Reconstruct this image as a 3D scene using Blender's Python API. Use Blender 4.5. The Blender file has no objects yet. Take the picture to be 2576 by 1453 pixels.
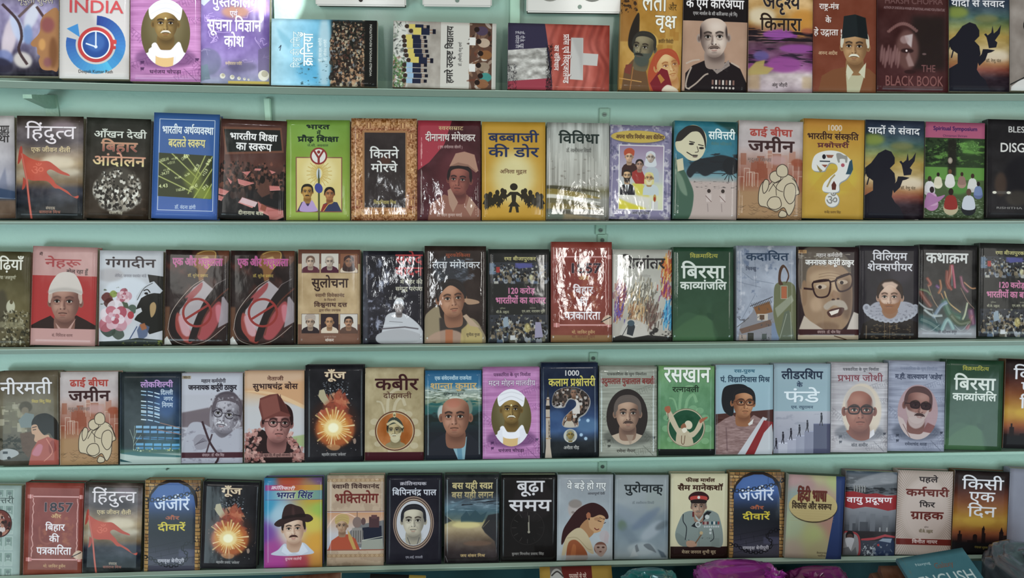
import bpy, bmesh, math, random
import numpy as np
from mathutils import Vector, Matrix, noise as mnoise
sc = bpy.context.scene; COL = sc.collection
# ---------------------------------------------------------------- camera, world, lamps, exposure
cam = bpy.data.cameras.new('camera'); cam.sensor_width = 36; cam.lens = 36*1900/2576; cam.clip_start = .05
co = bpy.data.objects.new('camera', cam); COL.objects.link(co)
RC = ((0.9990675, -0.0427929, 0.0057331), (-0.00454, -0.2361741, -0.9717001), (0.0429359, 0.970768, -0.2361482))   # right, down, forward
co.matrix_world = Matrix(((RC[0][0], -RC[1][0], -RC[2][0], 0), (RC[0][1], -RC[1][1], -RC[2][1], -1.7278), (RC[0][2], -RC[1][2], -RC[2][2], 0), (0, 0, 0, 1)))
sc.camera = co
wd = bpy.data.worlds.new('room_light'); sc.world = wd; wd.use_nodes = True
wd.node_tree.nodes['Background'].inputs[0].default_value = (.93, .95, .93, 1); wd.node_tree.nodes['Background'].inputs[1].default_value = .43
def area(name, loc, aim, sx, sy, power, col):
    l = bpy.data.lights.new(name, 'AREA'); l.shape = 'RECTANGLE'; l.size = sx; l.size_y = sy; l.energy = power; l.color = col
    o = bpy.data.objects.new(name, l); COL.objects.link(o); o.location = loc; o.rotation_euler = (Vector(aim)-Vector(loc)).to_track_quat('-Z', 'Y').to_euler(); return o
area('tube_lamp_behind_viewer', (.66, -3.0, .585), (.2, 0, -.3), .30, .50, 12, (1., .98, .93))
area('narrow_glare_lamp', (-.60, -3.0, .62), (-.2, 0, -.3), .14, .55, 6, (.95, .98, 1.))  # added lamp, extends the glare to the plastic covers left of centre
area('low_left_fill', (-2.0, -2.3, -.95), (-.2, 0, -.7), 1.2, 1.1, 32, (.70, .92, 1.))  # added fill light, brightens the lower wall and tints it cyan
area('low_right_fill', (2.3, -2.2, -.95), (.4, 0, -.7), 1.2, 1.1, 29, (.72, .92, 1.))  # matching added fill from the right, no window here
area('left_side_fill', (-1.6, -1.9, .5), (0, 0, -.1), .8, .8, 11, (1., .96, .90))  # added fill light from the left, not a fixture of the room
area('right_side_fill', (2.2, -2.0, .3), (.5, 0, -.1), .8, .8, 8, (1., .97, .90))  # added fill light from the right, not a fixture of the room
def spot(name, loc, aim, power, deg, blend, col):
    l = bpy.data.lights.new(name, 'SPOT'); l.energy = power; l.spot_size = math.radians(deg); l.spot_blend = blend; l.shadow_soft_size = .008; l.color = col
    o = bpy.data.objects.new(name, l); COL.objects.link(o); o.location = loc; o.rotation_euler = (Vector(aim)-Vector(loc)).to_track_quat('-Z', 'Y').to_euler()
spot('wide_spot_lamp', (-1.05, -1.5, 1.5), (-.80, 0, .34), 18, 29, .08, (.97, .96, 1.))
spot('middle_spot_lamp', (-.75, -1.2, 1.0), (-.615, 0, .24), 34, 16, .1, (.97, .96, 1.))
spot('narrow_spot_lamp', (-.30, -1.2, .9), (-.440, 0, .232), 230, 6.0, .12, (.96, .97, 1.))
sc.view_settings.view_transform = 'Standard'; sc.view_settings.look = 'None'; sc.view_settings.gamma = 1; sc.view_settings.use_curve_mapping = False; sc.view_settings.exposure = -0.04
# ---------------------------------------------------------------- materials and mesh helpers
def lin(c):
    c = c.lstrip('#'); v = [int(c[i:i+2], 16)/255 for i in (0, 2, 4)]; return tuple(x/12.92 if x <= .04045 else ((x+.055)/1.055)**2.4 for x in v)+(1,)
def mat(name, col, rough=.5, metal=0, bump=0, bscale=40, vary=0, coat=0, alpha=1, trans=0, vscale=6):
    m = bpy.data.materials.new(name); m.use_nodes = True; N = m.node_tree.nodes; L = m.node_tree.links; b = N['Principled BSDF']
    b.inputs['Base Color'].default_value = lin(col) if isinstance(col, str) else tuple(col)+(1,); b.inputs['Roughness'].default_value = rough; b.inputs['Metallic'].default_value = metal
    b.inputs['Coat Weight'].default_value = coat; b.inputs['Coat Roughness'].default_value = .12; b.inputs['Alpha'].default_value = alpha; b.inputs['Transmission Weight'].default_value = trans
    tc = N.new('ShaderNodeTexCoord')
    if bump:
        n = N.new('ShaderNodeTexNoise'); n.inputs['Scale'].default_value = bscale; n.inputs['Detail'].default_value = 5; L.new(tc.outputs['Object'], n.inputs['Vector'])
        bp = N.new('ShaderNodeBump'); bp.inputs['Strength'].default_value = bump; bp.inputs['Distance'].default_value = .004; L.new(n.outputs['Fac'], bp.inputs['Height']); L.new(bp.outputs['Normal'], b.inputs['Normal'])
    if vary:
        n = N.new('ShaderNodeTexNoise'); n.inputs['Scale'].default_value = vscale; n.inputs['Detail'].default_value = 6; L.new(tc.outputs['Object'], n.inputs['Vector'])
        h = N.new('ShaderNodeHueSaturation'); h.inputs['Color'].default_value = b.inputs['Base Color'].default_value; mr = N.new('ShaderNodeMapRange'); mr.inputs['To Min'].default_value = 1-vary; mr.inputs['To Max'].default_value = 1+vary
        L.new(n.outputs['Fac'], mr.inputs['Value']); L.new(mr.outputs['Result'], h.inputs['Value']); L.new(h.outputs['Color'], b.inputs['Base Color'])
    return m
def link(name, me, m=None, parent=None, **p):
    o = bpy.data.objects.new(name, me); COL.objects.link(o)
    if m is not None: me.materials.append(m)
    if parent is not None: o.parent = parent
    for k, v in p.items(): o[k] = v
    return o
def obj(name, bm, m, parent=None, smooth=False, **p):
    me = bpy.data.meshes.new(name); bm.to_mesh(me); bm.free()
    if smooth:
        for f in me.polygons: f.use_smooth = True
    return link(name, me, m, parent, **p)
def box(bm, x0, x1, y0, y1, z0, z1, bev=0):
    r = bmesh.ops.create_cube(bm, size=1); bmesh.ops.transform(bm, matrix=Matrix.Translation(((x0+x1)/2, (y0+y1)/2, (z0+z1)/2)) @ Matrix.Diagonal((x1-x0, y1-y0, z1-z0, 1)), verts=r['verts'])
    if bev: bmesh.ops.bevel(bm, geom=list({e for v in r['verts'] for e in v.link_edges}), offset=bev, segments=2, affect='EDGES')
def boxo(name, x0, x1, y0, y1, z0, z1, m, parent=None, bev=0, **p):
    bm = bmesh.new(); box(bm, x0, x1, y0, y1, z0, z1, bev); return obj(name, bm, m, parent, **p)
def cyl(bm, c, r, d, axis='Y', seg=16, r2=None):
    k = bmesh.ops.create_cone(bm, cap_ends=True, segments=seg, radius1=r, radius2=r if r2 is None else r2, depth=d); R = {'Y': Matrix.Rotation(math.pi/2, 4, 'X'), 'Z': Matrix(), 'X': Matrix.Rotation(math.pi/2, 4, 'Y')}[axis]
    bmesh.ops.transform(bm, matrix=Matrix.Translation(c) @ R, verts=k['verts'])
def thing(name, label, cat, loc=(0, 0, 0), rot=None, group=None):
    o = bpy.data.objects.new(name, None); COL.objects.link(o); o.location = loc; o.empty_display_size = .02
    if rot is not None: o.rotation_euler = rot
    o['label'] = label; o['category'] = cat
    if group: o['group'] = group
    return o
# ---------------------------------------------------------------- the setting: mint wall, lower teal wall, shelves, battens
M_WALL = mat('mint_wall_paint', '#93b4a5', .5, bump=.25, bscale=90, vary=.05, vscale=3, coat=.15)
M_SHELF = mat('shaded_shelf_green', '#62776a', .45, bump=.15, bscale=60, vary=.08)  # grey-green darkened so the fascia reads as shaded under light from above
M_LIP = mat('lit_shelf_edge', '#b4cbbb', .4, vary=.06)  # paled to imitate light falling on the shelf tops
M_TEAL = mat('shaded_teal_wall', '#1c4a50', .55, bump=.2, bscale=60, vary=.15)  # shade below the lowest shelf is put into this dark teal
M_TRIM = mat('mint_batten_paint', '#a3c6b0', .45, vary=.05)
bm = bmesh.new(); box(bm, -2.6, 2.6, 0, .08, -1.165, 1.3); obj('wall_back', bm, M_WALL, kind='structure')
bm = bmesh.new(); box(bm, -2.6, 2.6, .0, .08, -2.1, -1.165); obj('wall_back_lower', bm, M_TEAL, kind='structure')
bm = bmesh.new(); box(bm, -2.6, 2.6, -4.2, .08, -2.18, -2.1); obj('floor', bm, mat('grey_floor', '#6d6a64', .6, bump=.2, vary=.1), kind='structure')
boxo('trim_1', .068, .09, -.013, 0, .062, 1.25, M_TRIM, bev=.0015, kind='structure')
boxo('trim_2', -.468, -.454, -.012, 0, -.20, .012, M_TRIM, bev=.0015, kind='structure')
BOOKS = [
    (1, 'profile', -0.927, -0.085, 0.0528, 0.1361, 0.2015, -0.33, 0.018, 0.3, 0.1, 'purple and ochre book with a painted profile, left end of the top shelf', {}),
    (1, 'india', -0.7879, -0.085, 0.0482, 0.1392, 0.2115, -0.51, 0.018, 0.4, 0.1, 'pale grey book with a blue arrow ring around a red-rimmed clock, on the top shelf', {}),
    (1, 'malviya', -0.6445, -0.085, 0.0435, 0.142, 0.2218, -0.18, 0.018, 0.5, 0.1, 'brightly lit pink book with an oval portrait of a white-turbaned man, top shelf', {}),
    (1, 'pustak', -0.5042, -0.085, 0.0403, 0.1395, 0.2222, -0.58, 0.018, 0.4, 0.1, 'violet book with lightning and small dish antennas along its lower edge', {}),
    (1, 'kranti', -0.3213, -0.085, 0.0367, 0.2176, 0.1388, -0.56, 0.018, 0.4, 0.1, 'pale blue and black book lying on its side with a crowd painting', {'wide': 1}),
    (1, 'school', -0.0722, -0.085, 0.0339, 0.215, 0.1391, -1.11, 0.018, 0.3, 0.05, 'book lying on its side, schoolchildren in yellow and blue shirts', {'wide': 1}),
    (1, 'flags', 0.1684, -0.085, 0.0314, 0.2149, 0.14, -0.91, 0.018, 0.4, 0.2, 'red book turned on its side with a white cross and a striped flag', {'wide': 1}),
    (1, 'lata_vriksh', 0.3626, -0.085, 0.0313, 0.1317, 0.2061, -1.96, 0.018, 0.4, 0.1, 'ochre book with painted heads, a bearded man and a woman in red', {}),
    (1, 'cariappa', 0.501, -0.085, 0.0309, 0.1386, 0.2081, -1.49, 0.018, 0.4, 0.1, 'tan book with a balding moustached officer in dark uniform, black title band', {}),
    (1, 'kinara', 0.6443, -0.085, 0.0307, 0.1397, 0.2126, -0.85, 0.018, 0.3, 0.05, 'orange, black and violet abstract book with two big dark words', {}),
    (1, 'mantra', 0.7845, -0.085, 0.0316, 0.1376, 0.2151, -0.79, 0.018, 0.3, 0.05, 'rust-brown book with an old man in a tall black cap and brown jacket', {}),
    (1, 'black', 0.9342, -0.085, 0.0331, 0.1567, 0.2155, -0.62, 0.018, 0.4, 0.1, 'dark maroon book with a half-hidden face and embossed English title', {}),
    (1, 'yadon', 1.0815, -0.085, 0.0347, 0.134, 0.2138, -0.43, 0.018, 0.3, 0.05, 'book with a woman and dove silhouette against a sunset, on the top shelf', {}),
    (1, 'capman', 1.2199, -0.085, 0.037, 0.1395, 0.2115, -0.45, 0.018, 0.3, 0.05, 'grey book with a man in a peaked cap, right end of top shelf', {}),
    (2, 'panav', -1.0515, -0.085, -0.2398, 0.1278, 0.2182, 0.69, 0.02, 0.3, 0.05, 'pale grey book cut off at the left end of the second shelf', {}),
    (2, 'hindutva', -0.9175, -0.085, -0.2408, 0.1383, 0.2193, -0.68, 0.02, 0.4, 0.08, 'book with an orange swallow-tailed pennant under a stormy sky, on the second shelf', {}),
    (2, 'aankhan', -0.7778, -0.085, -0.2406, 0.1348, 0.2155, -1.74, 0.02, 0.3, 0.05, 'dark brown book with a round crowd photograph under pale lettering', {}),
    (2, 'arth', -0.6342, -0.085, -0.2414, 0.1387, 0.2273, -1.72, 0.02, 0.4, 0.05, 'tall blue book with a green picture of stock figures', {}),
    (2, 'shiksha', -0.4932, -0.085, -0.2415, 0.1403, 0.2144, -2.18, 0.02, 0.5, 0.15, 'dark book with a tilted blackboard title over students and pink papers', {}),
    (2, 'praudh', -0.349, -0.085, -0.2445, 0.1366, 0.2177, -0.15, 0.02, 0.6, 0.15, 'light green book with two drawn heads, a burning reed and a red round emblem', {}),
    (2, 'morche', -0.2065, -0.085, -0.2448, 0.1419, 0.2222, -0.17, 0.02, 0.9, 0.5, 'brown book framed with golden carved ornament around a dark centre', {}),
    (2, 'dinanath', -0.0654, -0.085, -0.2448, 0.1374, 0.2181, -0.32, 0.02, 1, 1.0, 'dark red crinkled book with a man in a boat-shaped cap', {}),
    (2, 'babbaji', 0.0758, -0.085, -0.2449, 0.1393, 0.216, -0.24, 0.02, 0.6, 0.1, 'yellow book with a chain of black stick figures and blue lettering', {}),
    (2, 'vividha', 0.2164, -0.085, -0.2443, 0.1381, 0.2143, -0.67, 0.02, 0.9, 0.6, 'grey streaked book with dark brush strokes low down and one black title word', {}),
    (2, 'charitra', 0.3543, -0.085, -0.2434, 0.1369, 0.2084, -1.24, 0.02, 0.9, 0.5, 'violet marbled book with five small portraits and a candle', {}),
    (2, 'savitri', 0.4991, -0.085, -0.2429, 0.1419, 0.2174, -1.3, 0.02, 0.9, 0.5, 'teal and pink book with a large smiling woman and a cart wheel', {}),
    (2, 'bigha', 0.6449, -0.085, -0.2422, 0.1448, 0.2183, -1.49, 0.02, 0.7, 0.3, 'brown book with two outlined figures huddled together, on the second shelf', {}),
    (2, 'sanskriti', 0.7881, -0.085, -0.2418, 0.1386, 0.2226, -1.45, 0.02, 0.3, 0.05, 'mustard yellow book with a big white question mark filled with small pictures', {}),
    (2, 'yadon', 0.9274, -0.085, -0.2413, 0.1346, 0.22, -1.41, 0.02, 0.3, 0.05, 'book with a woman and dove silhouette, beside the mustard question mark book', {}),
    (2, 'symposium', 1.0663, -0.085, -0.2407, 0.1373, 0.2157, -1.29, 0.02, 0.3, 0.05, 'book with a pink band above people sitting in a ring on a lawn', {}),
    (2, 'blessings', 1.213, -0.085, -0.2401, 0.142, 0.2217, -1.07, 0.02, 0.3, 0.05, 'black book with pale serif English title at the right end of the second shelf', {}),
    (3, 'sidhiyan', -1.0677, -0.085, -0.5253, 0.1358, 0.2107, -1.02, 0.022, 0.4, 0.1, 'olive brown book with white title, at the left end of the third shelf', {}),
    (3, 'nehru', -0.9266, -0.085, -0.5243, 0.1395, 0.2198, -1.73, 0.022, 0.5, 0.1, 'pink and red book with a man in a white cap and dark jacket', {}),
    (3, 'gangadin', -0.7789, -0.085, -0.5254, 0.1383, 0.2118, -0.82, 0.022, 0.4, 0.1, 'pale book with pink peonies and a black ink-like profile', {}),
    (3, 'madhu', -0.635, -0.085, -0.525, 0.1393, 0.2123, -1.06, 0.022, 0.6, 0.25, 'dark book with a wine glass and red prohibition ring, left one of the pair', {}),
    (3, 'madhu', -0.4888, -0.085, -0.5257, 0.1417, 0.2113, -0.45, 0.022, 0.6, 0.25, 'dark book with a wine glass and red prohibition ring, right one of the pair', {}),
    (3, 'sulochana', -0.3404, -0.085, -0.5258, 0.1383, 0.2134, -0.36, 0.022, 0.5, 0.2, 'beige and brown book with six small portraits in two rows', {}),
    (3, 'sarod', -0.1964, -0.085, -0.5258, 0.1348, 0.21, -0.33, 0.022, 1, 0.9, 'black and silvery crinkled book with a seated musician and red title', {}),
    (3, 'lata', -0.0558, -0.085, -0.5257, 0.1394, 0.2207, -0.4, 0.022, 1, 0.8, 'dark brown glossy book with a woman resting her face on her hands', {}),
    (3, 'crore', 0.0889, -0.085, -0.5258, 0.1395, 0.2133, -0.25, 0.022, 0.7, 0.3, 'black book with pink lettering between two crowd photographs, beside the shiny red book', {}),
    (3, '1857b', 0.2325, -0.085, -0.5255, 0.1396, 0.2295, -0.38, 0.022, 1, 1.0, 'tall shiny red book in wrinkled plastic with a scroll frame and a brown lower strip', {}),
    (3, 'shilantar', 0.3724, -0.085, -0.5252, 0.1365, 0.2114, -0.49, 0.022, 1, 0.7, 'off-white book with bursts of coloured brush strokes forming a head', {}),
    (3, 'birsa', 0.5147, -0.085, -0.5251, 0.1411, 0.2165, -0.34, 0.022, 0.9, 0.35, 'green book with large white title in the middle of the third shelf', {}),
    (3, 'kadachit', 0.6631, -0.085, -0.5247, 0.1394, 0.2191, -0.3, 0.022, 0.6, 0.15, 'blue-grey book with a hut and a draped headless figure', {}),
    (3, 'karpuri1', 0.8082, -0.085, -0.5239, 0.1432, 0.2153, -0.56, 0.022, 0.5, 0.1, 'brown book with a close-up of a man in heavy dark spectacles', {}),
    (3, 'shakes', 0.9511, -0.085, -0.5231, 0.1394, 0.217, -0.81, 0.022, 0.4, 0.1, 'dark book with a bearded man wearing a lace ruff', {}),
    (3, 'katha', 1.0916, -0.085, -0.522, 0.1389, 0.2174, -1.09, 0.022, 0.5, 0.15, 'black book with flame-like coloured strokes under a thick white title', {}),
    (3, 'crore', 1.2389, -0.085, -0.5208, 0.1443, 0.2193, -1.31, 0.022, 0.5, 0.15, 'black book with pink lettering and crowd photographs, right end of the third shelf', {}),
    (4, 'nirmati', -1.0414, -0.085, -0.8125, 0.1358, 0.2165, 0.2, 0.026, 0.4, 0.1, 'olive book with a woman in a red shawl and a small white car', {}),
    (4, 'bigha', -0.9047, -0.085, -0.8135, 0.131, 0.215, -0.03, 0.026, 0.3, 0.05, 'brown book with two outlined figures huddled together, on the fourth shelf', {}),
    (4, 'lokshilpi', -0.7655, -0.085, -0.814, 0.1383, 0.2122, -0.09, 0.026, 0.4, 0.1, 'dark blue book with lit windows of an office tower at night', {}),
    (4, 'karpuri2', -0.6249, -0.085, -0.8139, 0.1397, 0.2098, -0.36, 0.026, 0.3, 0.05, 'pale lilac book with a drawn old man in glasses, his fist raised', {}),
    (4, 'netaji', -0.4813, -0.085, -0.8142, 0.1383, 0.2142, -0.23, 0.026, 0.3, 0.05, 'peach book with a garlanded man in a garrison cap and round glasses', {}),
    (4, 'goonj', -0.3421, -0.085, -0.8141, 0.1346, 0.226, -0.25, 0.026, 0.5, 0.15, 'black book with an orange explosion, on the fourth shelf', {}),
    (4, 'kabir', -0.2026, -0.085, -0.8135, 0.1374, 0.2171, -0.5, 0.026, 0.3, 0.05, 'tan book with a turbaned man in an orange roundel and a maroon foot band', {}),
    (4, 'shanta', -0.0635, -0.085, -0.8135, 0.1332, 0.2106, -0.2, 0.026, 0.6, 0.3, 'blue and green book with a balding man in a dark suit before snowy mountains', {}),
    (4, 'malviya', 0.0737, -0.085, -0.8132, 0.1355, 0.2157, -0.13, 0.026, 0.4, 0.05, 'pink book with an oval portrait of a white-turbaned man, fourth shelf', {}),
    (4, 'kalam', 0.2128, -0.085, -0.8128, 0.1359, 0.2254, -0.07, 0.026, 0.5, 0.1, 'dark blue book with a rocket and a question mark filled with a crowd', {}),
    (4, 'padumlal', 0.3523, -0.085, -0.8118, 0.1378, 0.2146, -0.43, 0.026, 0.9, 0.5, 'grey-green newsprint book with an oval photograph of a moustached man', {}),
    (4, 'raskhan', 0.4918, -0.085, -0.8109, 0.1358, 0.2135, -0.74, 0.026, 0.4, 0.05, 'bright green book with a robed man raising both arms in front of a round frame', {}),
    (4, 'vidya', 0.6336, -0.085, -0.8107, 0.1396, 0.2149, -0.46, 0.026, 0.4, 0.05, 'light blue book with a man in glasses and a red and white shawl', {}),
    (4, 'leader', 0.7744, -0.085, -0.81, 0.1381, 0.2159, -0.69, 0.026, 0.4, 0.05, 'blue-grey book with small men walking up rising steps', {}),
    (4, 'prabhash', 0.9146, -0.085, -0.8095, 0.1391, 0.216, -0.9, 0.026, 0.4, 0.05, 'white newsprint book with a smiling white-haired man in dark glasses frames', {}),
    (4, 'vatsya', 1.0553, -0.085, -0.8087, 0.1395, 0.2179, -1.37, 0.026, 0.3, 0.05, 'blue-grey newsprint book with a bearded man in sunglasses', {}),
    (4, 'birsa', 1.1971, -0.085, -0.8077, 0.1429, 0.2182, -2.1, 0.026, 0.5, 0.1, 'green book with large white title, near the right end of the fourth shelf', {}),
    (4, 'kisi', 1.3447, -0.085, -0.8072, 0.1454, 0.2169, -2.58, 0.026, 0.3, 0.05, 'sunset book cut off at the right end of the fourth shelf', {}),
    (5, 'album', -1.175, -0.085, -1.1041, 0.1414, 0.2208, -1.43, 0.026, 0.3, 0.05, 'grey-green book with a grid of tiny portraits, left end of the lowest shelf', {}),
    (5, '1857', -1.0266, -0.085, -1.1003, 0.1368, 0.2211, -1.73, 0.026, 0.4, 0.1, 'brick red book with a pink scroll frame and white lettering, lowest shelf', {}),
    (5, 'hindutva', -0.8877, -0.085, -1.0973, 0.1359, 0.2167, -1.86, 0.026, 0.4, 0.1, 'book with an orange swallow-tailed pennant under a stormy sky, on the lowest shelf', {}),
    (5, 'zanjeer', -0.7447, -0.085, -1.0959, 0.1315, 0.2198, -0.89, 0.026, 0.4, 0.05, 'brick arch book with a chain, standing left of the orange explosion book', {}),
    (5, 'goonj', -0.6105, -0.085, -1.0923, 0.1324, 0.2096, -2.23, 0.026, 0.5, 0.15, 'black book with an orange explosion, on the lowest shelf', {}),
    (5, 'bhagat', -0.4553, -0.085, -1.0926, 0.1394, 0.2174, -0.25, 0.026, 0.5, 0.15, 'rainbow coloured book with a moustached man in a brown felt hat', {}),
    (5, 'bhakti', -0.3054, -0.085, -1.0909, 0.137, 0.2198, -0.47, 0.026, 0.5, 0.15, 'beige book with a man in orange robes beside a domed temple', {}),
    (5, 'bipin', -0.1638, -0.085, -1.0896, 0.1336, 0.2167, -0.71, 0.026, 0.4, 0.1, 'black book with a drawn face in an oval rope frame', {}),
    (5, 'basyahi', -0.0222, -0.085, -1.0893, 0.1339, 0.2157, -0.45, 0.026, 0.6, 0.2, 'dark book with light rays over mountains and two lines of golden lettering', {}),
    (5, 'budha', 0.1168, -0.085, -1.0887, 0.1363, 0.2125, -0.69, 0.026, 0.5, 0.1, 'black book with a faint clock face and two thick white title words', {}),
    (5, 'vebade', 0.2563, -0.085, -1.0886, 0.1377, 0.211, -0.8, 0.026, 0.4, 0.05, 'grey book with a woman bowing her head, long dark hair', {}),
    (5, 'purovak', 0.3967, -0.085, -1.0889, 0.1331, 0.2082, -0.92, 0.026, 0.4, 0.05, 'blurry blue-grey book with a single black title word', {}),
    (5, 'sam', 0.5407, -0.085, -1.0896, 0.1426, 0.2098, -0.89, 0.026, 0.4, 0.1, 'cream book with a medalled officer in a red-banded peaked cap', {}),
    (5, 'zanjeer', 0.6867, -0.085, -1.0908, 0.1385, 0.213, -0.85, 0.026, 0.4, 0.05, 'brick arch book with a chain, standing right of the cream officer book', {}),
    (5, 'bhasha', 0.8242, -0.097, -1.0889, 0.1426, 0.2062, -3.41, 0.026, 0.3, 0.05, 'pastel book with a tan ellipse and dark blue right edge, leaning forward', {'fwd': 0.012}),
    (5, 'vayu', 0.972, -0.085, -1.0918, 0.1317, 0.2107, -2.79, 0.026, 0.3, 0.05, 'grey and red book with smoking chimneys, traffic and a masked face', {}),
    (5, 'pahle', 1.1119, -0.085, -1.0937, 0.1418, 0.2123, -2.65, 0.026, 0.3, 0.05, 'cream sunburst book with dark red lettering and a red foot band', {}),
    (5, 'kisi', 1.256, -0.085, -1.0955, 0.1417, 0.211, -3.18, 0.026, 0.3, 0.05, 'sunset skyline book with white title, on the lowest shelf', {}),
    (5, 'kavi', 1.4027, -0.085, -1.0976, 0.1479, 0.2148, -3.57, 0.026, 0.3, 0.05, 'lilac-grey book at the right end of the lowest shelf', {}),
]
SHELF_LINE = {1: [(-1.35, 0.0477), (-1.125, 0.0477), (-0.9, 0.0467), (-0.675, 0.0394), (-0.45, 0.0335), (-0.225, 0.0292), (0.0, 0.0263), (0.225, 0.0246), (0.45, 0.0243), (0.675, 0.0251), (0.9, 0.0271), (1.125, 0.0301), (1.35, 0.0317)], 2: [(-1.35, -0.2458), (-1.125, -0.2458), (-0.9, -0.247), (-0.675, -0.2485), (-0.45, -0.2496), (-0.225, -0.2502), (0.0, -0.2504), (0.225, -0.2503), (0.45, -0.2499), (0.675, -0.2492), (0.9, -0.2483), (1.125, -0.2471), (1.35, -0.2467)], 3: [(-1.35, -0.5323), (-1.125, -0.5323), (-0.9, -0.5321), (-0.675, -0.532), (-0.45, -0.532), (-0.225, -0.532), (0.0, -0.5319), (0.225, -0.5317), (0.45, -0.5313), (0.675, -0.5308), (0.9, -0.53), (1.125, -0.5289), (1.35, -0.5282)], 4: [(-1.35, -0.8195), (-1.125, -0.8195), (-0.9, -0.8203), (-0.675, -0.821), (-0.45, -0.8211), (-0.225, -0.8209), (0.0, -0.8203), (0.225, -0.8195), (0.45, -0.8186), (0.675, -0.8179), (0.9, -0.8173), (1.125, -0.817), (1.35, -0.8172)], 5: [(-1.35, -1.1126), (-1.125, -1.1113), (-0.9, -1.1065), (-0.675, -1.1025), (-0.45, -1.0996), (-0.225, -1.0976), (0.0, -1.0964), (0.225, -1.0962), (0.45, -1.0969), (0.675, -1.0984), (0.9, -1.1007), (1.125, -1.1039), (1.35, -1.1079)]}
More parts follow.
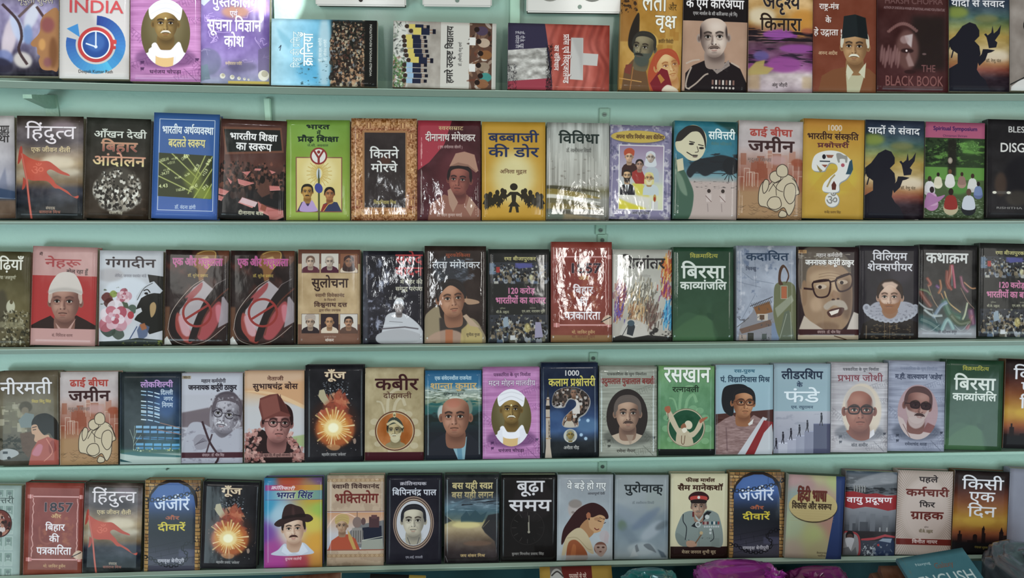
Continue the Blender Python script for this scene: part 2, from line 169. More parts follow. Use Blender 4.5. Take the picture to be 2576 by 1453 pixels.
SYLLABLES = {
    (2325,2368,): (1021,2325,0,0,5001,762,0), (2325,2369,): (762,2325,0,0,2369,541,0), (2325,2375,): (762,2325,0,0,2375,541,0), (2325,2376,): (762,2325,0,0,2376,541,0), (2325,2379,2306,): (1021,2325,0,0,5002,762,0),
    (2325,2381,): (762,2325,0,0,2381,541,0), (2325,2381,2326,2369,): (1421,5003,0,0,2326,603,0,2369,1421,0), (2325,2381,2340,2367,): (1432,2367,0,0,5003,259,0,2340,862,0), (2325,2381,2352,): (762,5004,0,0),
    (2325,2381,2352,2366,): (1021,5004,0,0,2366,762,0), (2325,2381,2352,2366,2306,): (1021,5004,0,0,2366,762,0,2306,1021,0), (2325,2381,2354,): (1281,5003,0,0,2354,603,0), (2325,2381,2359,): (712,5005,0,0),
    (2325,2381,2359,2366,): (971,5005,0,0,2366,712,0), (2325,2381,2359,2381,2350,2368,): (1317,5006,0,0,2350,460,0,2368,1058,0), (2325,2381,2360,): (1279,5003,0,0,2360,603,0), (2326,2381,2358,2368,): (1522,5007,0,0,2368,1263,0),
    (2327,2381,2352,): (563,5008,0,0), (2327,2381,2352,2366,): (822,5008,0,0,2366,563,0), (2332,2375,2306,): (742,2332,0,0,5009,742,0), (2332,2381,2334,2366,): (900,5010,0,0,2366,641,0), (2332,2381,2334,2375,): (641,5010,0,0,2375,641,0),
    (2335,2381,2332,): (1246,2335,0,0,2381,460,0,2332,504,0), (2337,2364,): (577,2396,0,0), (2337,2364,2366,): (836,2396,0,0,2366,577,0), (2337,2364,2375,): (577,2396,0,0,2375,571,0), (2337,2381,2338,2366,): (836,5011,0,0,2366,577,0),
    (2338,2364,): (563,2397,0,0), (2338,2364,2366,): (822,2397,0,0,2366,563,0), (2338,2364,2367,): (822,2367,0,0,2397,259,0), (2339,2381,2337,): (1044,5012,0,0,2337,467,0), (2340,2381,2325,2371,): (1111,5013,0,0,2325,349,0,2371,890,0),
    (2340,2381,2340,): (681,5014,0,0), (2340,2381,2344,2366,): (1163,5013,0,0,2344,349,0,2366,904,0), (2340,2381,2351,): (929,5013,0,0,2351,349,0), (2340,2381,2352,): (552,5015,0,0), (2340,2381,2352,2366,): (811,5015,0,0,2366,552,0),
    (2340,2381,2352,2367,): (811,2367,0,0,5015,259,0), (2340,2381,2357,): (905,5013,0,0,2357,349,0), (2340,2381,2360,2381,2351,2366,): (1577,5013,0,0,5016,349,0,2351,738,0,2366,1318,0), (2342,2368,): (779,2342,0,0,5017,520,0),
    (2342,2369,): (520,5018,0,0), (2342,2370,): (520,5019,0,0), (2342,2370,2305,): (520,5019,0,0,2305,475,0), (2342,2371,): (520,5020,0,0), (2342,2375,): (520,2342,0,0,2375,465,0), (2342,2379,2306,): (779,2342,0,0,5002,520,0),
    (2342,2381,2327,): (520,5021,0,0), (2342,2381,2327,2366,): (779,5021,0,0,2366,520,0), (2342,2381,2343,): (791,5022,0,0), (2342,2381,2351,2366,): (943,5023,0,0,2366,684,0), (2342,2381,2352,): (520,5024,0,0),
    (2342,2381,2352,2366,): (779,5024,0,0,2366,520,0), (2342,2381,2352,2368,): (779,5024,0,0,5017,520,0), (2342,2381,2357,2366,): (879,5025,0,0,2366,620,0), (2344,2381,2340,2366,): (1187,5026,0,0,2340,358,0,2366,928,0),
    (2344,2381,2340,2367,): (1187,2367,0,0,5026,259,0,2340,617,0), (2344,2381,2342,): (878,5026,0,0,2342,358,0), (2344,2381,2344,): (615,5027,0,0), (2344,2381,2344,2366,): (874,5027,0,0,2366,615,0),
    (2344,2381,2351,2366,): (1197,5026,0,0,2351,358,0,2366,938,0), (2344,2381,2361,2366,): (1148,5026,0,0,2361,358,0,2366,889,0), (2344,2381,2361,2376,): (889,5026,0,0,2361,358,0,2376,889,0),
    (2346,2381,2340,2366,): (1137,5028,0,0,2340,308,0,2366,878,0), (2346,2381,2344,): (568,5029,0,0), (2346,2381,2346,2366,): (1135,5028,0,0,2346,308,0,2366,876,0), (2346,2381,2352,): (568,5030,0,0),
    (2346,2381,2352,2380,): (827,5030,0,0,2380,568,0), (2347,2306,): (771,2347,0,0,2306,549,0), (2347,2368,): (1030,2347,0,0,5001,771,0), (2347,2369,): (771,2347,0,0,2369,549,0), (2347,2381,2335,2367,): (1375,2367,0,0,5031,259,0,2335,871,0),
    (2347,2381,2352,2366,2306,): (1030,5032,0,0,2366,771,0,2306,1030,0), (2348,2381,2348,2366,): (1231,5033,0,0,2348,401,0,2366,972,0), (2350,2375,2306,): (598,2350,0,0,5009,598,0), (2350,2376,2306,): (598,2350,0,0,5034,598,0),
    (2350,2381,2352,2366,): (857,5035,0,0,2366,598,0), (2350,2381,2361,2375,2306,): (881,5036,0,0,2361,350,0,5009,881,0), (2351,2379,2306,): (839,2351,0,0,5002,580,0), (2352,2369,): (563,5037,0,0), (2352,2370,): (787,5038,0,0),
    (2352,2375,2306,): (409,2352,0,0,5009,409,0), (2352,2381,2339,2366,): (982,2339,0,0,2366,723,0,5039,982,0), (2352,2381,2340,2367,): (829,2367,0,0,2340,259,0,5039,829,0), (2352,2381,2341,): (642,2341,0,0,5039,642,0),
    (2352,2381,2346,2370,): (568,2346,0,0,2370,568,0,5039,568,0), (2352,2381,2350,): (598,2350,0,0,5039,598,0), (2352,2381,2350,2366,): (857,2350,0,0,2366,598,0,5039,857,0), (2352,2381,2351,): (580,2351,0,0,5039,580,0),
    (2352,2381,2351,2366,): (839,2351,0,0,2366,580,0,5039,839,0), (2352,2381,2358,): (680,2358,0,0,5039,680,0), (2354,2381,2337,): (952,5040,0,0), (2354,2381,2346,2368,): (1327,5041,0,0,2346,500,0,2368,1068,0),
    (2354,2381,2354,): (1178,5041,0,0,2354,500,0), (2354,2381,2354,2368,): (1437,5041,0,0,2354,500,0,2368,1178,0), (2357,2381,2351,): (922,5042,0,0), (2357,2381,2351,2366,2306,): (1181,5042,0,0,2366,922,0,2306,1181,0),
    (2358,2381,2344,2379,): (966,5043,0,0,2379,707,0), (2358,2381,2351,): (987,5044,0,0,2351,407,0), (2358,2381,2352,): (707,5045,0,0), (2358,2381,2352,2368,): (966,5045,0,0,2368,707,0), (2358,2381,2357,): (696,5046,0,0),
    (2359,2381,2335,): (584,5047,0,0), (2359,2381,2335,2381,2352,): (584,5048,0,0), (2360,2381,2325,2371,): (1151,5016,0,0,2325,389,0,2371,930,0), (2360,2381,2340,): (959,5016,0,0,2340,389,0),
    (2360,2381,2340,2366,): (1218,5016,0,0,2340,389,0,2366,959,0), (2360,2381,2340,2379,): (1218,5016,0,0,2340,389,0,2379,959,0), (2360,2381,2341,2366,): (1281,5049,0,0,2366,1022,0), (2360,2381,2357,): (945,5016,0,0,2357,389,0),
    (2360,2381,2357,2366,): (1204,5016,0,0,2357,389,0,2366,945,0), (2360,2381,2357,2367,): (1204,2367,0,0,5016,259,0,2357,648,0), (2360,2381,2357,2368,): (1204,5016,0,0,2357,389,0,2368,945,0), (2361,2369,): (531,5050,0,0),
    (2361,2370,2305,): (531,5051,0,0,2305,531,0), (2361,2381,2354,2366,): (1004,5052,0,0,2366,745,0), }
OUTLINES = {
    5001: (44,276,0,276,0,311,40,311,-26,5412,-110,412,-142,5412,-178,5384,-178,358,-178,5342,-168,5318,-161,308,-203,308,-210,5320,-219,5348,-219,364,-219,5402,-164,5448,-117,448,-52,5448,46,5376,82,311,136,311,136,276,85,276,85,0,44,0),
    5002: (85,276,85,0,44,0,44,276,0,276,0,311,136,311,136,276,-9999,45,308,34,5347,14,5392,-11,5412,-28,412,-39,5412,-56,5407,-63,404,-75,441,-56,5448,-30,448,-2,5448,37,5422,68,5361,82,308,-9999,73,410,73,5422,90,5440,100,440,112,5440,128,5422,128,410,128,5398,112,5382,100,382,90,5382,73,5398),
    5003: (309,276,226,276,226,167,237,5174,264,5184,284,184,316,184,316,148,290,148,267,5148,241,5138,226,126,226,0,186,0,186,87,174,5077,138,5059,113,59,90,5059,48,5078,23,5116,23,145,23,5185,78,5232,122,232,134,5232,162,5228,170,227,166,190,158,5192,134,5196,124,196,96,5196,64,5170,64,146,64,5120,94,5094,114,94,136,5094,170,5115,186,130,186,276,0,276,0,311,309,311),
    5004: (23,26,87,64,60,5070,23,5110,23,145,23,5185,78,5232,122,232,134,5232,162,5228,170,227,166,190,158,5192,134,5196,124,196,96,5196,64,5170,64,146,64,5120,94,5094,114,94,136,5094,170,5115,186,130,186,276,0,276,0,311,388,311,388,276,226,276,226,175,238,5186,267,5200,284,200,317,5200,358,5158,358,120,358,5096,343,5044,326,20,290,40,302,5056,318,5098,318,118,318,5142,298,5165,281,165,268,5165,240,5146,226,129,226,0,186,0,186,86,182,5084,172,5076,166,73,46,-6),
    5005: (312,276,312,0,271,0,271,162,256,5155,220,5146,195,146,170,5146,128,5156,112,163,89,5148,64,5122,64,104,64,5094,74,5074,100,5060,124,60,129,5060,134,60,132,5070,132,78,132,5094,152,5108,164,108,184,5108,206,5082,206,68,206,5054,194,5038,182,33,192,5022,210,5001,224,-12,195,-32,182,4983,157,5014,149,26,143,5026,129,5025,122,25,93,5025,48,5046,23,5081,23,102,23,5130,58,5166,82,180,60,5195,37,5230,37,254,37,5280,78,5316,116,316,146,5316,191,5287,191,258,191,5234,168,5200,148,186,157,5184,178,5182,190,182,212,5182,252,5192,271,206,271,276,226,276,226,311,364,311,364,276,-9999,76,251,76,5234,98,5208,114,200,152,5224,152,253,152,5265,134,5283,114,283,98,5283,76,5266),
    5006: (256,156,246,5152,216,5146,195,146,170,5146,128,5156,112,163,89,5148,64,5122,64,104,64,5094,74,5074,100,5060,124,60,129,5060,134,60,132,5070,132,78,132,5094,152,5108,164,108,184,5108,206,5082,206,68,206,5054,194,5038,182,33,192,5022,210,5001,224,-12,195,-32,182,4983,157,5014,149,26,143,5026,129,5025,122,25,93,5025,48,5046,23,5081,23,102,23,5130,58,5166,82,180,60,5195,37,5230,37,254,37,5280,78,5316,116,316,146,5316,191,5287,191,258,191,5234,168,5200,148,186,158,5184,180,5182,190,182,206,5182,234,5187,248,193,-9999,76,251,76,5234,98,5208,114,200,152,5224,152,253,152,5265,134,5283,114,283,98,5283,76,5266),
    5007: (352,94,338,5094,327,101,314,5092,280,5082,260,82,237,5082,200,5102,178,5136,178,160,178,5196,226,5236,266,236,274,5236,301,5234,308,232,305,197,298,5199,279,5202,270,202,246,5202,218,5180,218,158,218,5136,246,5116,267,116,280,5116,302,5124,312,130,312,5144,330,5157,344,157,352,5157,372,5150,387,138,412,5146,444,5189,444,222,444,5250,414,5283,391,283,376,5283,360,5270,360,258,360,5250,370,5233,398,5221,426,220,418,185,371,5188,324,5230,324,258,324,5284,360,5316,394,316,417,5316,458,5294,484,5252,484,220,484,5186,449,5127,418,110,441,5091,483,5044,498,22,466,0,441,5036,400,5082,381,97,368,5094,-9999,350,32,330,5020,274,5004,240,4,206,5004,140,5026,74,5080,37,127,28,5138,20,5158,20,169,20,5180,35,5196,52,196,64,5196,83,5185,90,175,101,5184,108,5214,108,229,108,5255,100,276,0,276,0,311,300,311,300,276,142,276,146,5267,149,5243,149,229,149,5188,114,5140,84,127,122,5082,194,5040,240,40,297,5040,338,65,-9999,587,276,587,0,546,0,546,276,502,276,502,311,639,311,639,276),
    5008: (86,-12,62,22,196,102,196,276,104,276,104,117,104,5104,92,5089,80,89,67,5089,40,5110,20,5140,20,154,20,5166,34,5180,51,180,64,180,64,276,0,276,0,311,289,311,289,276,237,276,237,0,196,0,196,61),
    5009: (-84,308,-95,5347,-116,5392,-140,5412,-158,412,-168,5412,-186,5407,-192,404,-204,441,-185,5448,-159,448,-132,5448,-92,5422,-61,5361,-47,308,-9999,-56,410,-56,5422,-40,5440,-29,440,-18,5440,-1,5422,-1,410,-1,5398,-18,5382,-29,382,-40,5382,-56,5398),
    5010: (134,112,134,5136,92,5172,44,187,56,220,236,220,236,276,0,276,0,311,328,311,328,276,276,276,276,0,236,0,236,185,163,185,146,5185,123,5186,116,188,146,5172,174,5133,174,109,174,5084,145,5050,122,44,136,5036,174,5020,190,16,174,-20,149,4990,100,5020,80,36,52,5038,18,5050,18,68,18,5080,31,5094,44,94,54,5094,76,5084,92,71,112,5074,134,5096),
    5011: (167,-116,108,4884,34,4929,34,-27,34,5010,92,5047,142,50,104,5055,36,5090,11,120,42,144,73,5110,140,5084,170,84,200,5084,226,5100,226,114,226,5138,179,138,164,5138,130,5132,119,126,98,5140,68,5174,68,196,68,5218,86,230,96,5238,126,5244,151,244,200,244,200,276,0,276,0,311,296,311,296,276,241,276,241,209,142,209,128,5209,108,5204,108,192,108,5184,118,5170,125,164,136,5168,167,5174,182,174,222,5174,267,5142,267,114,267,5092,236,5058,204,52,204,20,173,20,153,5020,113,5016,98,8,88,5002,75,4984,75,-28,75,4949,105,4924,134,-80,128,4934,128,-52,128,4968,166,4999,204,-1,239,4999,274,4968,274,-52,274,4920,220,4884,-9999,164,-61,164,4928,172,-82,174,4918,176,-82,236,4918,236,-52,236,4967,205,-33,184,4967,164,4952),
    5012: (126,73,79,5073,57,102,48,5114,40,5149,40,176,40,276,0,276,0,311,240,311,240,276,210,276,210,160,210,5140,202,5110,192,99,182,5086,149,5073,-9999,124,108,150,5108,160,124,166,5133,170,5155,170,176,170,276,80,276,80,176,80,5157,84,5134,89,126,94,5118,111,5108),
    5013: (0,311,182,311,182,276,0,276,-9999,22,121,22,5138,36,5166,46,176,61,5188,102,5200,136,200,190,200,190,164,146,164,115,5164,84,5158,75,150,63,5140,63,118,63,5094,100,5048,136,20,108,-6,86,5014,46,5054,22,5097),
    5014: (170,-6,148,5014,108,5054,85,5097,85,121,85,5135,97,5158,105,164,19,164,19,200,256,200,256,276,0,276,0,311,348,311,348,276,296,276,296,0,256,0,256,164,198,164,173,5164,146,5158,137,150,126,5140,126,118,126,5094,162,5048,198,20),
    5015: (64,32,40,66,163,140,142,5168,112,5190,90,190,76,5190,48,5182,28,172,14,208,30,5216,68,5228,90,228,110,5228,142,5216,172,5187,191,163,191,276,0,276,0,311,283,311,283,276,232,276,232,0,191,0,191,117),
    5016: (184,161,200,5161,225,5164,239,166,243,130,230,5128,204,5126,190,126,169,5126,122,5133,106,138,96,5132,84,126,104,5100,160,5046,190,21,163,-6,135,5018,86,5068,48,5112,36,128,26,5144,20,5162,20,170,20,5180,35,5196,52,196,64,5196,83,5185,90,175,101,5184,108,5214,108,229,108,5244,104,5268,100,276,0,276,0,311,202,311,202,276,140,276,144,5267,149,5244,149,229,149,5208,140,5177,131,166,157,5161),
    5017: (44,276,0,276,0,311,43,311,24,5364,-18,5412,-48,412,-72,5412,-96,5386,-96,364,-96,5348,-86,5320,-80,308,-120,308,-136,5340,-136,372,-136,5406,-92,5448,-52,448,-3,5448,58,5382,82,311,136,311,136,276,85,276,85,0,44,0),
    5018: (148,-6,168,5002,189,4,184,5014,174,5030,171,36,165,5036,151,5034,144,34,122,5034,80,5044,44,5068,23,5108,23,136,23,5158,38,5190,51,200,68,5215,116,5228,145,228,148,228,148,276,0,276,0,311,267,311,267,276,188,276,188,192,164,192,134,5192,99,5186,86,178,76,5170,63,5147,63,131,63,5104,102,5070,144,70,146,5070,152,5070,156,70,153,5080,153,88,153,5106,174,5120,186,120,208,5120,230,5096,230,81,230,5065,216,5048,205,43,210,5034,222,5014,230,2,255,4996,283,4961,283,-64,283,4905,236,4866,194,-134,145,4866,74,4912,44,-50,75,-28,94,4948,130,4916,169,4902,194,-98,246,4902,246,-61,246,4956,222,4972,206,-28,193,4972,172,4966,161,-40),
    5019: (236,-122,224,4872,195,4866,181,-134,144,4866,101,4906,101,-63,101,4966,147,5006,186,6,188,5006,188,6,184,5014,174,5030,171,36,165,5036,151,5034,144,34,122,5034,80,5044,44,5068,23,5108,23,136,23,5158,38,5190,51,200,68,5215,116,5228,145,228,148,228,148,276,0,276,0,311,267,311,267,276,188,276,188,192,164,192,134,5192,99,5186,86,178,76,5170,63,5147,63,131,63,5104,102,5070,144,70,146,5070,152,5070,156,70,153,5080,153,88,153,5106,174,5120,186,120,208,5120,230,5096,230,81,230,5065,216,5048,205,43,210,5033,223,5012,232,-1,268,4988,320,4936,340,-94,309,-114,282,4928,226,4972,190,-28,164,4972,138,4952,138,-64,138,4917,163,4902,178,-98,192,4902,213,4908,224,-88),
    5020: (219,-134,182,4866,139,4906,139,-63,139,4960,167,4994,190,2,178,5020,171,36,165,5036,151,5034,144,34,122,5034,80,5044,44,5068,23,5108,23,136,23,5158,38,5190,51,200,68,5215,116,5228,145,228,148,228,148,276,0,276,0,311,267,311,267,276,188,276,188,192,164,192,134,5192,99,5186,86,178,76,5170,63,5147,63,131,63,5104,102,5070,144,70,146,5070,152,5070,156,70,153,5080,153,88,153,5106,174,5120,186,120,208,5120,230,5096,230,81,230,5065,216,5048,205,43,212,5030,230,5000,244,-17,224,-22,199,4971,176,4950,176,-66,176,4917,201,4902,216,-98,232,4902,256,4909,273,-82,286,-116,273,4877,240,4866),
    5021: (80,-70,69,4930,44,4948,27,4976,27,-12,27,4998,39,5011,54,11,66,11,66,54,48,5066,23,5106,23,136,23,5158,38,5190,51,200,68,5215,116,5228,145,228,148,228,148,276,0,276,0,311,267,311,267,276,188,276,188,192,164,192,134,5192,99,5186,86,178,76,5170,63,5147,63,131,63,5104,103,5070,145,70,147,5070,152,5070,156,70,153,5081,153,88,153,5106,174,5120,186,120,208,5120,230,5096,230,81,230,5065,214,5046,200,42,242,-69,208,-83,166,36,160,5035,150,5034,145,34,134,5034,113,5036,102,39,102,-46,102,4943,91,4930),
    5022: (378,-69,344,-83,316,-4,300,4976,258,4940,205,4918,172,-82,128,4918,80,4956,80,-15,80,4994,85,5011,90,19,60,5027,20,5062,20,92,20,5121,58,5158,88,158,114,5158,147,5132,147,110,147,5101,138,5078,128,69,99,88,109,5096,109,108,109,5114,100,5127,88,127,75,5127,56,5106,56,90,56,5074,75,5056,104,5048,120,46,136,5053,156,53,161,5053,172,5052,176,52,172,18,170,5018,164,5018,162,18,142,5018,119,5002,119,-12,119,4970,148,4952,169,-48,210,4952,274,4999,300,36,294,5036,286,5034,282,34,262,5034,218,5045,182,5068,159,5108,159,136,159,5158,174,5190,186,200,203,5215,251,5228,281,228,283,228,283,276,0,276,0,311,403,311,403,276,324,276,324,192,300,192,270,5192,234,5186,222,178,212,5170,199,5147,199,131,199,5104,239,5070,281,70,282,5070,288,5070,291,70,290,5075,289,5084,289,88,289,5106,310,5120,322,120,344,5120,366,5096,366,81,366,5065,350,5046,336,42),
    5023: (132,-6,90,4994,38,5034,38,68,38,5095,54,115,40,5126,21,5156,21,176,21,5190,31,5210,40,216,51,5226,80,5232,101,232,135,232,135,276,0,276,0,311,350,311,350,276,298,276,298,-6,257,-6,257,50,246,5038,211,5012,164,4994,-9999,257,276,176,276,176,197,102,197,86,5197,73,5194,68,190,61,5184,61,174,61,5162,73,5145,83,138,107,5150,138,150,145,5150,164,5148,182,5146,186,145,184,109,174,5110,152,5114,141,114,110,5114,79,5091,79,70,79,5050,108,5030,132,30,172,5030,231,5072,257,106),
    5024: (21,2,106,40,84,5045,46,5068,23,5106,23,136,23,5158,38,5190,51,200,68,5215,116,5228,145,228,148,228,148,276,0,276,0,311,267,311,267,276,188,276,188,192,164,192,134,5192,99,5186,86,178,76,5170,63,5147,63,131,63,5104,102,5070,144,70,146,5070,152,5070,156,70,153,5080,153,88,153,5106,174,5120,186,120,208,5120,230,5096,230,81,230,5065,216,5048,205,43,211,5031,228,5006,240,-12,206,-29,196,4988,177,5023,171,36,41,-33),
    5025: (114,-62,86,4938,44,4958,20,4994,20,16,20,5046,53,5086,82,94,73,5112,73,136,73,5158,88,5190,101,200,118,5215,166,5228,195,228,198,228,198,276,0,276,0,311,317,311,317,276,238,276,238,192,214,192,184,5192,149,5186,136,178,114,5162,114,131,114,5104,153,5070,195,70,197,5070,202,5070,206,70,203,5080,203,88,203,5106,224,5120,236,120,258,5120,280,5096,280,81,280,5065,264,5046,250,42,292,-69,258,-83,230,-3,208,4973,154,4938,-9999,60,17,60,4992,93,4972,114,-28,136,4972,172,4991,202,5020,214,36,209,5036,200,5035,197,35,173,5035,124,5048,105,64,86,5059,60,5035),
    5026: (0,311,186,311,186,276,0,276,-9999,102,149,102,122,102,5108,88,5094,76,94,64,5094,38,5115,18,5145,18,159,18,5170,32,5184,49,184,192,184,192,149),
    5027: (76,118,64,5118,38,5138,18,5168,18,182,18,5194,32,5208,49,208,222,208,222,276,0,276,0,311,315,311,315,276,263,276,263,0,222,0,222,129,156,73,170,56,180,5044,180,34,180,5023,160,5009,142,9,132,5009,115,5013,106,16,98,5020,82,5034,82,46,82,5052,90,5066,102,76,144,110,186,5145,222,170,222,172,102,172,102,145,102,5131,88,5118),
    5028: (80,276,80,184,80,5164,83,5140,90,5126,95,120,106,5108,132,108,152,5108,188,5128,200,141,218,107,198,5093,156,5073,127,73,107,5073,74,5086,64,97,52,5110,40,5147,40,179,40,276,0,276,0,311,161,311,161,276),
    5029: (84,0,72,5000,49,5008,39,15,30,5021,18,5036,18,46,18,5053,28,5064,43,72,64,84,70,5088,88,5096,100,102,78,5107,64,121,52,5134,40,5170,40,203,40,276,0,276,0,311,292,311,292,276,240,276,240,0,199,0,199,120,98,62,110,41,114,5032,114,25,114,5014,96,5000,-9999,132,132,151,5132,186,5151,199,164,199,276,80,276,80,208,80,5188,83,5164,90,5150,95,144,101,5138,119,5132),
    5030: (22,26,107,76,80,5081,64,97,52,5110,40,5147,40,179,40,276,0,276,0,311,292,311,292,276,240,276,240,0,199,0,199,96,46,-6,-9999,199,276,80,276,80,184,80,5164,83,5140,90,5126,95,120,106,5108,131,108,150,5108,186,5128,199,140),
    5031: (313,276,230,276,230,168,242,5176,268,5184,288,184,320,184,320,148,294,148,271,5148,245,5142,230,128,230,0,190,0,190,96,178,5087,146,5073,124,73,104,5073,72,5088,62,98,50,5113,40,5148,40,177,40,276,0,276,0,311,313,311,-9999,80,276,80,180,80,5152,86,5128,94,120,104,5108,124,108,145,5108,176,5126,190,140,190,276),
    5032: (22,26,102,77,78,5082,62,99,50,5114,40,5148,40,177,40,276,0,276,0,311,393,311,393,276,230,276,230,174,242,5186,272,5200,289,200,322,5200,362,5158,362,120,362,5096,348,5044,330,20,294,40,306,5056,322,5098,322,118,322,5142,302,5165,285,165,258,5165,230,128,230,0,190,0,190,97,188,5096,186,94,46,-6,-9999,80,276,80,180,80,5152,86,5128,94,120,104,5108,124,108,144,5108,176,5126,190,139,190,276),
    5033: (0,311,208,311,208,276,0,276,-9999,220,96,201,5081,153,5059,120,59,92,5059,48,5080,23,5118,23,143,23,5186,84,5232,132,232,140,5232,160,5230,179,5228,184,227,182,192,172,5194,146,5198,134,198,124,5198,115,196,182,112,188,5116,196,5124,200,128,-9999,64,144,64,5118,97,5092,121,92,130,5092,146,5095,154,98,84,185,64,5171),
    5034: (-90,308,-103,5328,-126,5346,-147,5352,-160,352,-170,5352,-191,5346,-201,341,-214,376,-202,5380,-178,5386,-163,386,-140,5386,-106,5365,-94,346,-92,347,-102,5373,-120,5402,-142,5414,-158,414,-170,5414,-186,5410,-193,406,-204,441,-185,5448,-159,448,-132,5448,-92,5422,-61,5361,-47,308,-9999,-56,408,-56,5420,-40,5437,-29,437,-18,5437,-1,5420,-1,408,-1,5396,-18,5379,-29,379,-40,5379,-56,5396),
    5035: (104,-12,80,22,214,103,214,125,104,125,104,106,104,5090,89,5076,80,76,70,5076,49,5088,31,5108,20,5130,20,139,20,5148,33,5160,50,160,63,160,63,276,0,276,0,311,306,311,306,276,254,276,254,0,214,0,214,62,-9999,214,276,104,276,104,160,214,160),
    5036: (104,160,214,160,214,125,104,125,104,106,104,5090,89,5076,80,76,70,5076,49,5088,31,5108,20,5130,20,139,20,5148,33,5160,50,160,63,160,63,276,0,276,0,311,182,311,182,276,104,276),
    5037: (260,148,260,5125,243,5082,228,63,192,84,202,5095,219,5130,219,147,219,5164,202,5186,184,186,168,5186,152,176,141,5159,105,5136,84,127,106,5101,166,5046,198,21,170,-6,141,5018,89,5068,49,5112,38,128,26,5144,20,5162,20,170,20,5180,35,5196,52,196,64,5196,83,5185,90,174,110,5184,128,5214,128,234,128,5246,123,5268,120,276,0,276,0,311,288,311,288,276,160,276,168,5258,168,229,168,5221,167,214,180,5220,196,220,222,5220,260,5184),
    5038: (249,80,219,5080,179,5118,179,150,179,5152,179,152,172,5156,153,5162,142,163,131,5152,101,5134,84,127,106,5101,166,5046,198,21,170,-6,141,5018,89,5068,49,5112,38,128,26,5144,20,5162,20,170,20,5180,35,5196,52,196,64,5196,83,5185,90,174,110,5184,128,5214,128,234,128,5246,123,5268,120,276,0,276,0,311,400,311,400,276,160,276,168,5258,168,229,168,5210,162,195,176,5192,189,186,198,5200,230,5218,255,218,286,5218,332,5191,368,5144,382,116,350,99,328,5142,284,5184,256,184,234,5184,214,5163,214,149,214,5130,236,5115,250,115,258,5115,272,5118,280,121,292,88,280,5082,258,5080),
    5039: (-95,308,-106,5325,-120,5363,-120,381,-120,5414,-76,5448,-42,448,-26,5448,0,5442,10,436,0,403,-9,5408,-28,5414,-39,414,-59,5414,-80,5391,-80,374,-80,5357,-66,5326,-54,308),
    5040: (102,213,124,5213,160,5198,177,185,207,5213,251,213,260,5213,269,212,272,5214,274,216,286,5225,317,5232,342,232,388,232,388,276,0,276,0,311,484,311,484,276,428,276,428,197,336,197,321,5197,308,5194,304,190,296,5184,296,174,296,5162,310,5145,318,138,341,5147,368,147,406,5147,454,5110,454,77,454,5044,406,5000,356,0,307,5000,230,5044,200,79,230,104,259,5070,318,5037,356,37,414,5037,414,76,414,5094,390,5111,366,111,352,5111,323,5104,312,98,288,5112,256,5150,256,176,256,5177,256,178,252,5178,248,178,236,5178,210,5166,187,5134,178,104,140,116,146,5139,156,156,144,5166,120,5176,104,176,84,5176,63,5154,63,136,63,5116,84,5082,126,5044,154,20,128,-6,98,5019,50,5064,22,5111,22,138,22,5164,47,5198,84,5213),
    5041: (0,311,258,311,258,276,0,276,-9999,268,174,258,5178,247,178,235,5178,210,5166,187,5134,178,104,140,116,146,5139,156,156,144,5166,120,5176,104,176,84,5176,63,5154,63,136,63,5116,84,5082,126,5044,154,20,128,-6,98,5019,50,5064,22,5111,22,138,22,5164,47,5198,84,5213,102,213,124,5213,160,5198,177,185,206,5213,250,213,257,5213,272,5211,278,208),
    5042: (128,232,134,5232,154,5230,172,5228,177,227,174,190,165,5192,141,5196,130,196,98,5196,64,5168,64,144,64,5118,96,5094,120,94,142,5094,184,5116,200,137,193,5155,190,176,221,5183,251,5206,251,228,251,5242,240,5266,232,276,0,276,0,311,468,311,468,276,416,276,416,0,376,0,376,90,362,5080,323,5066,298,66,273,5066,234,5085,220,102,208,5091,180,5072,142,5059,116,59,90,5059,48,5080,23,5118,23,143,23,5186,80,5232,-9999,236,150,246,5126,276,5102,300,102,326,5102,362,5122,376,137,376,276,276,276,291,5250,291,222,291,5168),
    5043: (161,0,142,5000,124,10,113,5017,96,5035,96,46,96,5052,106,5065,121,73,148,88,172,5102,211,5120,228,128,172,5138,128,157,107,5143,62,5114,38,101,14,135,34,5145,73,5166,92,177,65,5196,44,5232,44,252,44,5278,87,5316,124,316,156,5316,200,5280,200,250,200,5228,177,5194,160,180,182,5172,241,5158,268,155,268,276,230,276,230,311,360,311,360,276,309,276,309,0,268,0,268,115,176,62,188,41,192,5032,192,25,192,5014,174,5000,-9999,124,196,140,5208,159,5234,159,250,159,5267,139,5283,122,283,108,5283,84,5266,84,248,84,5236,101,5210),
    5044: (61,94,44,5094,20,5112,20,128,20,5142,38,5157,52,157,61,5157,80,5150,96,138,120,5146,152,5189,152,222,152,5250,123,5283,100,283,84,5283,69,5270,69,258,69,5250,78,5233,107,5221,135,220,126,185,80,5188,33,5230,33,258,33,5284,68,5316,102,316,126,5316,166,5294,192,5252,192,220,192,5186,158,5127,127,110,150,5091,192,5044,207,22,175,0,150,5036,108,5082,90,97,76,5094),
    5045: (122,20,98,54,224,129,194,5135,148,5149,128,157,107,5143,62,5114,38,101,14,135,34,5145,73,5166,92,177,65,5196,44,5232,44,252,44,5278,87,5316,124,316,156,5316,200,5280,200,250,200,5228,177,5194,160,180,182,5172,242,5158,268,155,268,276,230,276,230,311,361,311,361,276,309,276,309,0,268,0,268,117,-9999,84,248,84,5236,101,5210,124,196,140,5208,159,5234,159,250,159,5267,139,5283,122,283,108,5283,84,5266),
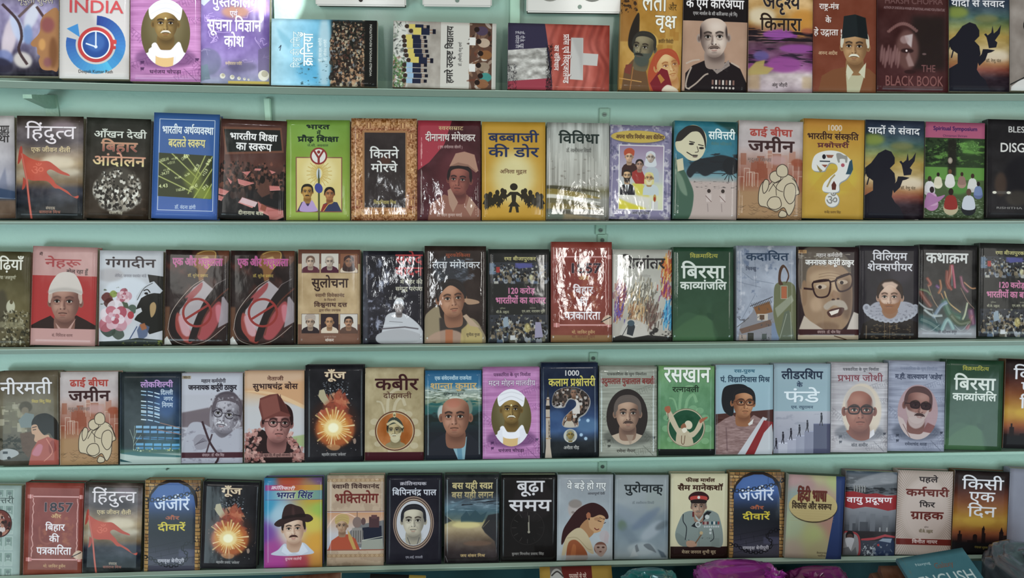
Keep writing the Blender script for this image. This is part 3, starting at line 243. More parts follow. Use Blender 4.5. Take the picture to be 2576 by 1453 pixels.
    5046: (304,276,304,-68,263,-68,263,-30,251,4962,218,4952,198,-48,173,4952,134,4972,112,5007,112,30,112,5066,162,5107,202,107,212,5107,240,5104,247,102,244,68,236,5070,216,5073,207,73,182,5073,152,5050,152,28,152,5007,182,4987,204,-13,222,4987,252,5001,263,10,263,124,228,5126,156,5145,128,157,107,5143,62,5114,38,101,14,135,34,5145,73,5166,92,177,65,5196,44,5232,44,252,44,5278,87,5316,124,316,156,5316,200,5280,200,250,200,5228,177,5194,160,180,201,5164,263,160,263,276,231,276,231,311,355,311,355,276,-9999,124,196,140,5208,159,5234,159,250,159,5267,139,5283,122,283,108,5283,84,5266,84,248,84,5236,101,5210),
    5047: (158,0,125,5000,72,5018,41,5056,41,88,41,5122,72,143,58,5154,42,5186,42,210,42,276,0,276,0,311,300,311,300,276,248,276,248,167,215,136,188,136,158,5136,120,5131,106,124,81,5112,81,86,81,5066,102,5046,136,5038,156,38,182,5038,226,5051,246,62,259,24,238,5014,184,5000,-9999,207,178,207,276,110,276,-9999,82,219,82,5196,94,5168,107,160,135,5168,173,168,82,260),
    5048: (158,0,125,5000,72,5018,41,5056,41,88,41,5122,72,143,58,5154,42,5186,42,210,42,276,0,276,0,311,300,311,300,276,248,276,248,167,215,136,188,136,158,5136,120,5131,106,124,81,5112,81,86,81,5066,102,5046,136,5038,156,38,182,5038,226,5051,246,62,259,24,238,5014,184,5000,-9999,207,178,207,276,110,276,-9999,82,219,82,5196,94,5168,107,160,135,5168,173,168,82,260,-9999,34,-82,158,-6,178,-6,250,-96,221,-115,162,-42,57,-115),
    5049: (190,21,163,-6,135,5018,86,5068,48,5112,36,128,26,5144,20,5162,20,170,20,5180,35,5196,52,196,64,5196,83,5185,90,175,101,5184,108,5214,108,229,108,5244,104,5268,100,276,0,276,0,311,247,311,260,5316,276,316,296,5316,334,5298,358,5262,358,234,358,5198,318,5152,281,137,292,5119,322,5102,347,102,373,5102,410,5122,426,138,426,276,385,276,385,311,518,311,518,276,466,276,466,0,426,0,426,90,412,5080,372,5066,344,66,310,5066,256,5098,242,130,218,5126,190,126,169,5126,122,5133,106,138,96,5132,84,126,104,5100,160,5046,-9999,184,161,205,5161,240,5164,260,168,291,5179,318,5211,318,234,318,5258,294,5284,276,284,263,5284,247,5272,247,260,247,5235,288,230,284,196,251,5200,213,5230,213,260,213,5268,215,276,140,276,144,5267,149,5244,149,229,149,5208,140,5177,131,166,157,5161),
    5050: (142,150,178,5150,221,5130,240,5098,240,80,240,5054,210,5020,180,9,166,42,182,5048,202,5064,202,78,202,5096,174,5114,141,114,102,5114,69,5088,69,68,69,5056,80,5030,112,5002,146,-16,154,4986,162,-14,200,4986,242,4947,242,-84,242,4885,195,4846,152,-154,104,4846,33,4892,3,-70,34,-48,53,4928,88,4896,128,4882,152,-118,205,4882,205,-81,205,4936,180,4952,165,-48,152,4952,130,4946,120,-60,112,-40,67,4988,29,5038,29,68,29,5086,44,5114,56,124,48,5134,34,5159,34,176,34,5190,44,5210,53,216,64,5225,94,5232,114,232,180,232,180,276,0,276,0,311,273,311,273,276,221,276,221,197,115,197,100,5197,86,5194,82,190,74,5184,74,174,74,5164,84,5148,91,142,114,5150),
    5051: (142,150,178,5150,221,5130,240,5098,240,80,240,5054,210,5020,180,9,166,42,182,5048,202,5064,202,78,202,5096,174,5114,141,114,102,5114,69,5088,69,68,69,5056,80,5030,112,5002,146,-16,179,4982,229,4953,268,4910,284,-114,254,-134,226,4908,170,4951,134,-49,108,4951,82,4932,82,-84,82,4897,107,4882,122,-118,136,4882,158,4888,168,-108,180,-142,168,4852,139,4846,126,-154,88,4846,46,4886,46,-83,46,4936,68,4968,88,-23,56,4999,29,5043,29,68,29,5086,44,5114,56,124,48,5134,34,5159,34,176,34,5190,44,5210,53,216,64,5225,94,5232,114,232,180,232,180,276,0,276,0,311,273,311,273,276,221,276,221,197,115,197,100,5197,86,5194,82,190,74,5184,74,174,74,5164,84,5148,91,142,114,5150),
    5052: (128,-108,96,4923,51,4975,29,5026,29,56,29,5073,42,5108,58,122,49,5132,34,5158,34,176,34,5190,44,5210,53,216,64,5225,94,5232,114,232,258,232,258,276,0,276,0,311,384,311,384,276,298,276,298,197,115,197,100,5197,86,5194,82,190,74,5184,74,174,74,5164,84,5148,92,142,102,5146,129,5150,148,150,262,150,306,5150,320,130,332,5116,332,86,332,-68,292,-68,292,47,279,5042,256,5013,246,-18,214,-7,220,5019,232,38,226,5042,212,5047,203,47,188,5047,171,5030,171,18,171,4996,204,4960,240,-66,218,-91,180,4937,134,4991,134,22,134,5042,154,5067,184,5080,200,80,218,5080,244,5070,256,63,272,5075,292,78,292,88,292,5102,282,5114,264,114,153,114,126,5114,98,5108,90,100,69,5086,69,51,69,5030,86,4990,124,4946,156,-82),
}
# ---------------------------------------------------------------- printed cover artwork (flat print, drawn with numpy)
_flat, _adv = {}, {}
def curve_loops(body):
    cu = bpy.data.curves.new('letter', 'FONT'); cu.body = body; cu.size = 1000; cu.resolution_u = 3; o = bpy.data.objects.new('letter', cu); COL.objects.link(o); bpy.context.view_layer.update()
    me = o.to_mesh(); V = [(v.co.x, v.co.y) for v in me.vertices]; E = {}
    for p in me.polygons:
        L = list(p.vertices)
        for u, v in zip(L, L[1:]+L[:1]): E[(u, v)] = 1
    nxt = {}
    for (u, v) in E:
        if (v, u) not in E: nxt.setdefault(u, []).append(v)
    loops = []
    while nxt:
        u = next(iter(nxt)); L = [u]; v = nxt[u].pop()
        if not nxt[u]: del nxt[u]
        while v != L[0] and v in nxt:
            L.append(v); w = nxt[v].pop()
            if not nxt[v]: del nxt[v]
            v = w
        if len(L) > 2: loops.append(np.array([V[i] for i in L], float))
    o.to_mesh_clear(); bpy.data.objects.remove(o); bpy.data.curves.remove(cu); return loops
def glyph_poly(k):
    if k in _flat: return _flat[k]
    if k < 5001: _flat[k] = curve_loops(chr(k)); return _flat[k]
    res = []; cur = []
    def flush(cur):
        n = len(cur); ex = []
        for i in range(n):
            a, b = cur[i], cur[(i+1) % n]; ex.append(a)
            if not a[2] and not b[2]: ex.append(((a[0]+b[0])/2, (a[1]+b[1])/2, 1))
        k0 = next((i for i, p in enumerate(ex) if p[2]), 0); ex = ex[k0:]+ex[:k0]; ex.append(ex[0]); o = [ex[0][:2]]; i = 1
        while i < len(ex):
            if ex[i][2]: o.append(ex[i][:2]); i += 1
            else:
                p0, p1, p2 = o[-1], ex[i], ex[min(i+1, len(ex)-1)]
                for t in (.33, .67, 1.): o.append(((1-t)**2*p0[0]+2*t*(1-t)*p1[0]+t*t*p2[0], (1-t)**2*p0[1]+2*t*(1-t)*p1[1]+t*t*p2[1]))
                i += 2
        res.append(np.array(o, float))
    D = OUTLINES[k]; i = 0
    while i < len(D):
        if D[i] == -9999: flush(cur); cur = []; i += 1; continue
        y = D[i+1]; off = y > 2500; cur.append((D[i]*2, (y-5000 if off else y)*2, 0 if off else 1)); i += 2
    if cur: flush(cur)
    _flat[k] = res; return res
def advance(ch):
    if ch not in _adv:
        w = lambda t: max(p[:, 0].max() for p in curve_loops(t))
        _adv[ch] = w(ch+'MMMM')-w('MMMM')
    return _adv[ch]
def syllables(t):
    out, i, n = [], 0, len(t); C = lambda c: 0x915 <= c <= 0x939 or 0x958 <= c <= 0x95f
    while i < n:
        c = ord(t[i])
        if C(c) or 0x904 <= c <= 0x914:
            j = i+1
            while j < n:
                d = ord(t[j])
                if d == 0x94d: j += 2 if j+1 < n and C(ord(t[j+1])) else 1
                elif d == 0x93c or 0x93e <= d <= 0x94c or 0x900 <= d <= 0x903: j += 1
                else: break
            out.append(t[i:j]); i = j
        else: out.append(t[i]); i += 1
    return out
_runs = {}
def layout(t):
    if t in _runs: return _runs[t]
    x = 0; out = []
    for s in syllables(t):
        k = tuple(ord(c) for c in s)
        if k in SYLLABLES:
            r = SYLLABLES[k]
            for i in range(1, len(r), 3): out.append((r[i], x+r[i+1], r[i+2]))
            x += r[0]; continue
        cs = list(s)
        if 'ि' in cs: cs.remove('ि'); cs.insert(0, 'ि')
        for c in cs:
            if c == ' ': x += 260; continue
            out.append((ord(c), x, 0)); x += advance(c)
    _runs[t] = (out, x, any(0x900 <= ord(c) < 0x980 for c in t)); return _runs[t]
def hx(c):
    if isinstance(c, str):
        c = c.lstrip('#'); return np.array([int(c[i]*2 if len(c) == 3 else c[2*i:2*i+2], 16)/255 for i in range(3)], np.float32)
    return np.array(c, np.float32)
def mix(a, b, t): return hx(a)*(1-t)+hx(b)*t
def blur(m, s):
    if s < .3: return m
    r = int(3*s)+1; k = np.exp(-.5*(np.arange(-r, r+1)/s)**2); k /= k.sum()
    for ax in (0, 1):
        p = np.pad(m, [(r, r) if a == ax else (0, 0) for a in (0, 1)]); o = np.zeros_like(m)
        for i, w in enumerate(k): o += w*(p[i:i+m.shape[0]] if ax == 0 else p[:, i:i+m.shape[1]])
        m = o
    return m
def dilate(m, r):
    if r <= 0: return m
    R = int(math.ceil(r)); p = np.pad(m, R); o = m.copy()
    for dy in range(-R, R+1):
        for dx in range(-R, R+1):
            d = math.hypot(dx, dy)
            if 0 < d < r+1: o = np.maximum(o, p[R+dy:R+dy+m.shape[0], R+dx:R+dx+m.shape[1]]*min(1, r+1-d))
    return o
def smooth(pts, n=5, closed=True):
    p = np.array(pts, float); N = len(p); o = []
    for i in range(N if closed else N-1):
        a, b, c, d = (p[(i-1) % N], p[i], p[(i+1) % N], p[(i+2) % N]) if closed else (p[max(i-1, 0)], p[i], p[i+1], p[min(i+2, N-1)])
        for t in np.arange(n)/n: o.append(.5*((2*b)+(c-a)*t+(2*a-5*b+4*c-d)*t*t+(3*b-a-3*c+d)*t**3))
    if not closed: o.append(p[-1])
    return np.array(o)
_nz = {}
def noise2(h, w, fx, fy, seed, octs=4):
    k = (h, w, fx, fy, seed, octs)
    if k in _nz: return _nz[k]
    r = np.random.RandomState(seed); out = np.zeros((h, w), np.float32); amp = 1.; tot = 0
    for _ in range(octs):
        gx, gy = int(math.ceil(fx))+2, int(math.ceil(fy))+2; g = r.rand(gy, gx).astype(np.float32)
        x = np.linspace(0, fx, w); y = np.linspace(0, fy, h); xi = x.astype(int); yi = y.astype(int); tx = x-xi; ty = y-yi
        tx = tx*tx*(3-2*tx); ty = (ty*ty*(3-2*ty))[:, None]; a = g[yi]; b = g[yi+1]
        out += amp*((a[:, xi]*(1-tx)+a[:, xi+1]*tx)*(1-ty)+(b[:, xi]*(1-tx)+b[:, xi+1]*tx)*ty); tot += amp; amp *= .55; fx *= 2; fy *= 2
    out = (out/tot-.5)*2.2
    _nz[k] = out; return out
class Cover:
    def __init__(s, w, h, col='#888'):
        s.W, s.H = w, h; s.a = np.empty((h, w, 3), np.float32); s.a[:] = hx(col); s.clip = None
    def px(s, pts): p = np.array(pts, float).reshape(-1, 2); return p*[s.W/100, s.H/100]
    def raster(s, cs, bl=0, dil=0):
        al = np.vstack(cs); m = int(3*bl+dil)+2
        x0 = max(0, int(al[:, 0].min())-m); x1 = min(s.W, int(al[:, 0].max())+m+2); y0 = max(0, int(al[:, 1].min())-m); y1 = min(s.H, int(al[:, 1].max())+m+2)
        if x1 <= x0 or y1 <= y0: return None
        A = np.vstack(cs)-[x0, y0]; B = np.vstack([np.roll(c, -1, 0) for c in cs])-[x0, y0]
        SS = 4; w, h = x1-x0, y1-y0; D = np.zeros((h*SS, w+2), np.float32)
        sg = np.sign(B[:, 1]-A[:, 1]); k = sg != 0; A, B, sg = A[k], B[k], sg[k]
        lo, hi = np.minimum(A[:, 1], B[:, 1])*SS-.5, np.maximum(A[:, 1], B[:, 1])*SS-.5
        r0 = np.clip(np.ceil(lo), 0, h*SS).astype(int); r1 = np.clip(np.ceil(hi), 0, h*SS).astype(int); n = np.maximum(r1-r0, 0)
        if n.sum():
            e = np.repeat(np.arange(len(n)), n); row = np.arange(n.sum())-np.repeat(np.cumsum(n)-n, n)+r0[e]
            yy = (row+.5)/SS; X = A[e, 0]+(yy-A[e, 1])*(B[e, 0]-A[e, 0])/(B[e, 1]-A[e, 1]); X = np.clip(X, 0, w); xi = X.astype(int); f = X-xi
            np.add.at(D, (row, xi), sg[e]*(1-f)); np.add.at(D, (row, xi+1), sg[e]*f)
        M = np.clip(np.abs(np.cumsum(D, 1)[:, :w]), 0, 1).reshape(h, SS, w).mean(1)
        return x0, y0, blur(dilate(M, dil), bl)
    def comp(s, r, col, a=1):
        if r is None: return s
        x0, y0, m = r; h, w = m.shape; m = m*a
        if s.clip is not None: m = m*s.clip[y0:y0+h, x0:x0+w]
        m = m[..., None]; t = s.a[y0:y0+h, x0:x0+w]
        c = col[y0:y0+h, x0:x0+w] if isinstance(col, np.ndarray) and col.ndim == 3 else hx(col)
        t[:] = t*(1-m)+c*m; return s
    def poly(s, pts, col, a=1, bl=0, sm=0):
        p = s.px(pts); p = smooth(p) if sm else p
        return s.comp(s.raster([p], bl), col, a)
    def ell(s, cx, cy, rx, ry, col, a=1, bl=0, rot=0):
        t = np.linspace(0, 2*math.pi, 41)[:-1]; X, Y = rx*s.W/100*np.cos(t), ry*s.H/100*np.sin(t); q = math.radians(rot)
        return s.comp(s.raster([np.stack([cx*s.W/100+X*math.cos(q)-Y*math.sin(q), cy*s.H/100+X*math.sin(q)+Y*math.cos(q)], 1)], bl), col, a)
    def circ(s, cx, cy, r, col, a=1, bl=0): return s.ell(cx, cy, r, r*s.W/s.H, col, a, bl)
    def rect(s, x0, y0, x1, y1, col, a=1, bl=0): return s.poly([(x0, y0), (x1, y0), (x1, y1), (x0, y1)], col, a, bl)
    def line(s, pts, w, col, a=1, bl=0, sm=0, close=0):
        p = s.px(pts); p = smooth(p, closed=bool(close)) if sm else p; h = w*s.W/200; cs = []
        if close: p = np.vstack([p, p[:1]])
        for i in range(len(p)-1):
            d = p[i+1]-p[i]; L = np.hypot(*d)
            if L < 1e-6: continue
            d = d/L; n = np.array([-d[1], d[0]])*h; e = d*h*.5; cs.append(np.array([p[i]+n-e, p[i+1]+n+e, p[i+1]-n+e, p[i]-n-e]))
        return s.comp(s.raster(cs, bl), col, a) if cs else s
    def ring(s, cx, cy, r, w, col, a=1, rx=None, ry=None):
        t = np.linspace(0, 2*math.pi, 49)[:-1]; k = s.W/s.H; rx = rx or r; ry = ry or r*k
        return s.line(np.stack([cx+rx*np.cos(t), cy+ry*np.sin(t)], 1), w, col, a, close=1)
    def frame(s, x0, y0, x1, y1, w, col, a=1): return s.line([(x0, y0), (x1, y0), (x1, y1), (x0, y1)], w, col, a, close=1)
    def grad(s, stops, x0=0, y0=0, x1=100, y1=100, horiz=0, a=1):
        X0, X1, Y0, Y1 = [int(round(v)) for v in (x0*s.W/100, x1*s.W/100, y0*s.H/100, y1*s.H/100)]
        n = (X1-X0) if horiz else (Y1-Y0); t = np.linspace(0, 100, max(n, 1)); ks = [k for k, _ in stops]; cs = np.array([hx(c) for _, c in stops])
        g = np.stack([np.interp(t, ks, cs[:, i]) for i in range(3)], 1).astype(np.float32); g = g[None] if horiz else g[:, None]
        t_ = s.a[Y0:Y1, X0:X1]; m = a if s.clip is None else s.clip[Y0:Y1, X0:X1, None]*a; t_[:] = t_*(1-m)+g*m; return s
    def noise(s, amp, fx=6, fy=9, seed=1, col=None, x0=0, y0=0, x1=100, y1=100, octs=4, th=None, soft=.3):
        """blend colour (or brightness) by fractal noise, feathered where the region ends inside the cover"""
        X0, X1, Y0, Y1 = [int(round(min(100, max(0, v))*q/100)) for v, q in ((x0, s.W), (x1, s.W), (y0, s.H), (y1, s.H))]
        n = noise2(Y1-Y0, X1-X0, fx, fy, seed, octs)[..., None]; t = s.a[Y0:Y1, X0:X1]; k = 1. if s.clip is None else s.clip[Y0:Y1, X0:X1, None]
        F = 14. if (x1-x0) > 25 and (y1-y0) > 12 else 6.
        ax = np.minimum(1 if x0 <= 0 else np.arange(X1-X0)/F, 1 if x1 >= 100 else np.arange(X1-X0)[::-1]/F); ay = np.minimum(1 if y0 <= 0 else np.arange(Y1-Y0)/F, 1 if y1 >= 100 else np.arange(Y1-Y0)[::-1]/F)
        fe = (np.clip(ax, 0, 1)*np.ones(X1-X0))[None, :, None]*(np.clip(ay, 0, 1)*np.ones(Y1-Y0))[:, None, None]
        if col is None: t[:] = np.clip(t+n*amp*k*(fe if octs > 2 else 1), 0, 1)
        else:
            m = np.clip((n-(th or 0)-(1-fe)*.5)/soft, 0, 1)*amp*k; t[:] = t*(1-m)+hx(col)*m
        return s
    def oval(s, cx, cy, rx, ry, bl=0):
        t = np.linspace(0, 2*math.pi, 61)[:-1]; return s.setclip(np.stack([cx+rx*np.cos(t), cy+ry*np.sin(t)], 1), bl=bl)
    def setclip(s, pts, sm=0, bl=0):
        s.clip = None
        if pts is None: return s
        p = s.px(pts); p = smooth(p) if sm else p; r = s.raster([p], bl); m = np.zeros((s.H, s.W), np.float32)
        if r is not None: x0, y0, q = r; m[y0:y0+q.shape[0], x0:x0+q.shape[1]] = q
        s.clip = m; return s
    def text(s, t, x0, x1, y0, y1, col, b=0, out=None, ow=1.5, sh=None, rot=0, sl=0, a=1, serif=0, noline=0, vert=0, col2=None):
        """t fitted between x0 and x1; y0 headline / cap line, y1 base line"""
        run = layout(t); W = max(run[1], 1); hd = 622. if run[2] else 690.; cs = []
        for k, x, y in run[0]:
            for p in glyph_poly(k): cs.append(p+[x, y])
        if not cs: return s
        A = s.px([(x0, y0)])[0]; B = s.px([(x1, y1)])[0]; o = []
        if vert:      # runs up (1) or down (-1) the page; x0,x1 headline/base, y0,y1 extent
            for p in cs:
                u = p[:, 0]/W; v = 1-p[:, 1]/hd
                o.append(np.stack([A[0]+v*(B[0]-A[0]), B[1]-u*(B[1]-A[1])], 1) if vert > 0 else np.stack([B[0]-v*(B[0]-A[0]), A[1]+u*(B[1]-A[1])], 1))
        else:
            for p in cs:
                u = (p[:, 0]+p[:, 1]*sl)/W; v = 1-p[:, 1]/hd
                o.append(np.stack([A[0]+u*(B[0]-A[0]), A[1]+v*(B[1]-A[1])], 1))
            if rot:
                c = np.array([(A[0]+B[0])/2, (A[1]+B[1])/2]); q = math.radians(rot); R = np.array([[math.cos(q), math.sin(q)], [-math.sin(q), math.cos(q)]])
                o = [(p-c)@R+c for p in o]
        if sh: s.comp(s.raster([p+[1.6, 1.6] for p in o], .8, b), sh, .8)
        if out is not None: s.comp(s.raster(o, .3, b+ow), out, a)
        if col2 is not None:
            g = np.zeros((s.H, s.W, 3), np.float32); yy = np.clip((np.arange(s.H)-A[1])/max(B[1]-A[1], 1), 0, 1)[:, None, None]; g[:] = hx(col)*(1-yy)+hx(col2)*yy; col = g
        return s.comp(s.raster(o, 0, b), col, a)
    def tiny(s, t, x0, x1, y0, y1, col, **k): return s.text(t, x0, x1, y0, y1, col, b=.3, **k)
    def crowd(s, x0, y0, x1, y1, cols, n=60, r=2.2, seed=3, heads='#2a211d', a=.9, skin=None):
        R = np.random.RandomState(seed); P = sorted([(y0+(y1-y0)*R.rand()**.85, x0+(x1-x0)*R.rand()) for _ in range(n)])
        for y, x in P:
            k = r*(.55+.9*(y-y0)/max(y1-y0, 1)); c = cols[R.randint(len(cols))]; q = s.W/s.H
            s.ell(x, y+k*1.5*q, k*1.1, k*1.3*q, c, a); s.ell(x, y, k*.6, k*.75*q, heads if R.rand() < .7 or skin is None else skin, a)
        return s
    def specks(s, n, x0, y0, x1, y1, r, cols, seed=1, a=.8, el=1):
        R = np.random.RandomState(seed)
        for _ in range(n): s.ell(x0+(x1-x0)*R.rand(), y0+(y1-y0)*R.rand(), r*(.3+R.rand()), r*(.3+R.rand())*.65*el, cols[R.randint(len(cols))], a*(.4+.6*R.rand()), rot=R.rand()*180)
        return s
def face(c, cx, cy, r, skin='#b08868', dk=None, lt=None, turn=0, tilt=0, hair='#222', style='short', must=None, beard=None, glass=None, gcol='#222', cap=None, capcol='#ddd', neck=1, brow='#2a201c', eye='#1c1614', lip=None, light=1, ears=1, bindi=None, soft=1):
    """a head with features: cx, cy in percent, r = half head width in percent of the width"""
    S = r*c.W/100; ox, oy = cx*c.W/100, cy*c.H/100; q = math.radians(tilt); dk = hx(dk) if dk is not None else hx(skin)*.5; lt = hx(lt) if lt is not None else np.clip(hx(skin)*1.25+.03, 0, 1); lip = lip if lip is not None else mix(skin, '#7a2f2a', .5)
    def T(p): p = np.array(p, float).reshape(-1, 2); return np.stack([ox+S*(p[:, 0]*math.cos(q)-p[:, 1]*math.sin(q)), oy+S*(p[:, 0]*math.sin(q)+p[:, 1]*math.cos(q))], 1)
    def P(p, col, a=1, bl=0, sm=1): c.comp(c.raster([smooth(T(p)) if sm else T(p)], bl*S), col, a)
    def E(u, v, a_, b_, col, a=1, bl=0):
        t = np.linspace(0, 2*math.pi, 25)[:-1]; P(np.stack([u+a_*np.cos(t), v+b_*np.sin(t)], 1), col, a, bl, 0)
    def Lw(p, w, col, a=1, bl=0, close=0):
        z = smooth(T(p), 4, bool(close)); z = np.vstack([z, z[:1]]) if close else z; cs = []
        for i in range(len(z)-1):
            d = z[i+1]-z[i]; l = np.hypot(*d)
            if l > 1e-6: d = d/l; n = np.array([-d[1], d[0]])*w*S/2; cs.append(np.array([z[i]+n, z[i+1]+n, z[i+1]-n, z[i]-n]))
        if cs: c.comp(c.raster(cs, bl*S), col, a)
    t = turn; fx = .42*t
    if neck: P([(-.55, .7), (.55, .7), (.62, 1.9), (0, 2.1), (-.62, 1.9)], mix(skin, dk, .3)); E(.1, 1.25, .6, .4, dk, .5, .15)
    if style == 'long': P([(-1.15, -.2), (-.9, -1.2), (0, -1.5), (.9, -1.2), (1.15, -.2), (1.2, 1.2), (.7, 1.6), (-.7, 1.6), (-1.2, 1.2)], hair)
    if style == 'veil': P([(-1.25, .2), (-1.1, -1.1), (0, -1.65), (1.1, -1.1), (1.25, .2), (1.5, 2.), (0, 2.4), (-1.5, 2.)], hair)
    if ears:
        for sd in (-1, 1):
            if sd*t > .55: continue
            E(sd*1.0-.1*t, .02, .17, .3, mix(skin, dk, .25)); E(sd*1.0-.1*t, .05, .08, .18, dk, .5, .03)
    HD = [(-.93, -.35), (-.82, -.95), (-.35, -1.28), (.35, -1.28), (.82, -.95), (.93, -.35), (.88, .35), (.62, .95), (.25, 1.28), (-.25, 1.28), (-.62, .95), (-.88, .35)]
    if style in('short', 'side', 'bun') and hair is not None: P([(-1.04, .05), (-1.05, -.8), (-.55, -1.42), (.4, -1.48), (1.0, -.95), (1.06, .05), (.5, -.3), (-.5, -.3)], hair)
    if style == 'wavy': 
        for u, v, k in((-.9, -.5, .35), (-.75, -1.05, .4), (-.2, -1.35, .42), (.4, -1.3, .42), (.85, -.9, .38), (1., -.4, .3)): E(u, v, k, k, hair)
    P(HD, skin)
    old = c.clip; r_ = c.raster([smooth(T(HD))]); m = np.zeros((c.H, c.W), np.float32)
    if r_ is None: return
    m[r_[1]:r_[1]+r_[2].shape[0], r_[0]:r_[0]+r_[2].shape[1]] = r_[2]; c.clip = m if old is None else m*old
    sd = 1 if light > 0 else -1
    E(sd*.95, .2, .5, 1.3, dk, .6, .22); E(-sd*1.05, .2, .25, 1.2, dk, .35, .15); E(0, 1.35, .8, .32, dk, .5, .15)
    E(-sd*.2+fx*.6, -.75, .5, .3, lt, .6, .2); E(-sd*.45+fx*.7, .3, .26, .26, lt, .6, .14); E(sd*.4+fx*.7, .35, .2, .22, lt, .3, .14); E(fx, .95, .22, .14, lt, .4, .1)
    if hair is not None and style not in('bald', 'wavy'):
        if style == 'long' or style == 'veil' or style == 'bun': P([(-1.1, .3), (-.8, -.45), (0, -1.05), (.8, -.45), (1.1, .3), (1.2, -1.5), (-1.2, -1.5)], hair)
        elif style == 'side': P([(-1.1, -.1), (-.8, -.35), (-.7, -.75), (.1, -.95), (.75, -.7), (.85, -.3), (1.1, -.1), (1.1, -1.6), (-1.1, -1.6)], hair)
        else: P([(-1.1, .1), (-.86, -.3), (-.78, -.8), (-.3, -1.02), (.3, -1.02), (.78, -.8), (.86, -.3), (1.1, .1), (1.2, -1.6), (-1.2, -1.6)], hair)
    if style == 'bald' and hair is not None:
        for k in(-1, 1): E(k*1.0, -.35, .2, .5, hair, .9, .05)
    for k in(-1, 1):
        ex = k*.4+fx*.95; w = 1-.25*max(0, k*t)
        E(ex, -.16, .3*w, .18, dk, .45, .07)
        Lw([(ex-.27*w, -.3), (ex, -.4), (ex+.27*w, -.31)], .11, brow, .85, .02)
        E(ex, -.08, .19*w, .085, '#d8d0c6', .85); E(ex+.03*t, -.08, .095, .1, eye); Lw([(ex-.22*w, -.08), (ex, -.18), (ex+.22*w, -.07)], .05, eye, .9); Lw([(ex-.17, .1), (ex, .14), (ex+.17, .1)], .04, dk, .5, .02)
    nx = fx*1.25
    P([(nx*.7+.07*sd, -.2), (nx+.2*sd, .3), (nx+.22*sd, .42), (nx, .46), (nx+.02*sd, .3)], dk, .5, .03); E(nx-.05*sd, .15, .06, .3, lt, .6, .05); E(nx, .36, .13, .1, lt, .5, .05)
    for k in(-1, 1): E(nx+k*.12, .43, .06, .035, dk, .9)
    mx = fx*1.05
    if beard is not None: P([(-.9, .1), (-.7, .35), (mx-.35, .5), (mx+.35, .5), (.7, .35), (.9, .1), (.85, .8), (.4, 1.4), (-.4, 1.4), (-.85, .8)], beard, .92, .03)
    Lw([(mx-.28, .72), (mx, .69), (mx+.28, .72)], .06, dk, .95); Lw([(mx-.18, .82), (mx, .86), (mx+.18, .82)], .1, lip, .75, .02); E(mx, .98, .2, .05, dk, .4, .04)
    Lw([(mx-.3, .42), (mx-.42, .68)], .04, dk, .4, .03); Lw([(mx+.3, .42), (mx+.42, .68)], .04, dk, .4, .03)
    if must is not None: P([(mx-.42, .74), (mx-.25, .54), (mx, .5), (mx+.25, .54), (mx+.42, .74), (mx+.2, .68), (mx, .66), (mx-.2, .68)], must)
    if bindi is not None: E(fx, -.45, .08, .08, bindi)
    c.clip = old
    if beard is not None: P([(-.6, .9), (.6, .9), (.5, 1.45), (0, 1.7), (-.5, 1.45)], beard, .9, .03)
    if glass:
        for k in(-1, 1):
            ex = k*.42+fx*.95
            if glass == 'round': p = [(ex+.3*math.cos(z), -.06+.28*math.sin(z)) for z in np.linspace(0, 6.28, 13)[:-1]]
            else: p = [(ex-.34, -.25), (ex, -.28), (ex+.34, -.25), (ex+.3, .1), (ex, .17), (ex-.3, .1)]
            if glass == 'dark': P(p, gcol, .85)
            Lw(p, .1 if glass != 'round' else .06, gcol, 1, close=1)
        Lw([(fx*.95-.1, -.12), (fx*.95+.1, -.12)], .07, gcol); Lw([(-.75+fx*.9, -.15), (-1.02, -.12)], .07, gcol, .9); Lw([(.75+fx*.9, -.15), (1.02, -.12)], .07, gcol, .9)
    if cap == 'gandhi': P([(-1.08, -.55), (-.95, -1.25), (-.4, -1.95), (.5, -1.95), (1., -1.2), (1.08, -.55), (.5, -.72), (-.5, -.72)], capcol); P([(-1.05, -.6), (0, -.78), (1.05, -.6), (1.02, -.8), (0, -1.), (-1.02, -.8)], hx(capcol)*.8, .6, .05)
    if cap == 'turban': P([(-1.15, -.35), (-1.35, -1.1), (-1.1, -1.8), (-.3, -2.25), (.6, -2.2), (1.25, -1.7), (1.3, -1.), (1.1, -.3), (.6, -.75), (0, -.95), (-.6, -.75)], capcol); Lw([(-1.2, -.8), (0, -1.3), (1.2, -.8)], .06, hx(capcol)*.75, .6, .03); Lw([(-1.1, -1.4), (0, -1.7), (1.1, -1.4)], .06, hx(capcol)*.75, .5, .03)
    if cap == 'fez': P([(-1.0, -.62), (-.85, -2.3), (0, -2.45), (.8, -2.2), (1.0, -.62), (0, -.8)], capcol, sm=0); P([(.25, -.8), (.1, -2.4), (.8, -2.2), (1., -.62)], hx(capcol)*.7, .7, .03, 0)
    if cap == 'hat':
        P([(-1.75, -.55), (-1.2, -1.0), (0, -1.25), (1.3, -1.35), (1.8, -.9), (1.3, -.6), (.4, -.85), (-.6, -.6), (-1.3, -.3)], capcol); P([(-1.0, -.9), (-.8, -2.), (-.3, -2.35), (.25, -2.2), (.85, -1.9), (1.05, -1.1), (0, -1.)], capcol); P([(-.95, -.95), (0, -1.1), (1.05, -1.1), (1.0, -1.4), (0, -1.35), (-.92, -1.2)], hx(capcol)*.55, .8, .02); P([(-.1, -1.4), (0, -2.2), (.15, -1.4)], np.clip(hx(capcol)*1.8, 0, 1), .5, .06)
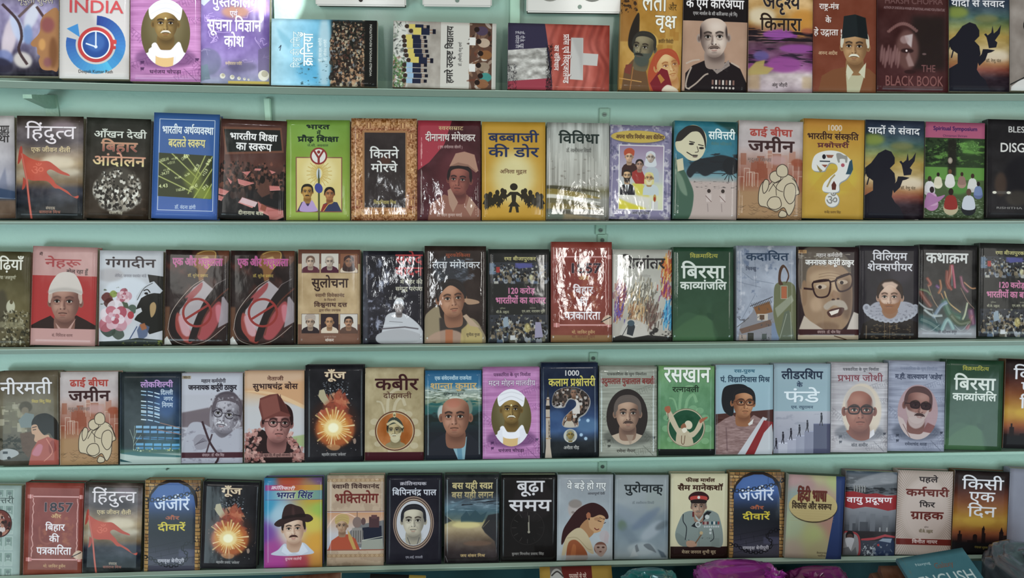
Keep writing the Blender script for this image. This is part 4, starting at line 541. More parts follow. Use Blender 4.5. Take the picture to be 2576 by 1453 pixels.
    if cap == 'peak': P([(-1.1, -.9), (-1.4, -1.5), (-.6, -2.1), (.6, -2.1), (1.4, -1.5), (1.1, -.9)], capcol); P([(-1.12, -1.45), (0, -1.6), (1.12, -1.45), (1.08, -.95), (0, -1.05), (-1.08, -.95)], '#b03a35'); P([(-1.1, -.95), (0, -1.1), (1.1, -.95), (.95, -.55), (0, -.5), (-.95, -.55)], '#241a1a'); E(0, -1.35, .2, .22, '#cfc6c0')
    if style == 'bun' or style == 'veil': pass
def bust(c, cx, cy, w, h, col, neckw=.3, sm=1, dk=None):
    """shoulders: top of shoulders at cy, falling to cy+h"""
    c.poly([(cx-w, cy+h), (cx-w*.97, cy+h*.5), (cx-w*.75, cy+h*.22), (cx-w*neckw, cy+h*.02), (cx, cy+h*.1), (cx+w*neckw, cy+h*.02), (cx+w*.75, cy+h*.22), (cx+w*.97, cy+h*.5), (cx+w, cy+h), (cx+w, cy+h*1.2), (cx-w, cy+h*1.2)], col, sm=0)
# ---------------------------------------------------------------- the covers (x and y in percent of each cover)
def c_profile(c):
    c.grad([(0, '#3b3a3c'), (30, '#a79cc0'), (60, '#8d84a8'), (100, '#2d2a33')]); c.noise(.3, 4, 4, 3)
    for x, y, rx, ry, k, r in((28, 62, 10, 22, '#d9c8d0', 10), (40, 52, 8, 16, '#b7c4e2', -20), (60, 40, 9, 14, '#cfd2df', 20), (20, 82, 14, 8, '#6d7ab0', 10), (55, 58, 7, 10, '#6f8dc0', 0), (14, 90, 20, 8, '#262334', 10), (48, 84, 14, 8, '#d8cfc8', 30)): c.ell(x, y, rx, ry, k, .85, 4, r)
    c.line([(18, 28), (40, 44), (46, 60), (42, 74), (54, 88)], 4, '#3c2a2c', .9, 1, 1); c.line([(42, 40), (62, 26)], 4, '#5d4740', .8, 1); c.line([(68, 30), (78, 40)], 4, '#4c3332', .9, 1)
    c.poly([(100, 34), (82, 36), (74, 44), (72, 56), (60, 66), (62, 70), (68, 71), (69, 77), (73, 80), (71, 85), (76, 93), (90, 94), (100, 90)], '#a8744a', 1, .5, 1); c.ell(84, 48, 10, 8, '#8a4650', .8, 5); c.ell(92, 76, 6, 16, '#6b3f26', .7, 5); c.ell(76, 68, 5, 6, '#d79c58', .8, 3); c.ell(84, 86, 6, 5, '#7c4460', .6, 4)
    c.rect(0, 0, 100, 22, '#3f3d3c'); c.text('मृदुला शुक्ल', 40, 92, 20, 26, '#c9bfa8', sh='#222')
def c_india(c):
    c.grad([(0, '#b9b4b3'), (100, '#cfc9c5')]); c.text('INDIA', 12, 91, 24, 36, '#c9464a', b=.8, sh='#777')
    c.text('मुद्रा', 30, 60, 4, 18, '#b03036', b=1)
    t = [math.radians(a) for a in range(-88, 200, 8)]; k = c.W/c.H
    for i in range(len(t)-1):
        q = i/len(t); col = mix('#28408c', '#3f97d6', min(1, q*2.2)) if q < .5 else mix('#4fb9e6', '#3155a8', (q-.5)*2)
        p = [(52+R*math.cos(u), 67+R*k*math.sin(u)) for R, u in((43, t[i]), (43, t[i+1]+.03), (29, t[i+1]+.03), (29, t[i]))]; c.poly(p, col)
    c.poly([(10, 52), (26, 47), (29, 60)], '#3d8ad0'); c.circ(52, 67, 26, '#c8403f'); c.circ(52, 67, 21, '#eee'); c.circ(52, 67, 19, '#2a4f9c'); c.circ(52, 65, 13, '#4c7cc8', .6, 5)
    c.rect(74, 62, 82, 66, '#c8403f'); c.rect(74, 68, 81, 71, '#c8403f'); c.line([(52, 68), (52, 54)], 2.2, '#dfe6f2'); c.line([(52, 69), (38, 66)], 2.2, '#dfe6f2'); c.circ(52, 69, 2.4, '#dfe6f2')
    c.tiny('Deepak Kumar Rath', 27, 77, 91.5, 94.5, '#34302f')
def news(c, base, ink, dark, seed=5):
    c.a[:] = hx(base); c.noise(.10, 2, 60, seed); c.noise(.07, 3, 5, seed+1)
    for x, y, w, r in((62, 22, 40, 20), (-6, 58, 44, -38), (66, 78, 40, -42), (0, 78, 46, 18), (60, 90, 40, 10)):
        c.text('समाचार', x, x+w, y, y+7, ink, a=.35, rot=-r)
    for y in(14, 30, 46, 62, 71, 93): c.line([(0, y), (100, y+1)], .6, ink, .25)
    for x, y in((14, 81), (14, 87), (92, 78)): c.poly([(x, y), (x+6, y), (x+4, y+3), (x+2, y+2), (x+1, y+4)], dark, .8)
    c.line([(76, 88), (94, 99)], 1, dark, .4); c.rect(66, 38, 100, 45, hx(base)*1.06, .8); c.text('अंबालुक', 66, 104, 39.5, 44, ink, a=.5)
    c.ell(50, 78, 44, 10, dark, .5, 6)
def c_malviya(c):
    news(c, '#b676ad', '#6d3a70', '#40204a', 9); c.tiny('पत्रकारिता के युग निर्माता', 19, 84, 6.5, 9.5, '#3a1c3c'); c.text('मदन मोहन मालवीय', 10, 92, 14.5, 20, '#ece2ea', b=.4, out='#4a2450', ow=1.2)
    c.ell(50, 55, 35, 31.5, '#5b5030'); c.oval(50, 55, 35, 31.5); c.ell(50, 45, 26, 26, '#756a48', .8, 14)
    c.poly([(8, 90), (18, 75), (36, 70), (64, 70), (82, 74), (92, 90)], '#d5d0d6'); c.poly([(36, 73), (62, 73), (60, 90), (35, 90)], '#d2ad72', 1, .5)
    face(c, 50, 46.5, 18, '#8a6c3a', '#3c2c14', '#b59656', cap='turban', capcol='#e4e2ea', hair=None, must='#cfc8bc', bindi='#f0e6b8', light=1)
    c.poly([(30, 67), (36, 64), (44, 71), (56, 71), (68, 63), (72, 68), (62, 77), (38, 77)], '#e6e4ec', 1, .6, 1); c.poly([(26, 70), (34, 66), (35, 88), (22, 88)], '#dddbe4', 1, .6); c.poly([(64, 68), (72, 66), (84, 86), (66, 88)], '#dddbe4', 1, .6)
    c.setclip(None); c.text('धनंजय चोपड़ा', 27, 72, 89.5, 92.5, '#2c1430', b=.3)
def c_pustak(c):
    c.grad([(0, '#9a87bd'), (40, '#7c63ac'), (75, '#8a74b4'), (100, '#8c8fa8')]); c.noise(.16, 4, 6, 12); R = np.random.RandomState(4)
    for _ in range(16):
        x, y = R.rand()*100, 30+R.rand()*58; p = [(x, y)]
        for _ in range(6): x += R.randn()*5; y += R.randn()*3; p.append((x, y))
        c.line(p, .7, '#d3b6f0', .8)
    c.ell(50, 33, 20, 6, '#d99a70', .8, 6); c.poly([(0, 20), (14, 22), (4, 28), (0, 26)], '#cdd6e6'); c.circ(10, 80, 20, '#5f6c7c', .5, 3); c.poly([(84, 68), (100, 64), (100, 92), (84, 94)], '#6f6486', .7); c.poly([(0, 84), (10, 82), (14, 96), (0, 98)], '#6b7f8c', .9, 1); c.ell(60, 84, 22, 5, '#4c4a60', .5, 6)
    for x, y, r in((32, 93, 4), (46, 94, 3.4), (56, 95, 2.6), (64, 95.5, 2), (70, 96, 1.6), (92, 92, 8)): c.circ(x, y, r, '#e2dccb'); c.circ(x+r*.2, y-r*.2, r*.6, '#bdb59c')
    c.rect(40, 97.5, 100, 100, '#c9ad55')
    for t, a, b_, y0, y1 in(('पुस्तकालय', 16, 82, 20, 28.5), ('एवं', 42, 53, 32.5, 37), ('सूचना विज्ञान', 9, 88, 41, 51), ('कोश', 34, 63, 56, 65.5)): c.text(t, a, b_, y0, y1, '#f3eef8', b=1.1 if y1 != 37 else .4, sh='#5b4a86')
    c.tiny('कन्हैयालाल पचौरी', 36, 60, 80, 82.5, '#f0d48c')
def c_kranti(c):  # landscape cover, lettering running up
    c.grad([(0, '#b4e0f0'), (30, '#86c8e6'), (60, '#52a6cc'), (100, '#8a9aa2')], horiz=1); c.noise(.14, 6, 4, 8); c.rect(56, 0, 100, 100, '#20201c', 1, 5); c.poly([(4, 12), (20, 34), (16, 46), (8, 30)], '#6cb3cf', .5, 4); c.ell(38, 80, 14, 16, '#3aa0d4', .5, 8); c.ell(50, 50, 6, 60, '#d4dcdc', .6, 6); c.noise(1, 12, 20, 5, '#3d5e66', 20, 50, 56, 100, th=.35)
    c.crowd(56, 4, 90, 98, ['#5b4434', '#8d7a60', '#3a332b', '#7d8284', '#b6a88c', '#4a3328', '#2a2621', '#7d5a44'], 330, 1.7, 5, a=.85, skin='#b58a66'); c.specks(260, 57, 0, 92, 100, 1.6, ['#d8c8a8', '#8a5f44', '#2a221c', '#6d7a7c', '#6c3c34', '#2a2420'], 7); c.rect(88, 0, 100, 100, '#1a1917', 1, 2)
    c.text('विश्व की प्रसिद्ध', 20.5, 27, 19, 73, '#eaf6f8', vert=1, b=.5, out='#4d98b8', ow=.8); c.text('क्रान्तियाँ', 30.5, 39, 21, 70, '#f6fbfc', vert=1, b=1, out='#4d98b8', ow=1)
    c.text('डॉ. एस.एल. नागौरी', 45, 47.5, 28, 64, '#eef6f6', vert=1); c.text('डॉ. जीतेश नागौरी', 50, 52.2, 30, 62, '#eef6f6', vert=1); c.text('WORLD FAMOUS REVOLUTION', 93, 95, 6, 84, '#e8e4d8', vert=1, b=.4); c.line([(7, 44), (9, 40), (8, 48)], .6, '#223', .9)
def c_school(c):  # landscape
    c.a[:] = hx('#c3bdb4'); c.rect(0, 0, 46, 100, '#a39a90'); c.noise(.1, 10, 5, 4); c.rect(0, 0, 14, 100, '#c9c8bf', 1, 3); c.specks(120, 0, 0, 12, 100, 2, ['#3f4540', '#74806f', '#e4e2da', '#333'], 3); c.specks(120, 0, 55, 12, 100, 2.4, ['#3f6b33', '#5c8b45', '#2c4a28', '#9a6a58'], 9)
    R = np.random.RandomState(2)
    for i, (y, x) in enumerate([(8, 16), (15, 20), (24, 13), (30, 14), (37, 14), (45, 15), (52, 16), (59, 18), (66, 14), (74, 14), (82, 15), (90, 14)]):
        top = '#cdb95c' if y < 62 else '#8fb0cc'; w = 7 if i in(1, 7) else 5; h = 6 if w == 7 else 4
        c.ell(x-3, y, 2.2, 3.2, '#3c2f28'); c.rect(x-1, y-h*.9, x+w, y+h*.9, top); c.rect(x+w, y-h*.8, x+w+8, y+h*.9, '#22263c'); c.rect(x+w+8, y-h*.5, x+w+11, y-h*.2, '#8b6c58'); c.rect(x+w+8, y+h*.2, x+w+11, y+h*.5, '#8b6c58'); c.rect(x+w+11, y-h*.6, x+w+14, y+h*.6, '#191b28')
    c.rect(46, 0, 74, 100, '#c6c1b8'); c.text('हमारे उत्कृष्ट विद्यालय', 52.3, 58, 6, 92, '#1e1c1c', vert=1, b=.7); c.text('डॉ. (श्रीमती) मंजू शर्मा', 64, 66.5, 30, 66, '#2c2a2a', vert=1)
    c.rect(74, 0, 96, 100, '#5c4034'); c.specks(60, 74, 0, 96, 100, 4, ['#2c201c', '#b8a590', '#7f5236', '#9c7a60', '#d6cfc4', '#6b3a2a'], 6); c.rect(74, 22, 80, 34, '#d8d4ce'); c.rect(74, 62, 80, 74, '#d8d4ce')
    for y, x, k in((12, 86, '#4c3c52'), (30, 88, '#b8a08a'), (48, 90, '#8b5a34'), (66, 88, '#94806c'), (82, 90, '#3f8c84'), (92, 87, '#8d5c3c')): c.ell(x, y, 6, 7, k, .95); c.ell(x-5, y-2, 2.6, 4, '#2a1f1b')
    c.rect(96, 0, 100, 100, '#cbc6bd')
def c_flags(c):  # landscape
    c.a[:] = hx('#a8483c'); c.noise(.18, 5, 2, 21); c.noise(.16, 14, 3, 22, '#6d2a24', th=.2)
    for x in(48, 66, 74, 86, 93): c.line([(x, -2), (x-6, 30), (x+4, 64), (x-2, 103)], 3, '#7b322a', .45, 3, 1); c.line([(x+4, -2), (x-1, 34), (x+9, 66), (x+5, 103)], 3, '#c05f50', .4, 3, 1)
    c.poly([(0, 0), (36, 0), (42, 60), (44, 100), (0, 100)], '#332d45'); c.poly([(0, 41), (38, 36), (42, 82), (0, 88)], '#a9a59f'); c.poly([(0, 88), (42, 82), (44, 100), (0, 100)], '#9c3846')
    old = c.clip; c.setclip([(0, 41), (38, 36), (42, 82), (0, 88)]); c.noise(.25, 14, 16, 6); c.setclip(old if old is None else None); c.noise(1, 26, 18, 8, '#17151c', 0, 60, 10, 100, th=.1); c.noise(1, 30, 30, 3, '#1a1618', 37, 30, 44, 100, th=-.2)
    c.text('डॉ. पी.के. चड्ढा', 11.5, 15, 12, 38, '#e6e2e0', vert=-1); c.text('डॉ. धर्मपाल जैन', 7, 10.5, 12, 38, '#e6e2e0', vert=-1)
    c.poly([(62, 20), (74, 20), (74, 43), (89, 44), (88, 62), (74, 61), (74, 84), (61, 83)], '#bdb9b5'); c.poly([(62, 20), (74, 20), (73, 84), (70, 50)], '#9a9693', .5, 4)
    c.text('फ्रांस एवं स्विट्जरलैण्ड', 54.5, 59.5, 15, 89, '#ede6e2', vert=-1, b=.7, sh='#5a2520'); c.text('का संविधान', 45.5, 49.5, 32, 70, '#ede6e2', vert=-1, b=.7, sh='#5a2520')
def c_lata_vriksh(c):
    c.grad([(0, '#b27a2c'), (50, '#c19448'), (100, '#a9742e')]); c.noise(.12, 4, 4, 31); c.rect(0, 0, 26, 50, '#8a5524', .6, 2); c.noise(1, 8, 10, 5, '#3d2a1c', 0, 0, 30, 22, th=0)
    c.poly([(22, 26), (30, 22), (28, 60), (14, 56), (14, 42)], '#241f1c', .95, 1, 1); c.circ(46, 50, 16, '#c9a14e', .9)
    for x, y in((64, 36), (80, 34), (60, 52), (76, 52), (86, 38)): c.rect(x, y, x+9, y+9, '#a8732c', .7)
    c.poly([(4, 100), (8, 78), (22, 68), (40, 70), (50, 100)], '#6a4a30', 1, 1); face(c, 38, 56, 18, '#7f7256', '#2e2b24', '#a89a78', turn=-.7, tilt=8, hair='#33302a', style='short', must='#2b2a25', beard='#4a5048', neck=1)
    c.line([(0, 88), (36, 91)], 1.6, '#c48f4e'); c.line([(22, 76), (18, 100)], 1.6, '#a06a3a'); c.poly([(10, 74), (20, 73), (18, 84), (8, 82)], '#7c3a30')
    c.poly([(52, 100), (46, 84), (52, 68), (62, 58), (76, 57), (90, 62), (96, 74), (84, 66), (66, 76), (60, 100)], '#b0492c', 1, 1, 1)
    face(c, 78, 74, 19, '#d0a368', '#a05a2a', '#e6c894', turn=.6, tilt=-14, hair='#b0492c', style='bun', neck=1, brow='#9a5a30', eye='#7c4a2c', lip='#b06a44')
    c.poly([(50, 92), (68, 76), (78, 78), (88, 98), (76, 100), (56, 100)], '#7c2028'); c.poly([(62, 84), (66, 82), (74, 88), (68, 92)], '#b57434'); c.poly([(70, 100), (78, 93), (92, 96), (96, 100)], '#d8c6b0', 1, 1, 1)
    c.text('लता', 34, 74, 0, 17, '#ece8dc', b=1.2, out='#5f4420', ow=1.6); c.text('और', 77, 90, 10, 16, '#3a2a14'); c.text('वृक्ष', 56, 90, 22, 34, '#f0ece0', b=1.2, out='#5f4420', ow=1.4); c.text('क्रांति त्रिवेदी', 62, 86, 47, 50, '#3a2818', b=.3)
def uniform(c, y, col, dk):
    c.poly([(4, 100), (5, y+14), (16, y+6), (36, y), (50, y+4), (72, y+1), (90, y+8), (100, y+22), (100, 100)], col, 1, .5); c.poly([(36, y-2), (48, y+6), (52, y+10), (62, y+5), (72, y-1), (74, y+5), (54, y+14), (38, y+4)], '#8f7f78', 1, .5); c.noise(.2, 40, 50, 3, None, 36, y, 74, y+12)
def c_cariappa(c):
    c.a[:] = hx('#b28c74'); c.noise(.05, 3, 4, 3); c.rect(0, -1, 100, 28, '#1a1415'); c.text('के एम करिअप्पा', 4, 94, 6, 14.5, '#f0eaea', b=1); c.text('एयर मार्शल के सी करिअप्पा (से नि)', 15, 84, 19, 22, '#e6dfdc', b=.3)
    uniform(c, 68, '#20181a', None); face(c, 48, 45, 23, '#c9b0a0', '#2c1c1a', '#e6d6ca', style='bald', hair='#241a1a', must='#6d5850', tilt=-3, light=-1)
    for p in([(14, 76), (8, 86), (6, 96), (12, 98)], [(10, 98), (22, 92), (34, 84), (40, 82)], [(6, 72), (16, 69), (26, 68)], [(76, 70), (88, 74)]): c.line(p, 2.4, '#b9a595', .9, .6, 1)
    for i in range(7): c.rect(46+i*5.4, 88, 49+i*5.4, 93, '#c9bdb4' if i % 2 else '#7d5a50'); c.circ(47.5+i*5.4, 96, 1.8, '#bdb0a8')
def c_kinara(c):
    c.grad([(0, '#c9a06a'), (30, '#c08f4c'), (36, '#9a6a4a'), (52, '#5a3a4c'), (76, '#9a5890'), (82, '#b9a8a8'), (100, '#a9949c')]); c.noise(.2, 3, 8, 41); c.ell(86, 30, 24, 14, '#c98430', .8, 8); c.ell(20, 24, 22, 9, '#d8cab0', .8, 8)
    c.ell(50, 43, 26, 6, '#8a3f92', .95, 3); c.noise(1, 3, 12, 44, '#221a20', 0, 36, 100, 52, th=-.15, soft=.2); c.ell(46, 42, 24, 4, '#94489a', .9, 3); c.ell(78, 56, 30, 4.5, '#8f4490', .95, 3); c.noise(1, 3, 10, 47, '#2a1f2c', 0, 56, 100, 76, th=.05, soft=.2); c.ell(56, 72, 26, 8, '#94448e', .9, 4); c.ell(20, 64, 12, 5, '#5a5290', .8, 4)
    c.poly([(12, 70), (26, 68), (24, 74), (40, 76), (30, 82), (0, 84), (0, 78)], '#b09a52', .9, 2); c.ell(92, 38, 10, 3, '#a0503c', .8, 3); c.rect(0, 82, 18, 98, '#b08c5a', .6, 5); c.rect(84, 84, 100, 96, '#b9985c', .5, 5)
    c.text('अदृश्य', 22, 80, 2, 16, '#2a2224', b=1.3, out='#d9c9ae', ow=1); c.text('किनारा', 18, 82, 26, 38, '#2a1f1a', b=1.3, out='#d9b98c', ow=1); c.text('अंशु जौहरी', 37, 61, 91.5, 94.5, '#2c2426', b=.3)
def c_mantra(c):
    c.a[:] = hx('#7a3c2a'); c.noise(.05, 3, 5, 3); c.text('राष्ट्र-मंत्र', 9, 40, 12.5, 17.5, '#e8dedb', b=.8, sh='#3a1c14'); c.text('के', 19, 28, 26, 31, '#e8dedb', b=.8, sh='#3a1c14'); c.text('हे उद्गाता !', 1, 46, 38, 43.5, '#e8dedb', b=.8, sh='#3a1c14'); c.tiny('आनन्द आदीश', 8, 38, 60, 63, '#d9c79c')
    c.poly([(8, 100), (14, 84), (30, 78), (56, 74), (88, 76), (100, 82), (100, 100)], '#7c4a2e', 1, .5); c.poly([(52, 82), (56, 74), (84, 72), (80, 86), (74, 100), (54, 100)], '#b4ad8c', 1, .5)
    face(c, 66, 55, 21, '#a87d52', '#5a3a22', '#cc9f70', turn=-.15, hair='#c9c2ae', style='short', must='#d8d2c0', cap='fez', capcol='#1e2426'); c.poly([(54, 72), (64, 80), (56, 88), (52, 80)], '#c6c0a4', 1, .4); c.poly([(84, 70), (82, 86), (72, 80)], '#c6c0a4', 1, .4)
def c_black(c):
    c.grad([(0, '#4a2422'), (55, '#3e1e1e'), (100, '#451c1e')]); c.noise(.08, 4, 5, 51); c.rect(48, 24, 96, 78, '#221816', .9, 9); c.text('HARSH CHOPRA', 10, 92, 6, 12, '#6e4a48', b=.6); c.tiny('AUTHOR OF 30 BOOKS & WINNER OF NATIONAL AWARD FOR LITERATURE', 9, 95, 15.5, 18, '#a3898a', rot=1.5, sl=.15)
    c.ell(42, 58, 16, 20, '#6a4540', .9, 5); c.poly([(38, 44), (50, 42), (48, 56), (42, 52)], '#bba8a8', .95, 1.5); c.ell(38, 48, 6, 4, '#a88a88', .7, 2); c.ell(42, 59, 9, 2.4, '#2a1414', .9, 1.5); c.circ(41, 59, 1.5, '#e0caca'); c.poly([(44, 60), (50, 70), (52, 74), (44, 75), (40, 66)], '#9a7874', .9, 2); c.ell(46, 80, 8, 2, '#2f1616', .9, 1); c.ell(66, 62, 3, 1, '#7d6060', .8, 1)
    for i in range(9): c.ell(6+i*3, 62+(i % 3)*3, 1.8, 9, '#8d6462', .75, 1.5, 6)
    for i in range(16): c.ell(16+i*2.6, 40-8*math.sin(i/5), 2.6, 1.4, '#8c605c', .7, 1, i*9)
    c.text('THE', 62, 82, 73, 80, '#7d4f4e', b=.4, out='#2f1414', ow=.6); c.text('BLACK BOOK', 11, 93, 84, 94, '#86524f', b=.6, out='#2f1414', ow=.8)
def c_yadon(c):
    c.grad([(0, '#2b3346'), (14, '#2f3d4c'), (24, '#415c58'), (34, '#7a8048'), (44, '#a98a44'), (60, '#b39a6c'), (72, '#a06a42'), (78, '#7a3c30'), (86, '#33242c'), (100, '#29222a')]); c.noise(.13, 3, 10, 61); c.ell(12, 20, 20, 6, '#8a9436', .8, 7); c.ell(62, 26, 20, 4, '#7f7a44', .7, 6); c.ell(78, 64, 24, 6, '#d3c3ac', .8, 8); c.rect(0, 0, 100, 6, '#2a2f40', .6, 5)
    c.poly([(-2, 50), (10, 44), (22, 34), (34, 30), (44, 32), (50, 38), (50, 44), (42, 49), (50, 54), (52, 62), (48, 70), (46, 78), (52, 84), (60, 88), (70, 102), (-2, 102), (-2, 78), (14, 72), (14, 62), (4, 58)], '#1d1c25', 1, .4); c.line([(2, 52), (-2, 60)], 2, '#1d1c25'); c.line([(8, 56), (4, 66)], 2, '#1d1c25')
    c.poly([(46, 68), (54, 62), (56, 57), (64, 57), (76, 58), (70, 60), (64, 61), (60, 68), (50, 74)], '#1d1c25'); c.poly([(58, 42), (61, 41), (64, 43), (70, 40), (72, 33), (74, 41), (80, 38), (86, 32), (84, 41), (76, 48), (80, 50), (78, 55), (66, 56), (64, 50), (62, 45)], '#1d1c28')
    c.text('यादों से संवाद', 4, 92, 8, 14, '#e4e0e2', b=.9, sh='#15161e'); c.text('डॉ. रेणु पंत', 61, 86, 67.5, 70, '#4c3c28', b=.3)
def c_capman(c):
    c.a[:] = hx('#8b7f77'); c.noise(.1, 4, 5, 5); c.text('यह', 55, 100, 20, 32, '#4a3228', b=1); face(c, 70, 62, 34, '#c8c0b8', '#1c1816', '#e6e0da', cap='peak', capcol='#1d1a1a', hair='#1c1816', turn=-.2); bust(c, 60, 84, 60, 24, '#c9c4c0'); c.line([(0, 94), (30, 84)], 2, '#222', .9)
def c_panav(c):
    c.grad([(0, '#b5aeac'), (40, '#a9a3a8'), (66, '#8d8c9a'), (80, '#3c4658'), (84, '#6d5a4c'), (100, '#5c4636')]); c.noise(.1, 4, 5, 3); c.line([(30, 76), (70, 80), (100, 81)], 1.6, '#c9cdd4'); c.poly([(70, 72), (85, 50), (88, 72)], '#59607a', .5, 3); c.poly([(40, 78), (100, 82), (100, 74), (70, 70)], '#2f405c', .9, 2)
    for t, y in(('पण', 10), ('और', 16), ('था', 20)): c.text(t, 74, 92, y, y+4 if t == 'और' else y+6, '#2c2928', b=.7)
def c_hindutva(c):
    c.grad([(0, '#44372f'), (14, '#544a4c'), (24, '#564d50'), (36, '#7d6a58'), (46, '#a38b6a'), (56, '#948571'), (64, '#7a6347'), (72, '#3c3a44'), (84, '#272d36'), (100, '#20211f')]); c.noise(.16, 3, 8, 71); c.ell(50, 26, 34, 5, '#3c3438', .7, 8); c.ell(62, 45, 26, 6, '#d5c6ad', .75, 7); c.ell(80, 54, 16, 3, '#c9bca5', .6, 5); c.ell(20, 6, 30, 4, '#2e2621', .6, 6); c.ell(70, 10, 18, 5, '#8a7480', .6, 8); c.ell(80, 72, 30, 3, '#2e3442', .8, 5)
    c.poly([(8, 37), (20, 41), (34, 44), (48, 44), (58, 48), (68, 53), (78, 56), (80, 58), (66, 56), (52, 52), (46, 55), (56, 62), (60, 66), (70, 70), (78, 73), (86, 78), (94, 77), (92, 80), (82, 77), (66, 71), (58, 70), (48, 64), (38, 63), (24, 63), (16, 60), (12, 50)], '#b54433', 1, .4, 1); c.ell(30, 50, 16, 8, '#c2513a', .5, 6)
    c.poly([(5, 31), (8, 30), (9, 36), (6, 44), (2, 47), (3, 38)], '#a63c30', 1, .4, 1); c.line([(8, 37), (16, 62), (20, 84), (23.5, 100)], 3.2, '#b0493c'); c.line([(8, 37), (16, 62), (20, 84), (23.5, 100)], .9, '#cf7a68', .7); c.poly([(11, 60), (15, 64), (13, 70), (9, 72), (10, 66)], '#a63c30', 1, .4, 1)
    c.text('ॐ', 22, 42, 49, 57, '#d0614c', b=.4, rot=-3); c.text('हिंदुत्व', 13, 89, 10.2, 22, '#dfd3d8', b=.7, sh='#241e1f', ow=1); c.text('एक जीवन शैली', 22, 81, 31, 35, '#d6bd8c', b=.7, sh='#2a2220'); c.tiny('संपादक', 45, 59, 88.5, 91, '#d6bda0'); c.text('बलराज मिश्र', 35, 67, 92.3, 94.8, '#b0604a', b=.4)
def c_aankhan(c):
    c.grad([(0, '#2e2f29'), (50, '#352f28'), (100, '#33281e')]); c.noise(.06, 5, 8, 81); c.noise(1, 6, 9, 83, '#4c3a2c', 0, 55, 100, 100, th=.2, soft=.6); c.text('आँखन देखी', 12, 94, 13.5, 19.5, '#d5d8cc', b=.8)
    c.text('बिहार', 24, 80, 24.5, 33, '#c08a6c', b=1.4, out='#e0c8a8', ow=.3, col2='#8a4a44'); c.text('आंदोलन', 11, 93, 38.5, 47.5, '#c98c74', b=1.4, col2='#d8cf8c')
    c.setclip([(14, 74), (20, 60), (34, 51), (52, 48), (70, 52), (84, 62), (88, 74), (84, 84), (66, 91), (48, 92), (28, 88)], 1, 5); c.rect(0, 48, 100, 100, '#4a443c'); c.crowd(14, 51, 88, 95, ['#b8b2a6', '#8d867a', '#cfc9bd', '#6d665c', '#4a443c', '#d8d4c9'], 230, 3, 5, heads='#2a2622', skin='#948a7c'); c.setclip(None)
    c.tiny('बजरंग सिंह', 39, 60, 93, 95.6, '#cfc9b4')
def c_arth(c):
    c.a[:] = hx('#2f5792'); c.grad([(0, '#335a98'), (60, '#2c5290'), (100, '#3a5aa4')]); c.frame(9, 6, 93, 92, .9, '#c9cfd6'); c.text('भारतीय अर्थव्यवस्था', 13, 91, 13, 19.5, '#dbe2e8', b=1, sh='#1c2f55'); c.text('बदलते स्वरूप', 23, 79, 25, 32, '#d8c97c', b=1, sh='#1c2f55')
    c.setclip([(9, 38), (91, 39.5), (91, 80.5), (9, 79)]); c.rect(0, 36, 100, 84, '#2c3216')
    for a, b_ in(((9, 46), (70, 72)), ((9, 60), (60, 74)), ((28, 38), (70, 62)), ((48, 38), (74, 58)), ((91, 40), (60, 70)), ((80, 39), (55, 76)), ((91, 52), (60, 84)), ((91, 66), (76, 84))): c.line([a, b_], 2.2, '#8b9440', .8, 1); c.line([a, b_], .6, '#d3d896', .8)
    c.ell(62, 62, 14, 10, '#7f8a2c', .6, 8); c.ell(80, 76, 16, 8, '#8a9a2c', .7, 8)
    for t, x, y, w, h, r in(('1650.14', 10, 43, 14, 3, 16), ('+1.0%', 28, 42, 10, 2, 16), ('+17.11', 22, 46, 12, 2.4, 16), ('+1.1%', 16, 53, 10, 2, 14), ('-34.77', 12, 56, 14, 2.6, 14), ('4.43', 10, 67.5, 14, 3.4, 8), ('1165.69', 36, 71, 14, 2.6, 10), ('1391.47', 56, 68, 14, 3, 30), ('1082.28', 60, 50, 13, 3, 62), ('1340.19', 42, 40, 14, 3, 35), ('+12.9', 74, 54, 12, 3, 60), ('8.90', 80, 44, 10, 3, 60), ('27.5', 76, 68, 10, 3, 45), ('91.04', 34, 60, 10, 2, 12), ('16.36', 48, 57, 9, 2, 30), ('43', 46, 38, 7, 4, 20)): c.text(t, x, x+w, y, y+h, '#e3e8a8', b=.4, rot=-r)
    c.setclip(None); c.text('डॉ. वंदना डांगी', 35, 67, 87.5, 90.5, '#d3d8dc', b=.3)
